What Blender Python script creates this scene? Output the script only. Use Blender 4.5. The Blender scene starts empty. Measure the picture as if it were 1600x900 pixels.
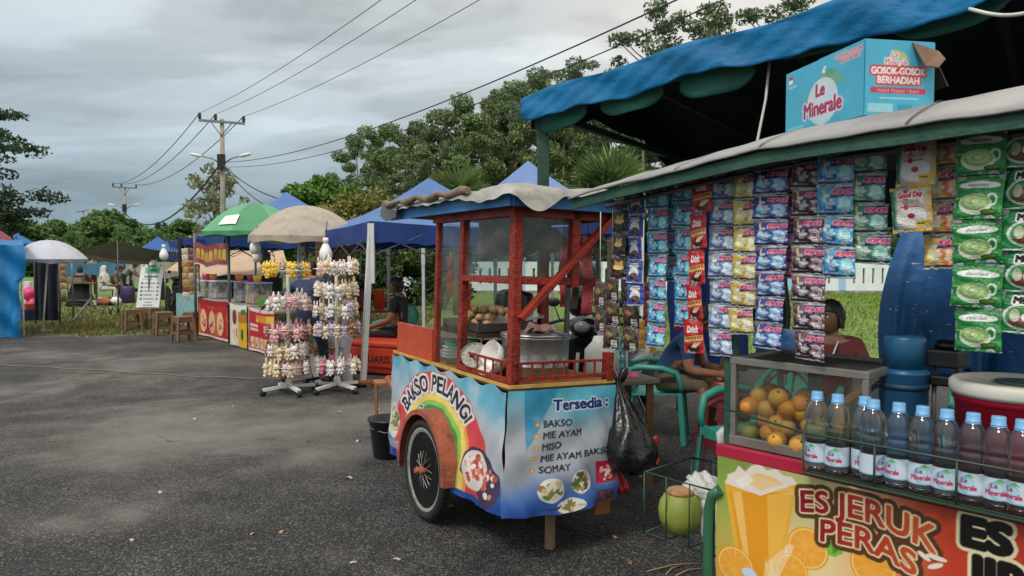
import bpy, math, random
import numpy as np
from mathutils import Vector, Matrix
scene = bpy.context.scene
COL = scene.collection
rad = math.radians
# ------------------------------------------------------------------ camera
F, PITCH, CAMZ = 1160.0, rad(2.37), 1.55
cam_d = bpy.data.cameras.new('camera')
cam_d.sensor_width = 36.0
cam_d.lens = 36.0 * F / 1600.0
cam_d.clip_start = 0.05
cam_d.clip_end = 2000
cam = bpy.data.objects.new('camera', cam_d)
COL.objects.link(cam)
cam.location = (0, 0, CAMZ)
cam.rotation_euler = (math.pi / 2 - PITCH, 0, 0)
scene.camera = cam
# ------------------------------------------------------------------ world, sun, exposure
SUN_EL, SUN_AZ = rad(52), rad(215)          # azimuth clockwise from +Y
world = bpy.data.worlds.new('World')
scene.world = world
world.use_nodes = True
nt = world.node_tree
nt.nodes.clear()
def N(tree, typ, **kw):
    n = tree.nodes.new(typ)
    for k, v in kw.items():
        setattr(n, k, v)
    return n
def mathn(tree, op, a, b=None):
    n = N(tree, 'ShaderNodeMath', operation=op)
    for i, v in enumerate((a, b)):
        if v is None: continue
        if hasattr(v, 'is_output'): tree.links.new(v, n.inputs[i])
        else: n.inputs[i].default_value = v
    return n.outputs[0]
def ramp(tree, fac, stops, interp='LINEAR'):
    n = N(tree, 'ShaderNodeValToRGB')
    n.color_ramp.interpolation = interp
    els = n.color_ramp.elements
    while len(els) < len(stops): els.new(0.5)
    for e, (p, c) in zip(els, stops):
        e.position = p
        e.color = (c[0], c[1], c[2], 1) if hasattr(c, '__len__') else (c, c, c, 1)
    tree.links.new(fac, n.inputs[0])
    return n.outputs[0]
def mixc(tree, fac, a, b, blend='MIX'):
    n = N(tree, 'ShaderNodeMix', data_type='RGBA', blend_type=blend)
    for i, v in ((0, fac), (6, a), (7, b)):
        if hasattr(v, 'is_output'): tree.links.new(v, n.inputs[i])
        elif i == 0: n.inputs[0].default_value = v
        else: n.inputs[i].default_value = (v[0], v[1], v[2], 1)
    return n.outputs[2]
tc = N(nt, 'ShaderNodeTexCoord')
sep = N(nt, 'ShaderNodeSeparateXYZ')
nt.links.new(tc.outputs['Generated'], sep.inputs[0])
sx, sy, sz = sep.outputs
sky = N(nt, 'ShaderNodeTexSky', sky_type='NISHITA')
sky.sun_disc = False
sky.sun_elevation = SUN_EL
sky.sun_rotation = SUN_AZ
sky.air_density = 1.5
sky.dust_density = 3.0
# cloud sheet seen from below: direction divided by its height
den = mathn(nt, 'ADD', mathn(nt, 'MAXIMUM', sz, 0.0), 0.22)
cv = N(nt, 'ShaderNodeCombineXYZ')
nt.links.new(mathn(nt, 'DIVIDE', sx, den), cv.inputs[0])
nt.links.new(mathn(nt, 'DIVIDE', sy, den), cv.inputs[1])
def wnoise(scale, detail, rough, dist, off):
    mp = N(nt, 'ShaderNodeMapping')
    mp.inputs['Location'].default_value = off
    mp.inputs['Rotation'].default_value = (0, 0, rad(-24))
    mp.inputs['Scale'].default_value = (0.62, 1.15, 1)
    nt.links.new(cv.outputs[0], mp.inputs[0])
    n = N(nt, 'ShaderNodeTexNoise')
    n.inputs['Scale'].default_value = scale
    n.inputs['Detail'].default_value = detail
    n.inputs['Roughness'].default_value = rough
    n.inputs['Distortion'].default_value = dist
    nt.links.new(mp.outputs[0], n.inputs['Vector'])
    return n.outputs[0]
n1 = wnoise(1.5, 6, 0.52, 0.45, (3.1, 0.7, 0))
n2 = wnoise(3.2, 6, 0.55, 0.3, (1.3, 5.2, 0))
cl = mathn(nt, 'ADD', mathn(nt, 'MULTIPLY', n1, 0.75), mathn(nt, 'MULTIPLY', n2, 0.25))
cl = ramp(nt, cl, [(0.34, 0.62), (0.45, 0.84), (0.54, 1.06), (0.66, 1.32)], 'EASE')
base = ramp(nt, sz, [(0.0, (2.1, 2.85, 3.3)), (0.07, (2.35, 3.1, 3.55)), (0.16, (3.9, 4.45, 4.75)), (0.30, (5.6, 5.9, 6.0)), (0.5, (6.8, 6.9, 6.9)), (1.0, (8.0, 7.9, 7.7))])
side = ramp(nt, mathn(nt, 'ADD', mathn(nt, 'MULTIPLY', sx, 0.5), 0.5), [(0.25, (0.92, 0.96, 1.0)), (0.5, (1.02, 1.02, 1.02)), (0.6, (1.36, 1.24, 1.14)), (0.8, (1.5, 1.38, 1.26))])
back = ramp(nt, mathn(nt, 'ADD', mathn(nt, 'MULTIPLY', sy, 0.5), 0.5), [(0.0, (1.2, 1.17, 1.14)), (0.45, (1.15, 1.13, 1.1)), (0.75, (1.0, 1.0, 1.0))])
c = mixc(nt, 1.0, base, cl, 'MULTIPLY')
c = mixc(nt, 1.0, c, side, 'MULTIPLY')
c = mixc(nt, 1.0, c, back, 'MULTIPLY')
c = mixc(nt, 0.92, sky.outputs[0], c)
bg = N(nt, 'ShaderNodeBackground')
bg.inputs['Strength'].default_value = 0.10
nt.links.new(c, bg.inputs['Color'])
wo = N(nt, 'ShaderNodeOutputWorld')
nt.links.new(bg.outputs[0], wo.inputs[0])
sun_d = bpy.data.lights.new('sun', 'SUN')
sun_d.energy = 1.4
sun_d.angle = rad(14)
sun_d.color = (1.0, 0.95, 0.88)
sun = bpy.data.objects.new('sun', sun_d)
COL.objects.link(sun)
sun.rotation_euler = (math.pi / 2 - SUN_EL, 0, -SUN_AZ + math.pi)
sun.location = (0, 0, 30)
scene.view_settings.view_transform = 'Standard'
scene.view_settings.look = 'None'
scene.view_settings.exposure = 0.42
scene.view_settings.gamma = 1.0
scene.cycles.max_bounces = 8
scene.cycles.transparent_max_bounces = 24
scene.cycles.transmission_bounces = 8
scene.cycles.caustics_reflective = False
scene.cycles.caustics_refractive = False
scene.cycles.use_denoising = True
# ------------------------------------------------------------------ helpers
RND = random.Random(11)
NPR = np.random.RandomState(5)
CP, SP = math.cos(PITCH), math.sin(PITCH)
def ray(px, py):
    u, v = (px - 800) / F, (450 - py) / F
    return Vector((u, CP + v * SP, -SP + v * CP))
def V(px, py, Y):
    d = ray(px, py)
    return Vector((0, 0, CAMZ)) + d * (Y / d.y)
def G(px, py, z=0.0):
    d = ray(px, py)
    return Vector((0, 0, CAMZ)) + d * ((z - CAMZ) / d.z)
def lin(c):
    a = np.asarray(c, dtype=float) / 255.0
    return np.where(a <= 0.04045, a / 12.92, ((a + 0.055) / 1.055) ** 2.4)
MATS = {}
def M(name, col=(128, 128, 128), rough=0.6, var=0.2, scale=6.0, bump=0.0, bscale=60.0, metal=0.0, spec=0.5, attr=False, transl=0.0, stretch=(1, 1, 1), sheen=0.0, coat=0.0):
    if name in MATS: return MATS[name]
    m = bpy.data.materials.new(name)
    MATS[name] = m
    m.use_nodes = True
    t = m.node_tree
    p = t.nodes['Principled BSDF']
    p.inputs['Roughness'].default_value = rough
    p.inputs['Metallic'].default_value = metal
    p.inputs['Specular IOR Level'].default_value = spec
    if coat: p.inputs['Coat Weight'].default_value = coat
    if sheen: p.inputs['Sheen Weight'].default_value = sheen
    co = N(t, 'ShaderNodeTexCoord')
    mp = N(t, 'ShaderNodeMapping')
    mp.inputs['Scale'].default_value = stretch
    t.links.new(co.outputs['Object'], mp.inputs[0])
    no = N(t, 'ShaderNodeTexNoise')
    no.inputs['Scale'].default_value = scale
    no.inputs['Detail'].default_value = 6
    no.inputs['Roughness'].default_value = 0.62
    t.links.new(mp.outputs[0], no.inputs['Vector'])
    f = ramp(t, no.outputs[0], [(0.3, 1 - var), (0.52, 1.0), (0.72, 1 + 0.5 * var)])
    if attr:
        a = N(t, 'ShaderNodeVertexColor', layer_name='Col')
        src = a.outputs[0]
    else:
        l = lin(col)
        rgb = N(t, 'ShaderNodeRGB')
        rgb.outputs[0].default_value = (l[0], l[1], l[2], 1)
        src = rgb.outputs[0]
    c = mixc(t, 1.0, src, f, 'MULTIPLY')
    t.links.new(c, p.inputs['Base Color'])
    rr = ramp(t, no.outputs[0], [(0.3, min(1, rough * 1.15)), (0.7, rough * 0.85)])
    t.links.new(rr, p.inputs['Roughness'])
    if bump:
        nb = N(t, 'ShaderNodeTexNoise')
        nb.inputs['Scale'].default_value = bscale
        nb.inputs['Detail'].default_value = 5
        t.links.new(mp.outputs[0], nb.inputs['Vector'])
        b = N(t, 'ShaderNodeBump')
        b.inputs['Strength'].default_value = bump
        b.inputs['Distance'].default_value = 0.02
        t.links.new(nb.outputs[0], b.inputs['Height'])
        t.links.new(b.outputs[0], p.inputs['Normal'])
    if transl:
        tr = N(t, 'ShaderNodeBsdfTranslucent')
        t.links.new(c, tr.inputs['Color'])
        mx = N(t, 'ShaderNodeMixShader')
        mx.inputs[0].default_value = transl
        t.links.new(p.outputs[0], mx.inputs[1])
        t.links.new(tr.outputs[0], mx.inputs[2])
        t.links.new(mx.outputs[0], t.nodes['Material Output'].inputs[0])
    return m
def glass_mat(name, tint=(246, 249, 248), refl=1.0, dirt=0.06):
    if name in MATS: return MATS[name]
    m = bpy.data.materials.new(name)
    MATS[name] = m
    m.use_nodes = True
    t = m.node_tree
    t.nodes.remove(t.nodes['Principled BSDF'])
    l = lin(tint)
    tr = N(t, 'ShaderNodeBsdfTransparent')
    tr.inputs[0].default_value = (l[0], l[1], l[2], 1)
    gl = N(t, 'ShaderNodeBsdfGlossy')
    gl.inputs['Roughness'].default_value = 0.03
    lw = N(t, 'ShaderNodeLayerWeight')
    lw.inputs[0].default_value = 0.5
    fr = mathn(t, 'ADD', mathn(t, 'MULTIPLY', mathn(t, 'POWER', lw.outputs['Facing'], 5.0), 0.9), 0.035)
    df = N(t, 'ShaderNodeBsdfDiffuse')
    df.inputs[0].default_value = (0.5, 0.5, 0.48, 1)
    no = N(t, 'ShaderNodeTexNoise')
    no.inputs['Scale'].default_value = 9
    no.inputs['Detail'].default_value = 6
    co = N(t, 'ShaderNodeTexCoord')
    t.links.new(co.outputs['Object'], no.inputs['Vector'])
    m1 = N(t, 'ShaderNodeMixShader')
    t.links.new(mathn(t, 'MULTIPLY', fr, refl), m1.inputs[0])
    t.links.new(tr.outputs[0], m1.inputs[1])
    t.links.new(gl.outputs[0], m1.inputs[2])
    m2 = N(t, 'ShaderNodeMixShader')
    t.links.new(ramp(t, no.outputs[0], [(0.4, dirt * 0.3), (0.75, dirt * 2)]), m2.inputs[0])
    t.links.new(m1.outputs[0], m2.inputs[1])
    t.links.new(df.outputs[0], m2.inputs[2])
    t.links.new(m2.outputs[0], t.nodes['Material Output'].inputs[0])
    return m
def water_mat(name, col=(250, 252, 255), ior=1.33, rough=0.0):
    if name in MATS: return MATS[name]
    m = M(name, col, rough, 0.02)
    p = m.node_tree.nodes['Principled BSDF']
    p.inputs['Transmission Weight'].default_value = 1.0
    p.inputs['IOR'].default_value = ior
    for l in list(p.inputs['Roughness'].links): m.node_tree.links.remove(l)
    p.inputs['Roughness'].default_value = rough
    return m
def tag(o, label=None, cat=None, group=None, kind=None):
    if label: o['label'] = label
    if cat: o['category'] = cat
    if group: o['group'] = group
    if kind: o['kind'] = kind
    return o
def thing(name, label, cat, loc=(0, 0, 0), group=None):
    o = bpy.data.objects.new(name, None)
    o.empty_display_size = 0.1
    COL.objects.link(o)
    o.location = loc
    return tag(o, label, cat, group)
def wloc(o):
    l = Vector((0, 0, 0))
    while o is not None:
        l += Vector(o.location)
        o = o.parent
    return l
def kids(o): return [c for c in ALLKIDS.get(o.name, [])]
ALLKIDS = {}
def setparent(c, p):
    c.parent = p
    ALLKIDS.setdefault(p.name, []).append(c)
def copy_tree(o, parent=None):
    c = o.copy()
    COL.objects.link(c)
    if parent is not None: setparent(c, parent)
    for ch in list(kids(o)): copy_tree(ch, c)
    return c
def link_mesh(name, me, mats, parent=None, label=None):
    for m in mats: me.materials.append(m)
    o = bpy.data.objects.new(name, me)
    COL.objects.link(o)
    if parent is not None:
        setparent(o, parent)
    if label: o['label'] = label
    return o
def fastmesh(name, verts, faces, mats, parent=None, col=None, smooth=True, midx=None, label=None):
    verts = np.asarray(verts, dtype=np.float64)
    if parent is not None:
        verts = verts - np.array(wloc(parent))
        off = None
    else:
        mn, mx = verts.min(0), verts.max(0)
        off = np.array([(mn[0] + mx[0]) / 2, (mn[1] + mx[1]) / 2, mn[2]])
        verts = verts - off
    me = bpy.data.meshes.new(name)
    faces = np.asarray(faces, dtype=np.int32)
    nf, k = faces.shape
    me.vertices.add(len(verts))
    me.vertices.foreach_set('co', verts.astype(np.float32).ravel())
    me.loops.add(nf * k)
    me.loops.foreach_set('vertex_index', faces.ravel())
    me.polygons.add(nf)
    me.polygons.foreach_set('loop_start', np.arange(0, nf * k, k, dtype=np.int32))
    me.polygons.foreach_set('loop_total', np.full(nf, k, dtype=np.int32))
    me.update(calc_edges=True)
    if smooth: me.polygons.foreach_set('use_smooth', np.ones(nf, dtype=bool))
    if midx is not None: me.polygons.foreach_set('material_index', np.asarray(midx, dtype=np.int32))
    if col is not None:
        a = me.color_attributes.new('Col', 'FLOAT_COLOR', 'POINT')
        c4 = np.ones((len(verts), 4), dtype=np.float32)
        c4[:, :3] = col
        a.data.foreach_set('color', c4.ravel())
    o = link_mesh(name, me, mats, parent, label)
    if off is not None: o.location = off
    return o
def grid_faces(nx, ny):
    i = np.arange(nx - 1)[None, :] + np.arange(ny - 1)[:, None] * nx
    i = i.ravel()
    return np.stack([i, i + 1, i + 1 + nx, i + nx], 1)
def panel(name, paint, surf, mat, parent=None, label=None):
    ny, nx = paint.ny, paint.nx
    u, v = np.meshgrid(np.linspace(0, 1, nx), np.linspace(0, 1, ny))
    P = surf(u.ravel(), v.ravel())
    return fastmesh(name, np.stack(P, 1), grid_faces(nx, ny), [mat], parent, paint.out(), True, label=label)
class MB:
    def __init__(s):
        s.v, s.f, s.m, s.s = [], [], [], []
    def add(s, verts, faces, mat=0, smooth=False):
        b = len(s.v)
        s.v.extend([tuple(p) for p in verts])
        for f in faces:
            s.f.append([b + i for i in f])
            s.m.append(mat)
            s.s.append(smooth)
        return s
    def box(s, c, size, rot=None, mat=0):
        c = Vector(c)
        R = Matrix.Identity(3) if rot is None else (Matrix.Rotation(rot, 3, 'Z') if isinstance(rot, (int, float)) else rot)
        h = [x / 2 for x in size]
        vs = [c + R @ Vector((sx * h[0], sy * h[1], sz * h[2])) for sz in (-1, 1) for sy in (-1, 1) for sx in (-1, 1)]
        return s.add(vs, [(0, 2, 3, 1), (4, 5, 7, 6), (0, 1, 5, 4), (2, 6, 7, 3), (0, 4, 6, 2), (1, 3, 7, 5)], mat)
    def bx(s, x0, x1, y0, y1, z0, z1, mat=0):
        return s.box(((x0 + x1) / 2, (y0 + y1) / 2, (z0 + z1) / 2), (x1 - x0, y1 - y0, z1 - z0), None, mat)
    def bar(s, p0, p1, w, h=None, mat=0, up=(0, 0, 1)):
        p0, p1 = Vector(p0), Vector(p1)
        d = (p1 - p0)
        L = d.length
        d.normalize()
        a = d.cross(Vector(up))
        if a.length < 1e-3: a = d.cross(Vector((1, 0, 0)))
        a.normalize()
        b = a.cross(d)
        return s.box((p0 + p1) / 2, (w, L, h or w), Matrix((a, d, b)).transposed(), mat)
    def tube(s, pts, r, n=8, mat=0, closed=False, caps=True):
        pts = [Vector(p) for p in pts]
        k = len(pts)
        rs = r if hasattr(r, '__len__') else [r] * k
        a = None
        base = len(s.v)
        for i, p in enumerate(pts):
            if closed: t = pts[(i + 1) % k] - pts[i - 1]
            else: t = pts[min(i + 1, k - 1)] - pts[max(i - 1, 0)]
            if t.length < 1e-9: t = Vector((0, 0, 1))
            t.normalize()
            if a is None:
                a = t.cross(Vector((0, 0, 1)))
                if a.length < 1e-2: a = t.cross(Vector((1, 0, 0)))
            a = a - t * a.dot(t)
            a.normalize()
            b = t.cross(a)
            for j in range(n):
                th = 2 * math.pi * j / n
                s.v.append(tuple(p + (a * math.cos(th) + b * math.sin(th)) * rs[i]))
        for i in range(k if closed else k - 1):
            i2 = (i + 1) % k
            for j in range(n):
                j2 = (j + 1) % n
                s.f.append([base + i * n + j, base + i * n + j2, base + i2 * n + j2, base + i2 * n + j])
                s.m.append(mat); s.s.append(True)
        if caps and not closed:
            s.f.append([base + j for j in range(n)][::-1]); s.m.append(mat); s.s.append(False)
            s.f.append([base + (k - 1) * n + j for j in range(n)]); s.m.append(mat); s.s.append(False)
        return s
    def lathe(s, prof, c=(0, 0, 0), n=24, mat=0, R=None, smooth=True, sx=1, sy=1):
        c = Vector(c)
        base = len(s.v)
        for r, z in prof:
            for j in range(n):
                th = 2 * math.pi * j / n
                p = Vector((r * sx * math.cos(th), r * sy * math.sin(th), z))
                if R is not None: p = R @ p
                s.v.append(tuple(c + p))
        for i in range(len(prof) - 1):
            for j in range(n):
                j2 = (j + 1) % n
                s.f.append([base + i * n + j, base + i * n + j2, base + (i + 1) * n + j2, base + (i + 1) * n + j])
                s.m.append(mat); s.s.append(smooth)
        for e, i in ((0, 0), (1, len(prof) - 1)):
            if prof[i][0] > 1e-4:
                fc = [base + i * n + j for j in range(n)]
                s.f.append(fc if e else fc[::-1]); s.m.append(mat); s.s.append(False)
        return s
    def ball(s, c, r, mat=0, n=12, m=8, R=None, jit=0.0, rnd=None):
        c = Vector(c)
        r = r if hasattr(r, '__len__') else (r, r, r)
        base = len(s.v)
        rn = rnd or RND
        for i in range(m + 1):
            ph = math.pi * i / m
            for j in range(n):
                th = 2 * math.pi * j / n
                k = 1 + (rn.uniform(-jit, jit) if jit else 0)
                p = Vector((r[0] * math.sin(ph) * math.cos(th), r[1] * math.sin(ph) * math.sin(th), -r[2] * math.cos(ph))) * k
                if R is not None: p = R @ p
                s.v.append(tuple(c + p))
        for i in range(m):
            for j in range(n):
                j2 = (j + 1) % n
                s.f.append([base + i * n + j, base + i * n + j2, base + (i + 1) * n + j2, base + (i + 1) * n + j])
                s.m.append(mat); s.s.append(True)
        return s
    def sheet(s, fn, nu, nv, mat=0, smooth=True):
        vs = [fn(i / nu, j / nv) for j in range(nv + 1) for i in range(nu + 1)]
        fs = [(j * (nu + 1) + i, j * (nu + 1) + i + 1, (j + 1) * (nu + 1) + i + 1, (j + 1) * (nu + 1) + i) for j in range(nv) for i in range(nu)]
        return s.add(vs, fs, mat, smooth)
    def slab(s, fn, nu, nv, th, mat=0, smooth=True):
        """sheet with a thickness: th is a vector offset"""
        th = Vector(th)
        s.sheet(fn, nu, nv, mat, smooth)
        s.sheet(lambda u, v: Vector(fn(1 - u, v)) + th, nu, nv, mat, smooth)
        for e in (0, 1):
            s.sheet(lambda u, v: Vector(fn(u, e)) + th * v, nu, 1, mat, False)
            s.sheet(lambda u, v: Vector(fn(e, u)) + th * v, nv, 1, mat, False)
        return s
    def build(s, name, mats, parent=None, bevel=0.0, label=None, solid=0.0):
        if not isinstance(mats, (list, tuple)): mats = [mats]
        vs = np.array(s.v, dtype=float)
        if parent is not None:
            vs = vs - np.array(wloc(parent)); off = None
        else:
            mn, mx = vs.min(0), vs.max(0)
            off = np.array([(mn[0] + mx[0]) / 2, (mn[1] + mx[1]) / 2, mn[2]])
            vs = vs - off
        me = bpy.data.meshes.new(name)
        me.from_pydata(vs.tolist(), [], s.f)
        me.polygons.foreach_set('material_index', s.m)
        me.polygons.foreach_set('use_smooth', s.s)
        me.update()
        o = link_mesh(name, me, mats, parent, label)
        if off is not None: o.location = off
        if solid:
            md = o.modifiers.new('solid', 'SOLIDIFY'); md.thickness = solid; md.offset = 0
        if bevel:
            md = o.modifiers.new('bevel', 'BEVEL'); md.width = bevel; md.segments = 2; md.limit_method = 'ANGLE'; md.angle_limit = rad(40)
        return o
# ---- text outlines (built-in font only)
TXT = {}
def text_tris(s):
    if s in TXT: return TXT[s]
    cu = bpy.data.curves.new('txt', 'FONT')
    cu.body = s
    cu.size = 1.0
    cu.resolution_u = 4
    o = bpy.data.objects.new('txt', cu)
    COL.objects.link(o)
    dg = bpy.context.evaluated_depsgraph_get()
    me = bpy.data.meshes.new_from_object(o.evaluated_get(dg))
    me.calc_loop_triangles()
    v = np.array([p.co[:2] for p in me.vertices])
    t = np.array([l.vertices[:] for l in me.loop_triangles])
    bpy.data.objects.remove(o)
    bpy.data.curves.remove(cu)
    bpy.data.meshes.remove(me)
    TXT[s] = (v, t)
    return TXT[s]
class Paint:
    """a small picture made in code: becomes the colour attribute of a dense grid"""
    def __init__(s, w, h, nx, ny, bg=(255, 255, 255), ss=2):
        s.w, s.h, s.nx, s.ny, s.ss = w, h, nx, ny, ss
        s.X, s.Y = np.meshgrid((np.arange(nx * ss) + .5) / (nx * ss) * w, (np.arange(ny * ss) + .5) / (ny * ss) * h)
        s.a = np.ones(s.X.shape + (3,)) * np.array(bg, float)
        s.k = nx * ss / w
    def put(s, m, col, a=1.0):
        m = (np.asarray(m, float) * a)[..., None]
        col = np.asarray(col, float)
        s.a = s.a * (1 - m) + col * m
    def ell(s, cx, cy, rx, ry, col, rot=0.0, a=1.0, soft=0.0, only=False):
        dx, dy = s.X - cx, s.Y - cy
        c, n = math.cos(rot), math.sin(rot)
        d = np.sqrt(((dx * c + dy * n) / rx) ** 2 + ((-dx * n + dy * c) / ry) ** 2)
        m = np.clip((1 - d) / soft, 0, 1) if soft else (d < 1).astype(float)
        if only: return m
        s.put(m, col, a)
    def rect(s, x0, y0, x1, y1, col, a=1.0):
        s.put((s.X > x0) & (s.X < x1) & (s.Y > y0) & (s.Y < y1), col, a)
    def polym(s, pts):
        m = np.zeros(s.X.shape, bool)
        n = len(pts)
        for i in range(n):
            (x0, y0), (x1, y1) = pts[i], pts[(i + 1) % n]
            if y0 == y1: continue
            cnd = ((s.Y >= y0) != (s.Y >= y1)) & (s.X < (x1 - x0) * (s.Y - y0) / (y1 - y0) + x0)
            m ^= cnd
        return m
    def poly(s, pts, col, a=1.0): s.put(s.polym(pts), col, a)
    def noise(s, scale, seed=0, oct=3):
        rs = np.random.RandomState(seed)
        out = np.zeros(s.X.shape)
        amp, tot = 1.0, 0.0
        for o in range(oct):
            g = rs.rand(64, 64)
            x, y = s.X * scale * 2 ** o + 7.3, s.Y * scale * 2 ** o + 3.1
            xi, yi = np.floor(x).astype(int), np.floor(y).astype(int)
            fx, fy = x - xi, y - yi
            fx, fy = fx * fx * (3 - 2 * fx), fy * fy * (3 - 2 * fy)
            q = lambda a, b: g[b % 64, a % 64]
            out += amp * ((q(xi, yi) * (1 - fx) + q(xi + 1, yi) * fx) * (1 - fy) + (q(xi, yi + 1) * (1 - fx) + q(xi + 1, yi + 1) * fx) * fy)
            tot += amp
            amp *= .5
        return out / tot
    def tmask(s, txt, x, y, h, align='l', shear=0.0, sx=1.0, warp=None):
        v, t = text_tris(txt)
        v = v.copy()
        x0, x1 = v[:, 0].min(), v[:, 0].max()
        v[:, 0] = (v[:, 0] - x0 + shear * v[:, 1]) * h * sx / 0.72
        v[:, 1] = v[:, 1] * h / 0.72
        w = (x1 - x0) * h * sx / 0.72
        v[:, 0] -= {'l': 0, 'c': w / 2, 'r': w}[align]
        if warp is not None: v = warp(v)
        else: v = v + np.array([x, y])
        q = v * s.k
        q[:, 1] = v[:, 1] * (s.ny * s.ss / s.h)
        m = np.zeros(s.X.shape, bool)
        H, W = m.shape
        for a, b, c in q[t]:
            mn, mx = np.minimum(np.minimum(a, b), c), np.maximum(np.maximum(a, b), c)
            i0, j0 = max(int(mn[0] - .5), 0), max(int(mn[1] - .5), 0)
            i1, j1 = min(int(mx[0] + 1.5), W), min(int(mx[1] + 1.5), H)
            if i1 <= i0 or j1 <= j0: continue
            X, Y = np.meshgrid(np.arange(i0, i1) + .5, np.arange(j0, j1) + .5)
            e = lambda p, r: (r[0] - p[0]) * (Y - p[1]) - (r[1] - p[1]) * (X - p[0])
            e1, e2, e3 = e(a, b), e(b, c), e(c, a)
            m[j0:j1, i0:i1] |= ((e1 >= 0) & (e2 >= 0) & (e3 >= 0)) | ((e1 <= 0) & (e2 <= 0) & (e3 <= 0))
        return m
    def dil(s, m, r):
        r = r * s.k
        R = int(math.ceil(r))
        if R < 1: return m
        H, W = m.shape
        o = m.copy()
        for dy in range(-R, R + 1):
            for dx in range(-R, R + 1):
                if dx * dx + dy * dy > r * r + .5 or (dx == 0 and dy == 0): continue
                o[max(dy, 0):H + min(dy, 0), max(dx, 0):W + min(dx, 0)] |= m[max(-dy, 0):H + min(-dy, 0), max(-dx, 0):W + min(-dx, 0)]
        return o
    def text(s, txt, x, y, h, col, bold=0.0, outline=(), **kw):
        m = s.tmask(txt, x, y, h, **kw)
        if bold: m = s.dil(m, bold)
        for r, c in outline: s.put(s.dil(m, r), c)
        s.put(m, col if not callable(col) else col(s.X, s.Y))
    def food(s, cx, cy, rx, ry, seed, cols, n=26, plate=(235, 235, 232)):
        if plate is not None: s.ell(cx, cy, rx, ry, plate)
        r = random.Random(seed)
        for i in range(n):
            a, d = r.uniform(0, 6.28), math.sqrt(r.random()) * .78
            q = r.uniform(.12, .3)
            s.ell(cx + rx * d * math.cos(a), cy + ry * d * math.sin(a), rx * q, ry * q * r.uniform(.5, 1), r.choice(cols), r.uniform(0, 3))
    def out(s):
        H, W = s.ny, s.nx
        a = s.a.reshape(H, s.ss, W, s.ss, 3).mean((1, 3))
        return lin(np.clip(a, 0, 255)).reshape(-1, 3)
def sm(a, b, x):
    t = np.clip((x - a) / (b - a), 0, 1)
    return t * t * (3 - 2 * t)

def each_tube(name, pts, r, m, root):
    mb = MB(); mb.tube(pts, r, 8); return mb.build(name, m, root)
def pillow(mb, c, w, h, t, R, r, mat=0):
    c = Vector(c); n = 5
    for s_ in (-1, 1):
        def fn(u, v, s_=s_):
            a, b = 2 * u - 1, 2 * v - 1
            q = (1 - a ** 4) * (1 - b ** 4)
            return c + R @ Vector((a * w / 2 * -s_ * (1 - .05 * (1 - b * b)), s_ * t / 2 * q * (1 + .25 * math.sin(7 * u + 5 * v)), b * h / 2))
        mb.sheet(fn, n, n, mat)
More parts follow.
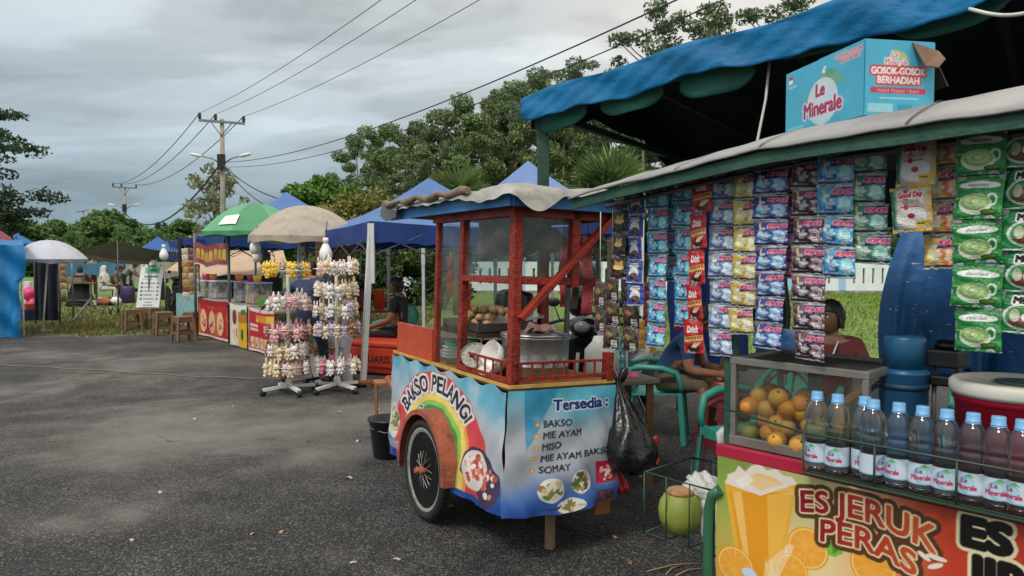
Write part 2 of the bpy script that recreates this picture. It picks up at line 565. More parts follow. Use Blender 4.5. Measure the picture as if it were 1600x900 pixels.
# ------------------------------------------------------------------ ground, asphalt, grass, far wood
def asphalt_mat():
    m = M('asphalt', (78, 77, 76), 0.85, 0.1)
    t = m.node_tree
    p = t.nodes['Principled BSDF']
    for l in list(p.inputs['Base Color'].links) + list(p.inputs['Roughness'].links): t.links.remove(l)
    g = N(t, 'ShaderNodeNewGeometry')
    pos = g.outputs['Position']
    def noi(sc, det=5, ro=.6, dist=0.0, stretch=(1, 1, 1)):
        mp = N(t, 'ShaderNodeMapping')
        mp.inputs['Scale'].default_value = stretch
        t.links.new(pos, mp.inputs[0])
        n = N(t, 'ShaderNodeTexNoise')
        n.inputs['Scale'].default_value = sc
        n.inputs['Detail'].default_value = det
        n.inputs['Roughness'].default_value = ro
        n.inputs['Distortion'].default_value = dist
        t.links.new(mp.outputs[0], n.inputs['Vector'])
        return n.outputs[0]
    big = noi(0.55, 6, .6, .6)
    mid = noi(2.3, 6, .65)
    vor = N(t, 'ShaderNodeTexVoronoi', feature='F1')
    vor.inputs['Scale'].default_value = 105
    t.links.new(pos, vor.inputs['Vector'])
    stone = N(t, 'ShaderNodeSeparateColor')
    t.links.new(vor.outputs['Color'], stone.inputs[0])
    sep2 = N(t, 'ShaderNodeSeparateXYZ')
    t.links.new(pos, sep2.inputs[0])
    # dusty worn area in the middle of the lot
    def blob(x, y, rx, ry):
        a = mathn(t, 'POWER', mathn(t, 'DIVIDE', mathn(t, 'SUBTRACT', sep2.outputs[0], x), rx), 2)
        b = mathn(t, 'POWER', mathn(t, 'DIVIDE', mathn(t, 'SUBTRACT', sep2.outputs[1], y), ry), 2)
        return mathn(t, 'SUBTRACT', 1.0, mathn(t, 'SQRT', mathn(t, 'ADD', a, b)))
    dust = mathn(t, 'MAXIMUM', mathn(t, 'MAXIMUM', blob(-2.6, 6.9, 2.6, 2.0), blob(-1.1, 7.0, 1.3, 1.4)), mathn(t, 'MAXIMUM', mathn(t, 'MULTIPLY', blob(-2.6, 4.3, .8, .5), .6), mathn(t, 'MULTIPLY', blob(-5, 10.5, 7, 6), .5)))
    cr_ = N(t, 'ShaderNodeTexVoronoi', feature='DISTANCE_TO_EDGE')
    cr_.inputs['Scale'].default_value = .55
    wv = N(t, 'ShaderNodeVectorMath', operation='ADD'); nz = N(t, 'ShaderNodeTexNoise'); nz.inputs['Scale'].default_value = 2.2; nz.inputs['Detail'].default_value = 6
    t.links.new(pos, nz.inputs['Vector']); t.links.new(pos, wv.inputs[0]); t.links.new(nz.outputs['Color'], wv.inputs[1]); t.links.new(wv.outputs[0], cr_.inputs['Vector'])
    crack = mathn(t, 'MULTIPLY', ramp(t, cr_.outputs['Distance'], [(0.0, .75), (0.008, 0.0)]), ramp(t, mid, [(.5, 0.0), (.62, 1.0)]))
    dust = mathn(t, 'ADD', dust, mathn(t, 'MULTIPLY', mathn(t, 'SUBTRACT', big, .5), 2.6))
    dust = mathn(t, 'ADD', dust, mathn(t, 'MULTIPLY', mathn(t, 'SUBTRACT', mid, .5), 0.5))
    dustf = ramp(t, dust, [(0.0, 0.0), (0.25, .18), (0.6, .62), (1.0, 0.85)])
    edge = mathn(t, 'ADD', sep2.outputs[1], mathn(t, 'MULTIPLY', mathn(t, 'SUBTRACT', mid, .5), 1.6))
    edgef = ramp(t, mathn(t, 'DIVIDE', edge, 20.0), [(0.70, 0.0), (0.80, 0.55)])
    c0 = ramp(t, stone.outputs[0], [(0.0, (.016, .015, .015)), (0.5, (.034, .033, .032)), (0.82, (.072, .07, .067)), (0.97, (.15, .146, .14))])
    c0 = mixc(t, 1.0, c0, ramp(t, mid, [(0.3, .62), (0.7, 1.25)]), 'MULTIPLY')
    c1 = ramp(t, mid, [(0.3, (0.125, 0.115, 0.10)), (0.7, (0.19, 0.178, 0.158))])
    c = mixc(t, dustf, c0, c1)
    c = mixc(t, crack, c, (.012, .012, .012))
    c = mixc(t, edgef, c, (0.17, 0.155, 0.125))
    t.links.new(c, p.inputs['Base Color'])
    p.inputs['Roughness'].default_value = 0.78
    p.inputs['Specular IOR Level'].default_value = 0.35
    bm_ = N(t, 'ShaderNodeBump')
    bm_.inputs['Strength'].default_value = 0.65
    bm_.inputs['Distance'].default_value = 0.012
    h = mathn(t, 'MULTIPLY', mathn(t, 'SUBTRACT', 1.0, mathn(t, 'MULTIPLY', vor.outputs['Distance'], 60.0)), mathn(t, 'SUBTRACT', 1.1, dustf))
    h2 = mathn(t, 'ADD', mathn(t, 'SUBTRACT', 0.6, vor.outputs['Distance']), mathn(t, 'MULTIPLY', mid, .8))
    h2 = mathn(t, 'MULTIPLY', h2, mathn(t, 'SUBTRACT', 1.1, dustf))
    t.links.new(h2, bm_.inputs['Height'])
    t.links.new(bm_.outputs[0], p.inputs['Normal'])
    return m
def grass_mat():
    m = M('grass_ground', (98, 112, 52), 0.9, 0.1)
    t = m.node_tree
    p = t.nodes['Principled BSDF']
    for l in list(p.inputs['Base Color'].links): t.links.remove(l)
    g = N(t, 'ShaderNodeNewGeometry')
    def noi(sc, det=6, ro=.65):
        n = N(t, 'ShaderNodeTexNoise')
        n.inputs['Scale'].default_value = sc
        n.inputs['Detail'].default_value = det
        n.inputs['Roughness'].default_value = ro
        t.links.new(g.outputs['Position'], n.inputs['Vector'])
        return n.outputs[0]
    a, b = noi(.35), noi(3.0)
    s = N(t, 'ShaderNodeSeparateXYZ')
    t.links.new(g.outputs['Position'], s.inputs[0])
    dry = ramp(t, mathn(t, 'ADD', mathn(t, 'DIVIDE', s.outputs[1], 40.0), mathn(t, 'MULTIPLY', mathn(t, 'SUBTRACT', a, .5), 1.0)), [(0.3, 1.0), (0.62, 0.0)])
    west = ramp(t, mathn(t, 'ADD', mathn(t, 'DIVIDE', s.outputs[0], 20.0), .5), [(0.45, 1.0), (0.62, .15)])
    dry = mathn(t, 'MULTIPLY', dry, west)
    green = ramp(t, b, [(0.3, (0.07, 0.125, 0.018)), (0.55, (0.13, 0.21, 0.032)), (0.75, (0.19, 0.26, 0.055))])
    tan = ramp(t, b, [(0.3, (0.10, 0.085, 0.03)), (0.7, (0.21, 0.175, 0.075))])
    t.links.new(mixc(t, dry, green, tan), p.inputs['Base Color'])
    return m
mb = MB()
mb.add([(-420, -60, -.006), (420, -60, -.006), (420, 420, -.006), (-420, 420, -.006)], [(0, 1, 2, 3)])
tag(mb.build('ground', grass_mat()), kind='structure')
front = [(-30, -20), (30, -20), (30, 8.5), (9, 10.6), (4.5, 11.6), (2, 12.4), (0, 13.2)]
xs = np.linspace(0, -30, 70)
edge_y = 14.6 + .25 * np.sin(xs * 1.7) + .16 * np.sin(xs * 4.1 + 1) - .02 * xs + np.array([RND.uniform(-.07, .07) for _ in xs])
edge_y[:6] = np.linspace(13.4, edge_y[6], 6)
pts = front + list(zip(xs, edge_y))
mb = MB()
mb.add([(x, y, 0.0) for x, y in pts], [list(range(len(pts)))])
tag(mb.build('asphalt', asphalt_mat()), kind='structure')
# short grass along the edge of the lot and on the lawn behind the stalls
def blades(name, n, region, hgt, cols, wid=0.012):
    r = NPR
    pos = region(n, r)
    n = len(pos)
    a = r.rand(n) * 2 * np.pi
    h = hgt * (.4 + r.rand(n)) * (1 + pos[:, 1] * .012)
    w = wid * (1 + pos[:, 1] * .05)
    dx, dy = np.cos(a) * w, np.sin(a) * w
    lx, ly = r.randn(n) * h * .4, r.randn(n) * h * .4
    p0 = np.stack([pos[:, 0] - dx, pos[:, 1] - dy, np.full(n, -.006)], 1)
    p1 = np.stack([pos[:, 0] + dx, pos[:, 1] + dy, np.full(n, -.006)], 1)
    p2 = np.stack([pos[:, 0] + lx, pos[:, 1] + ly, h], 1)
    v = np.stack([p0, p1, p2], 1).reshape(-1, 3)
    f = np.arange(3 * n).reshape(-1, 3)
    ci = r.randint(0, len(cols), n)
    c = lin(np.array(cols)[ci]) * (.75 + .5 * r.rand(n))[:, None]
    return fastmesh(name, v, f, [M('grass_blade', attr=True, rough=.7, var=.1, transl=.3)], None, np.repeat(c, 3, 0), False)
def reg_left(n, r):
    x = r.uniform(-16, -2, n); y = 14.3 + np.abs(r.randn(n)) * 4.0
    k = (y > np.interp(-x, -xs, edge_y) + .02 + .3 * r.rand(n) ** 2) & (np.abs(x) < y * .72)
    return np.stack([x, y], 1)[k]
def reg_right(n, r):
    x = r.uniform(2, 24, n); y = r.uniform(11.6, 32, n)
    k = (x < y * .72)
    return np.stack([x, y], 1)[k]
tag(blades('grass', 26000, reg_left, .05, [(126, 122, 74), (104, 110, 60), (146, 132, 90), (96, 104, 56)]), 'short patchy grass on the field beyond the asphalt edge', 'grass', kind='stuff')
tag(blades('grass', 26000, reg_right, .07, [(112, 140, 58), (130, 156, 66), (92, 124, 48), (146, 160, 84)]), 'bright green lawn in front of the white fence', 'grass', kind='stuff')
# ------------------------------------------------------------------ trees
BARK = M('bark', (92, 82, 68), .9, .4, 9, .6, 25, stretch=(1, 1, .25))
PALEBARK = M('pale_bark', (138, 128, 110), .9, .35, 7, .5, 25, stretch=(1, 1, .25))
LEAF = M('leaf', attr=True, rough=.55, var=.12, transl=.28, spec=.3)
def leaf_cloud(clumps, per, size, cols, seed, aspect=.5, droop=0.0, fill=.55):
    """clumps: (x,y,z,rx,ry,rz). Returns verts, faces, colours of many small leaf quads."""
    r = np.random.RandomState(seed)
    V_, C_ = [], []
    for (x, y, z, rx, ry, rz) in clumps:
        n = max(6, int(per * (rx * ry * rz) ** (1 / 3.0) ** 1))
        d = r.randn(n, 3)
        d /= np.linalg.norm(d, axis=1)[:, None]
        rr = (fill + (1 - fill) * r.rand(n)) * (.85 + .3 * r.rand(n))
        p = np.array([x, y, z]) + d * rr[:, None] * np.array([rx, ry, rz])
        q = r.randn(n, 3)
        q[:, 2] -= droop
        q /= np.linalg.norm(q, axis=1)[:, None]
        nn = d * .7 + r.randn(n, 3) * .6 + np.array([0, 0, .35])
        s_ = np.cross(q, nn)
        s_ /= np.linalg.norm(s_, axis=1)[:, None] + 1e-9
        L = size * (.6 + .8 * r.rand(n))
        a = q * L[:, None] * .5
        b = s_ * (L * aspect)[:, None] * .5
        V_.append(np.stack([p - a, p + b - a * .1, p + a, p - b - a * .1], 1).reshape(-1, 3))
        tone = r.uniform(.72, 1.3)
        c = np.array(cols)[r.randint(0, len(cols), n)]
        c = 1.6 * lin(c) * (tone * (.75 + .5 * r.rand(n)))[:, None]
        C_.append(np.repeat(c, 4, 0))
    v = np.concatenate(V_)
    return v, np.arange(len(v)).reshape(-1, 4), np.concatenate(C_)
def limb(mb, p0, p1, r0, r1, bend=.15, rnd=RND, k=6):
    p0, p1 = Vector(p0), Vector(p1)
    L = (p1 - p0).length
    off = Vector((rnd.uniform(-1, 1), rnd.uniform(-1, 1), rnd.uniform(-.3, .3))) * L * bend
    pts, rs = [], []
    for i in range(k):
        t = i / (k - 1)
        pts.append(p0.lerp(p1, t) + off * math.sin(math.pi * t))
        rs.append(r0 + (r1 - r0) * t)
    mb.tube(pts, rs, 6)
    return pts
GREENS = [(78, 92, 62), (90, 104, 68), (68, 82, 56), (102, 114, 78)]
def make_tree(name, label, group, h, cr, seed, crown_from=.35, cols=GREENS, leaf=.3, nclump=40, per=70, bark=BARK, shape='tall', trunk_r=.14, cat='tree'):
    r = random.Random(seed)
    root = thing(name, label, cat, group=group)
    mb = MB()
    top = Vector((r.uniform(-.4, .4), r.uniform(-.4, .4), h * .93))
    limb(mb, (0, 0, -.1), top, trunk_r, trunk_r * .2, .04, r, 8)
    clumps = []
    for i in range(nclump):
        t = r.random()
        z = h * (crown_from + (1 - crown_from) * t)
        if shape == 'tall': w = cr * (.45 + .75 * math.sin(math.pi * min(1, .15 + t * .85)))
        elif shape == 'round': w = cr * math.sqrt(max(.05, 1 - (2 * t - 1) ** 2))
        else: w = cr
        a, d = r.uniform(0, 6.28), w * math.sqrt(r.random())
        if shape == 'round': d = w * (r.random() ** .35)
        c = Vector((math.cos(a) * d, math.sin(a) * d, z))
        q = cr * r.uniform(.16, .32)
        clumps.append((c.x, c.y, c.z, q * 1.15, q * 1.15, q * .8))
        if i % 3 == 0:
            zb = max(h * crown_from * .75, z - d * .9 - .3)
            limb(mb, (top.x * zb / h, top.y * zb / h, zb), c, trunk_r * .38, .02, .1, r, 5)
    mb.build('trunk', bark, root)
    v, f, c = leaf_cloud(clumps, per / max(.3, cr * .35), leaf, cols, seed)
    fastmesh('crown', v, f, [LEAF], root, c, False)
    return root
def put(o, loc, rz=0.0, sc=1.0, label=None, group=None):
    o.location = loc
    o.rotation_euler = (0, 0, rz)
    o.scale = (sc, sc, sc) if not hasattr(sc, '__len__') else sc
    if label: o['label'] = label
    if group: o['group'] = group
    return o
# the rubber trees behind the stalls: (px of the trunk, py of the tip, distance)
protoA = make_tree('rubber_tree', 'x', 'rubber trees behind the stalls', 12, 2.3, 21, .40, leaf=.23, nclump=38, per=420, bark=PALEBARK)
protoB = make_tree('rubber_tree', 'x', 'rubber trees behind the stalls', 12, 2.0, 33, .42, [(96, 112, 80), (80, 102, 66), (112, 126, 94)], .21, nclump=28, per=380, bark=PALEBARK)
protoC = make_tree('rubber_tree', 'x', 'rubber trees behind the stalls', 12, 2.5, 47, .22, [(88, 104, 66), (76, 94, 58), (102, 116, 76)], .23, nclump=42, per=420, bark=PALEBARK)
spots = [(556, 212, 46, 1), (588, 205, 52, 0), (624, 200, 44, 2), (662, 196, 50, 0), (690, 172, 46, 1), (722, 158, 43, 0), (752, 185, 40, 2),
         (776, 150, 50, 0), (800, 130, 44, 1), (822, 128, 47, 0), (848, 150, 40, 2), (866, 120, 50, 0), (905, 150, 42, 0), (938, 160, 46, 2), (968, 165, 41, 1), (1000, 170, 44, 0), (1040, 170, 40, 2), (880, 190, 36, 2), (735, 215, 37, 2), (680, 232, 38, 0), (640, 245, 40, 2),
         (1080, 190, 42, 0), (1130, 190, 44, 2), (1180, 200, 40, 0), (1240, 205, 42, 1), (1300, 200, 44, 0), (1360, 200, 42, 2), (1420, 210, 44, 0), (1480, 210, 42, 1), (1540, 210, 44, 2)]
first = {0: True, 1: True, 2: True}
kinds = ['dense dark rubber tree', 'thin grey green rubber tree', 'bright green rubber tree']
for i, (px, py, Y, k) in enumerate(spots):
    pr = (protoA, protoB, protoC)[k]
    o = pr if first[k] else copy_tree(pr)
    first[k] = False
    b = V(px, 402, Y)
    h = V(px, py, Y).z
    where = 'left of the big blue tent, its tip at' if px < 835 else 'behind the big blue tent, its tip at'
    put(o, (b.x, Y, 0), i * 1.7, h / 12.0)
    o['label'] = kinds[k] + (' in the wood left of the big blue tent' if px < 835 else ' in the wood behind the big blue tent')
# five slim rubber trees with open tops that stand above the tent
protoD = make_tree('tall_rubber_tree', 'x', 'slim rubber trees rising above the blue tent', 15, 1.9, 61, .58, [(86, 100, 74), (70, 88, 60), (104, 114, 88)], .20, nclump=44, per=230, bark=PALEBARK, trunk_r=.12)
for i, (px, py, Y, s_) in enumerate([(918, 92, 38, .8), (1012, 16, 36, 1.0), (1096, 2, 35, 1.05), (860, 108, 40, .9), (1210, -25, 36, 1.0)]):
    o = protoD if i == 0 else copy_tree(protoD)
    h = V(px, py, Y).z
    put(o, (V(px, 402, Y).x, Y, 0), i * 2.1 + .5, (s_, s_, h / 15.0))
    o['label'] = ['small leafy top just left of the cable over the tent corner, half bare', 'open airy treetop above the tent where the cable passes, rounder one', 'airy treetop rising right of the cable over the tent edge', 'slim treetop standing over the left end of the blue tent', 'treetop peeping over the tent edge, rightmost against the sky'][i]
# round green tree, yellowish bushy tree, pale tree at the pole
o = make_tree('round_tree', 'dense round bright green tree behind the beige umbrella', None, 4.25, 1.7, 71, .2, [(66, 96, 38), (56, 86, 32), (82, 112, 48)], .19, 60, 420, shape='round')
put(o, (V(502, 402, 27).x, 27, 0), .4)
o = make_tree('bushy_tree', 'wide bushy tree with yellowish leaves beside the round green tree', None, 3.55, 1.9, 72, .12, [(106, 104, 50), (92, 96, 44), (118, 116, 62), (76, 88, 40)], .18, 60, 420, shape='round')
put(o, (V(566, 402, 25).x, 25, 0), 1.4)
o = make_tree('pale_tree', 'open pale tree with grey green leaves behind the nearest power pole', None, 7.0, 1.9, 73, .3, [(112, 120, 92), (96, 106, 76), (128, 128, 108), (100, 98, 86)], .30, 40, 75, shape='round', bark=PALEBARK)
put(o, (V(338, 402, 45).x, 45, 0), .9)
# layered tree at the left edge of the photo
root = thing('spreading_tree', 'dark tree with flat layered branches at the left edge', 'tree', (-19.2, 24, 0))
mb = MB(); r = random.Random(4)
limb(mb, (-19.2, 24, -.1), (-19.0, 24, 8.6), .3, .08, .03, r, 8)
cl = []
for (px0, px1, py, th) in [(-80, 34, 172, .28), (-80, 74, 232, .36), (-80, 24, 205, .22), (-80, 30, 268, .4), (-90, 84, 305, .42), (-80, 66, 332, .32), (-80, 40, 352, .42), (-80, 26, 372, .4)]:
    a, b = V(px0 - 40, py + 12, 24), V(px1 - 42, py, 24)
    limb(mb, (-19.1, 24, a.z - .3), b, .1, .015, .05, r, 6)
    for k in range(16):
        t = r.random()
        c = a.lerp(b, t)
        cl.append((c.x, 24 + r.uniform(-1.6, 1.6), c.z + r.uniform(-.1, .16), .55, .6, th * r.uniform(.35, .7)))
mb.build('trunk', BARK, root)
v, f, c = leaf_cloud(cl, 260, .17, [(44, 62, 44), (54, 74, 50), (38, 54, 40)], 5, .45)
fastmesh('crown', v, f, [LEAF], root, c, False)
# rounder trees at the far end of the field
protoE = make_tree('field_tree', 'x', 'trees at the far end of the field', 6, 3.1, 81, .08, [(60, 84, 46), (72, 98, 52), (50, 74, 42), (88, 108, 58)], .5, 60, 230, shape='round', trunk_r=.18)
for i, (px, py, Y, w, lb) in enumerate([
        (32, 352, 60, 1.2, 'dark green tree behind the blue tarp at the left edge'), (86, 352, 72, .9, 'green tree behind the grey umbrella, left one'), (168, 338, 66, 1.15, 'large rounded tree behind the leaning lamp post'),
        (118, 368, 58, .6, 'small green tree behind the leaning lamp post base'), (232, 366, 55, .85, 'light green tree between the two power poles'), (285, 352, 70, 1.0, 'green tree low behind the green umbrella'), (260, 372, 60, .6, 'low tree behind the small far blue gazebo'), (196, 362, 62, .7, 'dark green tree behind the second power pole'), (610, 330, 36, .5, 'green tree between the yellowish tree and the wood')]):
    o = protoE if i == 0 else copy_tree(protoE)
    h = V(px, py, Y).z / 6.0
    put(o, (V(px, 402, Y).x, Y, 0), i * 1.3, (h * w, h * w, h), lb)
# far wood as one mass
cl = []; r = random.Random(9)
for i in range(420):
    x = r.uniform(-118, 40); y = r.uniform(104, 126)
    hh = r.uniform(3.6, 6.2) + 1.0 * math.sin(x * .21)
    cl.append((x, y, hh * .45, 2.8, 2.4, hh * .55))
v, f, c = leaf_cloud(cl, 52, 1.0, [(52, 72, 48), (62, 84, 54), (44, 64, 44)], 10, .6)
tag(fastmesh('far_wood', v, f, [LEAF], None, c, False), 'dark green wood closing the far end of the field', 'wood', kind='stuff')
# low hedge and undergrowth behind the fence and under the wood
cl = []
for i in range(200):
    x = r.uniform(-9, 30); y = r.uniform(35.6, 38)
    hh = r.uniform(1.2, 3.6)
    cl.append((x, y, hh * .5, 1.1, .9, hh * .55))
v, f, c = leaf_cloud(cl, 150, .42, [(48, 66, 40), (60, 80, 46), (40, 58, 36)], 12, .5)
tag(fastmesh('undergrowth', v, f, [LEAF], None, c, False), 'dark undergrowth beneath the rubber trees behind the white fence', 'undergrowth', kind='stuff')
# fan palms behind the stalls and dark shrubs behind the gazebo
def palm(name, label, loc, h, n, L, seed, cols, group=None):
    r = random.Random(seed)
    root = thing(name, label, 'palm', loc, group)
    mb = MB()
    x, y, z = loc
    limb(mb, (x, y, -.05), (x, y, h), .13, .10, .02, r, 6)
    mb.build('trunk', BARK, root)
    vs, fs, cs = [], [], []
    for i in range(n):
        a = r.uniform(0, 6.28); el = r.uniform(-.2, 1.35)
        d = Vector((math.cos(a) * math.cos(el), math.sin(a) * math.cos(el), math.sin(el)))
        st = Vector((x, y, h)) + d * L * .25
        side = d.cross(Vector((0, 0, 1)))
        if side.length < .1: side = Vector((1, 0, 0))
        side.normalize()
        up = side.cross(d)
        cc = lin(r.choice(cols)) * r.uniform(.7, 1.25)
        for k in range(15):
            b = (k - 7) / 7 * 1.25
            q = (d * math.cos(b) + side * math.sin(b) + up * .12).normalized()
            tip = st + q * L * r.uniform(.75, 1.0) - Vector((0, 0, L * .12))
            w = q.cross(up).normalized() * L * .035
            m_ = st.lerp(tip, .5) + Vector((0, 0, L * .04))
            i0 = len(vs)
            vs += [st, m_ + w, tip, m_ - w]
            fs.append((i0, i0 + 1, i0 + 2, i0 + 3)); cs += [cc] * 4
    fastmesh('fronds', np.array([tuple(p) for p in vs]), fs, [LEAF], root, np.array(cs), False)
    return root
PG = [(104, 128, 74), (86, 112, 60), (128, 148, 92)]
p = V(715, 282, 20); palm('fan_palm', 'fan palm with upright fronds behind the blue gazebo peak', (p.x, 20, 0), p.z - .55, 34, 1.0, 3, PG)
p = V(958, 262, 17); palm('fan_palm', 'large fan palm behind the cart roof under the tent', (p.x, 17, 0), p.z - .62, 36, 1.15, 4, PG)
p = V(655, 400, 24); palm('fan_palm', 'low dark palm behind the seated boy', (p.x, 24, 0), .9, 34, 1.0, 6, [(70, 96, 56), (58, 84, 48)])
p = V(1010, 360, 19); palm('fan_palm', 'dark palm in the shade behind the hanging sachets', (p.x, 19, 0), 1.6, 34, 1.2, 8, [(60, 82, 50), (50, 72, 44)])
for i, (px, Y, h, w) in enumerate([(560, 24, 1.7, .9), (600, 23, 2.0, .9), (640, 25, 2.1, 1.0), (690, 22, 1.9, .9), (520, 26, 1.6, .9)]):
    cl = []
    b = V(px, 402, Y)
    r = random.Random(100 + i)
    root = thing('shrub', ['dark shrub right of the gazebo leg', 'dark shrub behind the cooler box', 'shrub behind the seated boy', 'dark shrub seen through the cart window', 'shrub behind the plush racks'][i], 'shrub', (b.x, Y, 0), 'dark shrubs behind the blue gazebo')
    mb = MB()
    for k in range(14):
        q = Vector((b.x + r.uniform(-w, w) * .8, Y + r.uniform(-.5, .5), r.uniform(.35, h)))
        cl.append((q.x, q.y, q.z, .4, .4, .35))
        if k % 3 == 0: limb(mb, (b.x, Y, -.05), q, .035, .01, .1, r, 5)
    mb.build('stem', BARK, root)
    v, f, c = leaf_cloud(cl, 420, .16, [(50, 70, 38), (62, 84, 44), (40, 58, 34)], 30 + i, .5)
    fastmesh('foliage', v, f, [LEAF], root, c, False)
# ------------------------------------------------------------------ white fence with pale blue posts
FY = 32.0
root = thing('boundary_fence', 'long white slotted wall with pale blue posts across the lawn', 'fence', (8, FY, 0))
mb = MB(); x0 = -6.5
bays = 15; bw = 2.3
WHITE = M('white_wall', (222, 228, 232), .8, .12, 2)
FBLUE = M('pale_blue_post', (150, 196, 226), .75, .12, 2)
for i in range(bays):
    a = x0 + i * bw
    mb.bx(a + .13, a + bw - .13, FY - .06, FY + .06, .12, .42)
    mb.bx(a + .13, a + bw - .13, FY - .06, FY + .06, 1.08, 1.36)
    q = (bw - .26) / 5
    for k in range(5):
        mb.bx(a + .13 + k * q + (.05 if k else 0), a + .13 + (k + 1) * q - (.05 if k < 4 else 0), FY - .055, FY + .055, .42, 1.08)
mb.build('wall_panel', WHITE, root)
mb = MB(); mb.bx(x0 - .2, x0 + bays * bw + .2, FY - .11, FY + .11, -.05, .12); mb.build('plinth', M('stained_plinth', (150, 148, 142), .9, .5, 3), root)
for i in range(bays + 1):
    mb = MB(); a = x0 + i * bw
    mb.bx(a - .13, a + .13, FY - .13, FY + .13, .12, 1.44); mb.bx(a - .18, a + .18, FY - .18, FY + .18, 1.44, 1.54)
    mb.build('post', FBLUE, root, bevel=.01)
# grey field wall far left
root = thing('field_wall', 'low weathered grey wall at the far end of the field', 'wall', (-18, 48, 0))
mb = MB(); mb.bx(-25.2, -13, 47.9, 48.1, -.05, 1.25); mb.build('wall_panel', M('grey_wall', (150, 146, 132), .9, .35, 1.2), root)
for i in range(7):
    mb = MB(); mb.bx(-25.3 + i * 2, -25.0 + i * 2, 47.84, 48.16, -.05, 1.36); mb.build('post', M('grey_wall'), root)
# ------------------------------------------------------------------ power poles and cables
CONC = M('concrete_pole', (150, 144, 134), .85, .25, 3, .2, 20)
STEEL = M('galvanised_steel', (128, 130, 132), .5, .2, 5, metal=.6)
BLK = M('black_plastic', (24, 24, 26), .45, .2)
LAMPW = M('lamp_shell', (214, 218, 218), .4, .1)
def pole(label, x, y, h, lean=0.0, arms=True, seed=0, lampdir=(1, 0)):
    root = thing('power_pole', label, 'power pole', (x, y, 0), 'concrete power poles beside the field')
    tp = Vector((x + lean * h, y, h))
    mb = MB(); mb.tube([(x, y, -.2), tuple(tp)], [.17, .10], 10); mb.build('mast', CONC, root)
    d = Vector((24, -36, 0)).normalized(); sd = Vector((d.y, -d.x, 0)) * -1
    sd = Vector((1, .25, 0)).normalized()
    a, b = tp + sd * -1.05 + Vector((0, 0, -.12)), tp + sd * 1.15 + Vector((0, 0, -.2))
    ins = []
    if arms:
        mb = MB(); mb.bar(a + Vector((0, -.14, 0)), b + Vector((0, -.14, 0)), .1, .12); mb.build('crossarm', STEEL, root)
        mb = MB()
        for s_ in (-.5, .55):
            mb.bar(tp + Vector((0, -.14, -.85)), tp + sd * s_ + Vector((0, -.14, -.16)), .05)
        mb.build('brace', STEEL, root)
        for t in (0.02, .36, .97):
            c = a.lerp(b, t) + Vector((0, -.14, .06))
            mb = MB(); mb.lathe([(.04, 0), (.09, .06), (.06, .1), (.1, .16), (.06, .2), (.09, .26), (.04, .32)], c, 10); mb.build('insulator', BLK, root)
            ins.append(c + Vector((0, 0, .3)))
    for s_ in (-1, 1):
        c = Vector((x + lean * h * .72, y, h * .73))
        e = c + Vector((s_ * .95, -.2, .42))
        mb = MB(); mb.tube([c, c.lerp(e, .5) + Vector((0, 0, .1)), e], .035, 6); mb.build('lamp_arm', STEEL, root)
        mb = MB(); mb.ball(e + Vector((s_ * .3, -.05, .05)), (.36, .13, .09), n=12, m=6, R=Matrix.Rotation(-s_ * .22, 3, 'Y')); mb.build('lamp_head', LAMPW, root)
    mb = MB(); mb.bx(x + lean * h * .7 - .16, x + lean * h * .7 + .2, y - .3, y - .12, h * .7, h * .79); mb.build('junction_box', BLK, root)
    return ins
# pole 1, 2 and a third beside the photographer that carries the wires overhead
I1 = pole('tall concrete power pole rising behind the green umbrella', -14.75, 38, 8.55, .004)
I2 = pole('more distant power pole at the far end of the field', -38.4, 74, 8.6)
I0 = pole('power pole nearest the camera, right of the stalls', 9.2, 2.2, 8.7)
x3 = V(146, 402, 105).x
root = thing('leaning_lamp_post', 'leaning concrete lamp post farthest away over the field', 'lamp post', (x3, 105, 0))
mb = MB(); mb.tube([(x3, 105, -.2), (x3 - 1.3, 105, 8.2)], [.22, .14], 8); mb.build('mast', CONC, root)
mb = MB(); mb.bar((x3 - 2.2, 104.8, 7.9), (x3 - .4, 104.8, 8.2), .12); mb.build('crossarm', STEEL, root)
mb = MB(); mb.ball((x3 - 2.3, 104.8, 4.7), (.75, .2, .16), R=Matrix.Rotation(.35, 3, 'Y')); mb.build('lamp_head', LAMPW, root)
mb = MB(); mb.bar((x3 - .75, 105, 4.6), (x3 - 1.7, 104.8, 4.85), .07); mb.build('lamp_arm', STEEL, root)
WIRE = M('cable_black', (38, 40, 42), .6, .1)
def cable(label, a, b, sag, r, name='overhead_cable', group='overhead cables'):
    a, b = Vector(a), Vector(b)
    pts = [a.lerp(b, i / 40) - Vector((0, 0, sag * 4 * (i / 40) * (1 - i / 40))) for i in range(41)]
    mb = MB(); mb.tube(pts, r, 6)
    return tag(mb.build(name, WIRE), label, 'cable', group)
for i in range(3):
    w = ['upper', 'middle', 'lower'][i]
    cable(w + ' of three thin wires crossing the sky towards the top edge', I1[i], I0[i], .8, .010)
    cable(['left', 'middle', 'right'][i] + ' thin wire between the two power poles', I2[i], I1[i], 1.0, .022)
c1 = Vector((-14.7, 37.8, 6.35)); c2 = Vector((-38.3, 73.8, 5.9)); c0 = Vector((9.0, 2.4, 6.6))
cable('thick cable sagging from the near pole along the treetops to the tent edge', c1, c0, 1.15, .014)
cable('second thick cable just under the first, over the treetops', c1 - Vector((0, 0, .22)), c0 - Vector((.1, 0, .3)), 1.25, .011)
cable('thick cable drooping between the two power poles', c2, c1, 2.0, .05)
cable('service wire dropping right from the near pole to the gazebo tops', c1, V(440, 312, 24), .25, .02)
cable('second service wire dropping right from the near pole', c1, V(432, 330, 26), .3, .02)
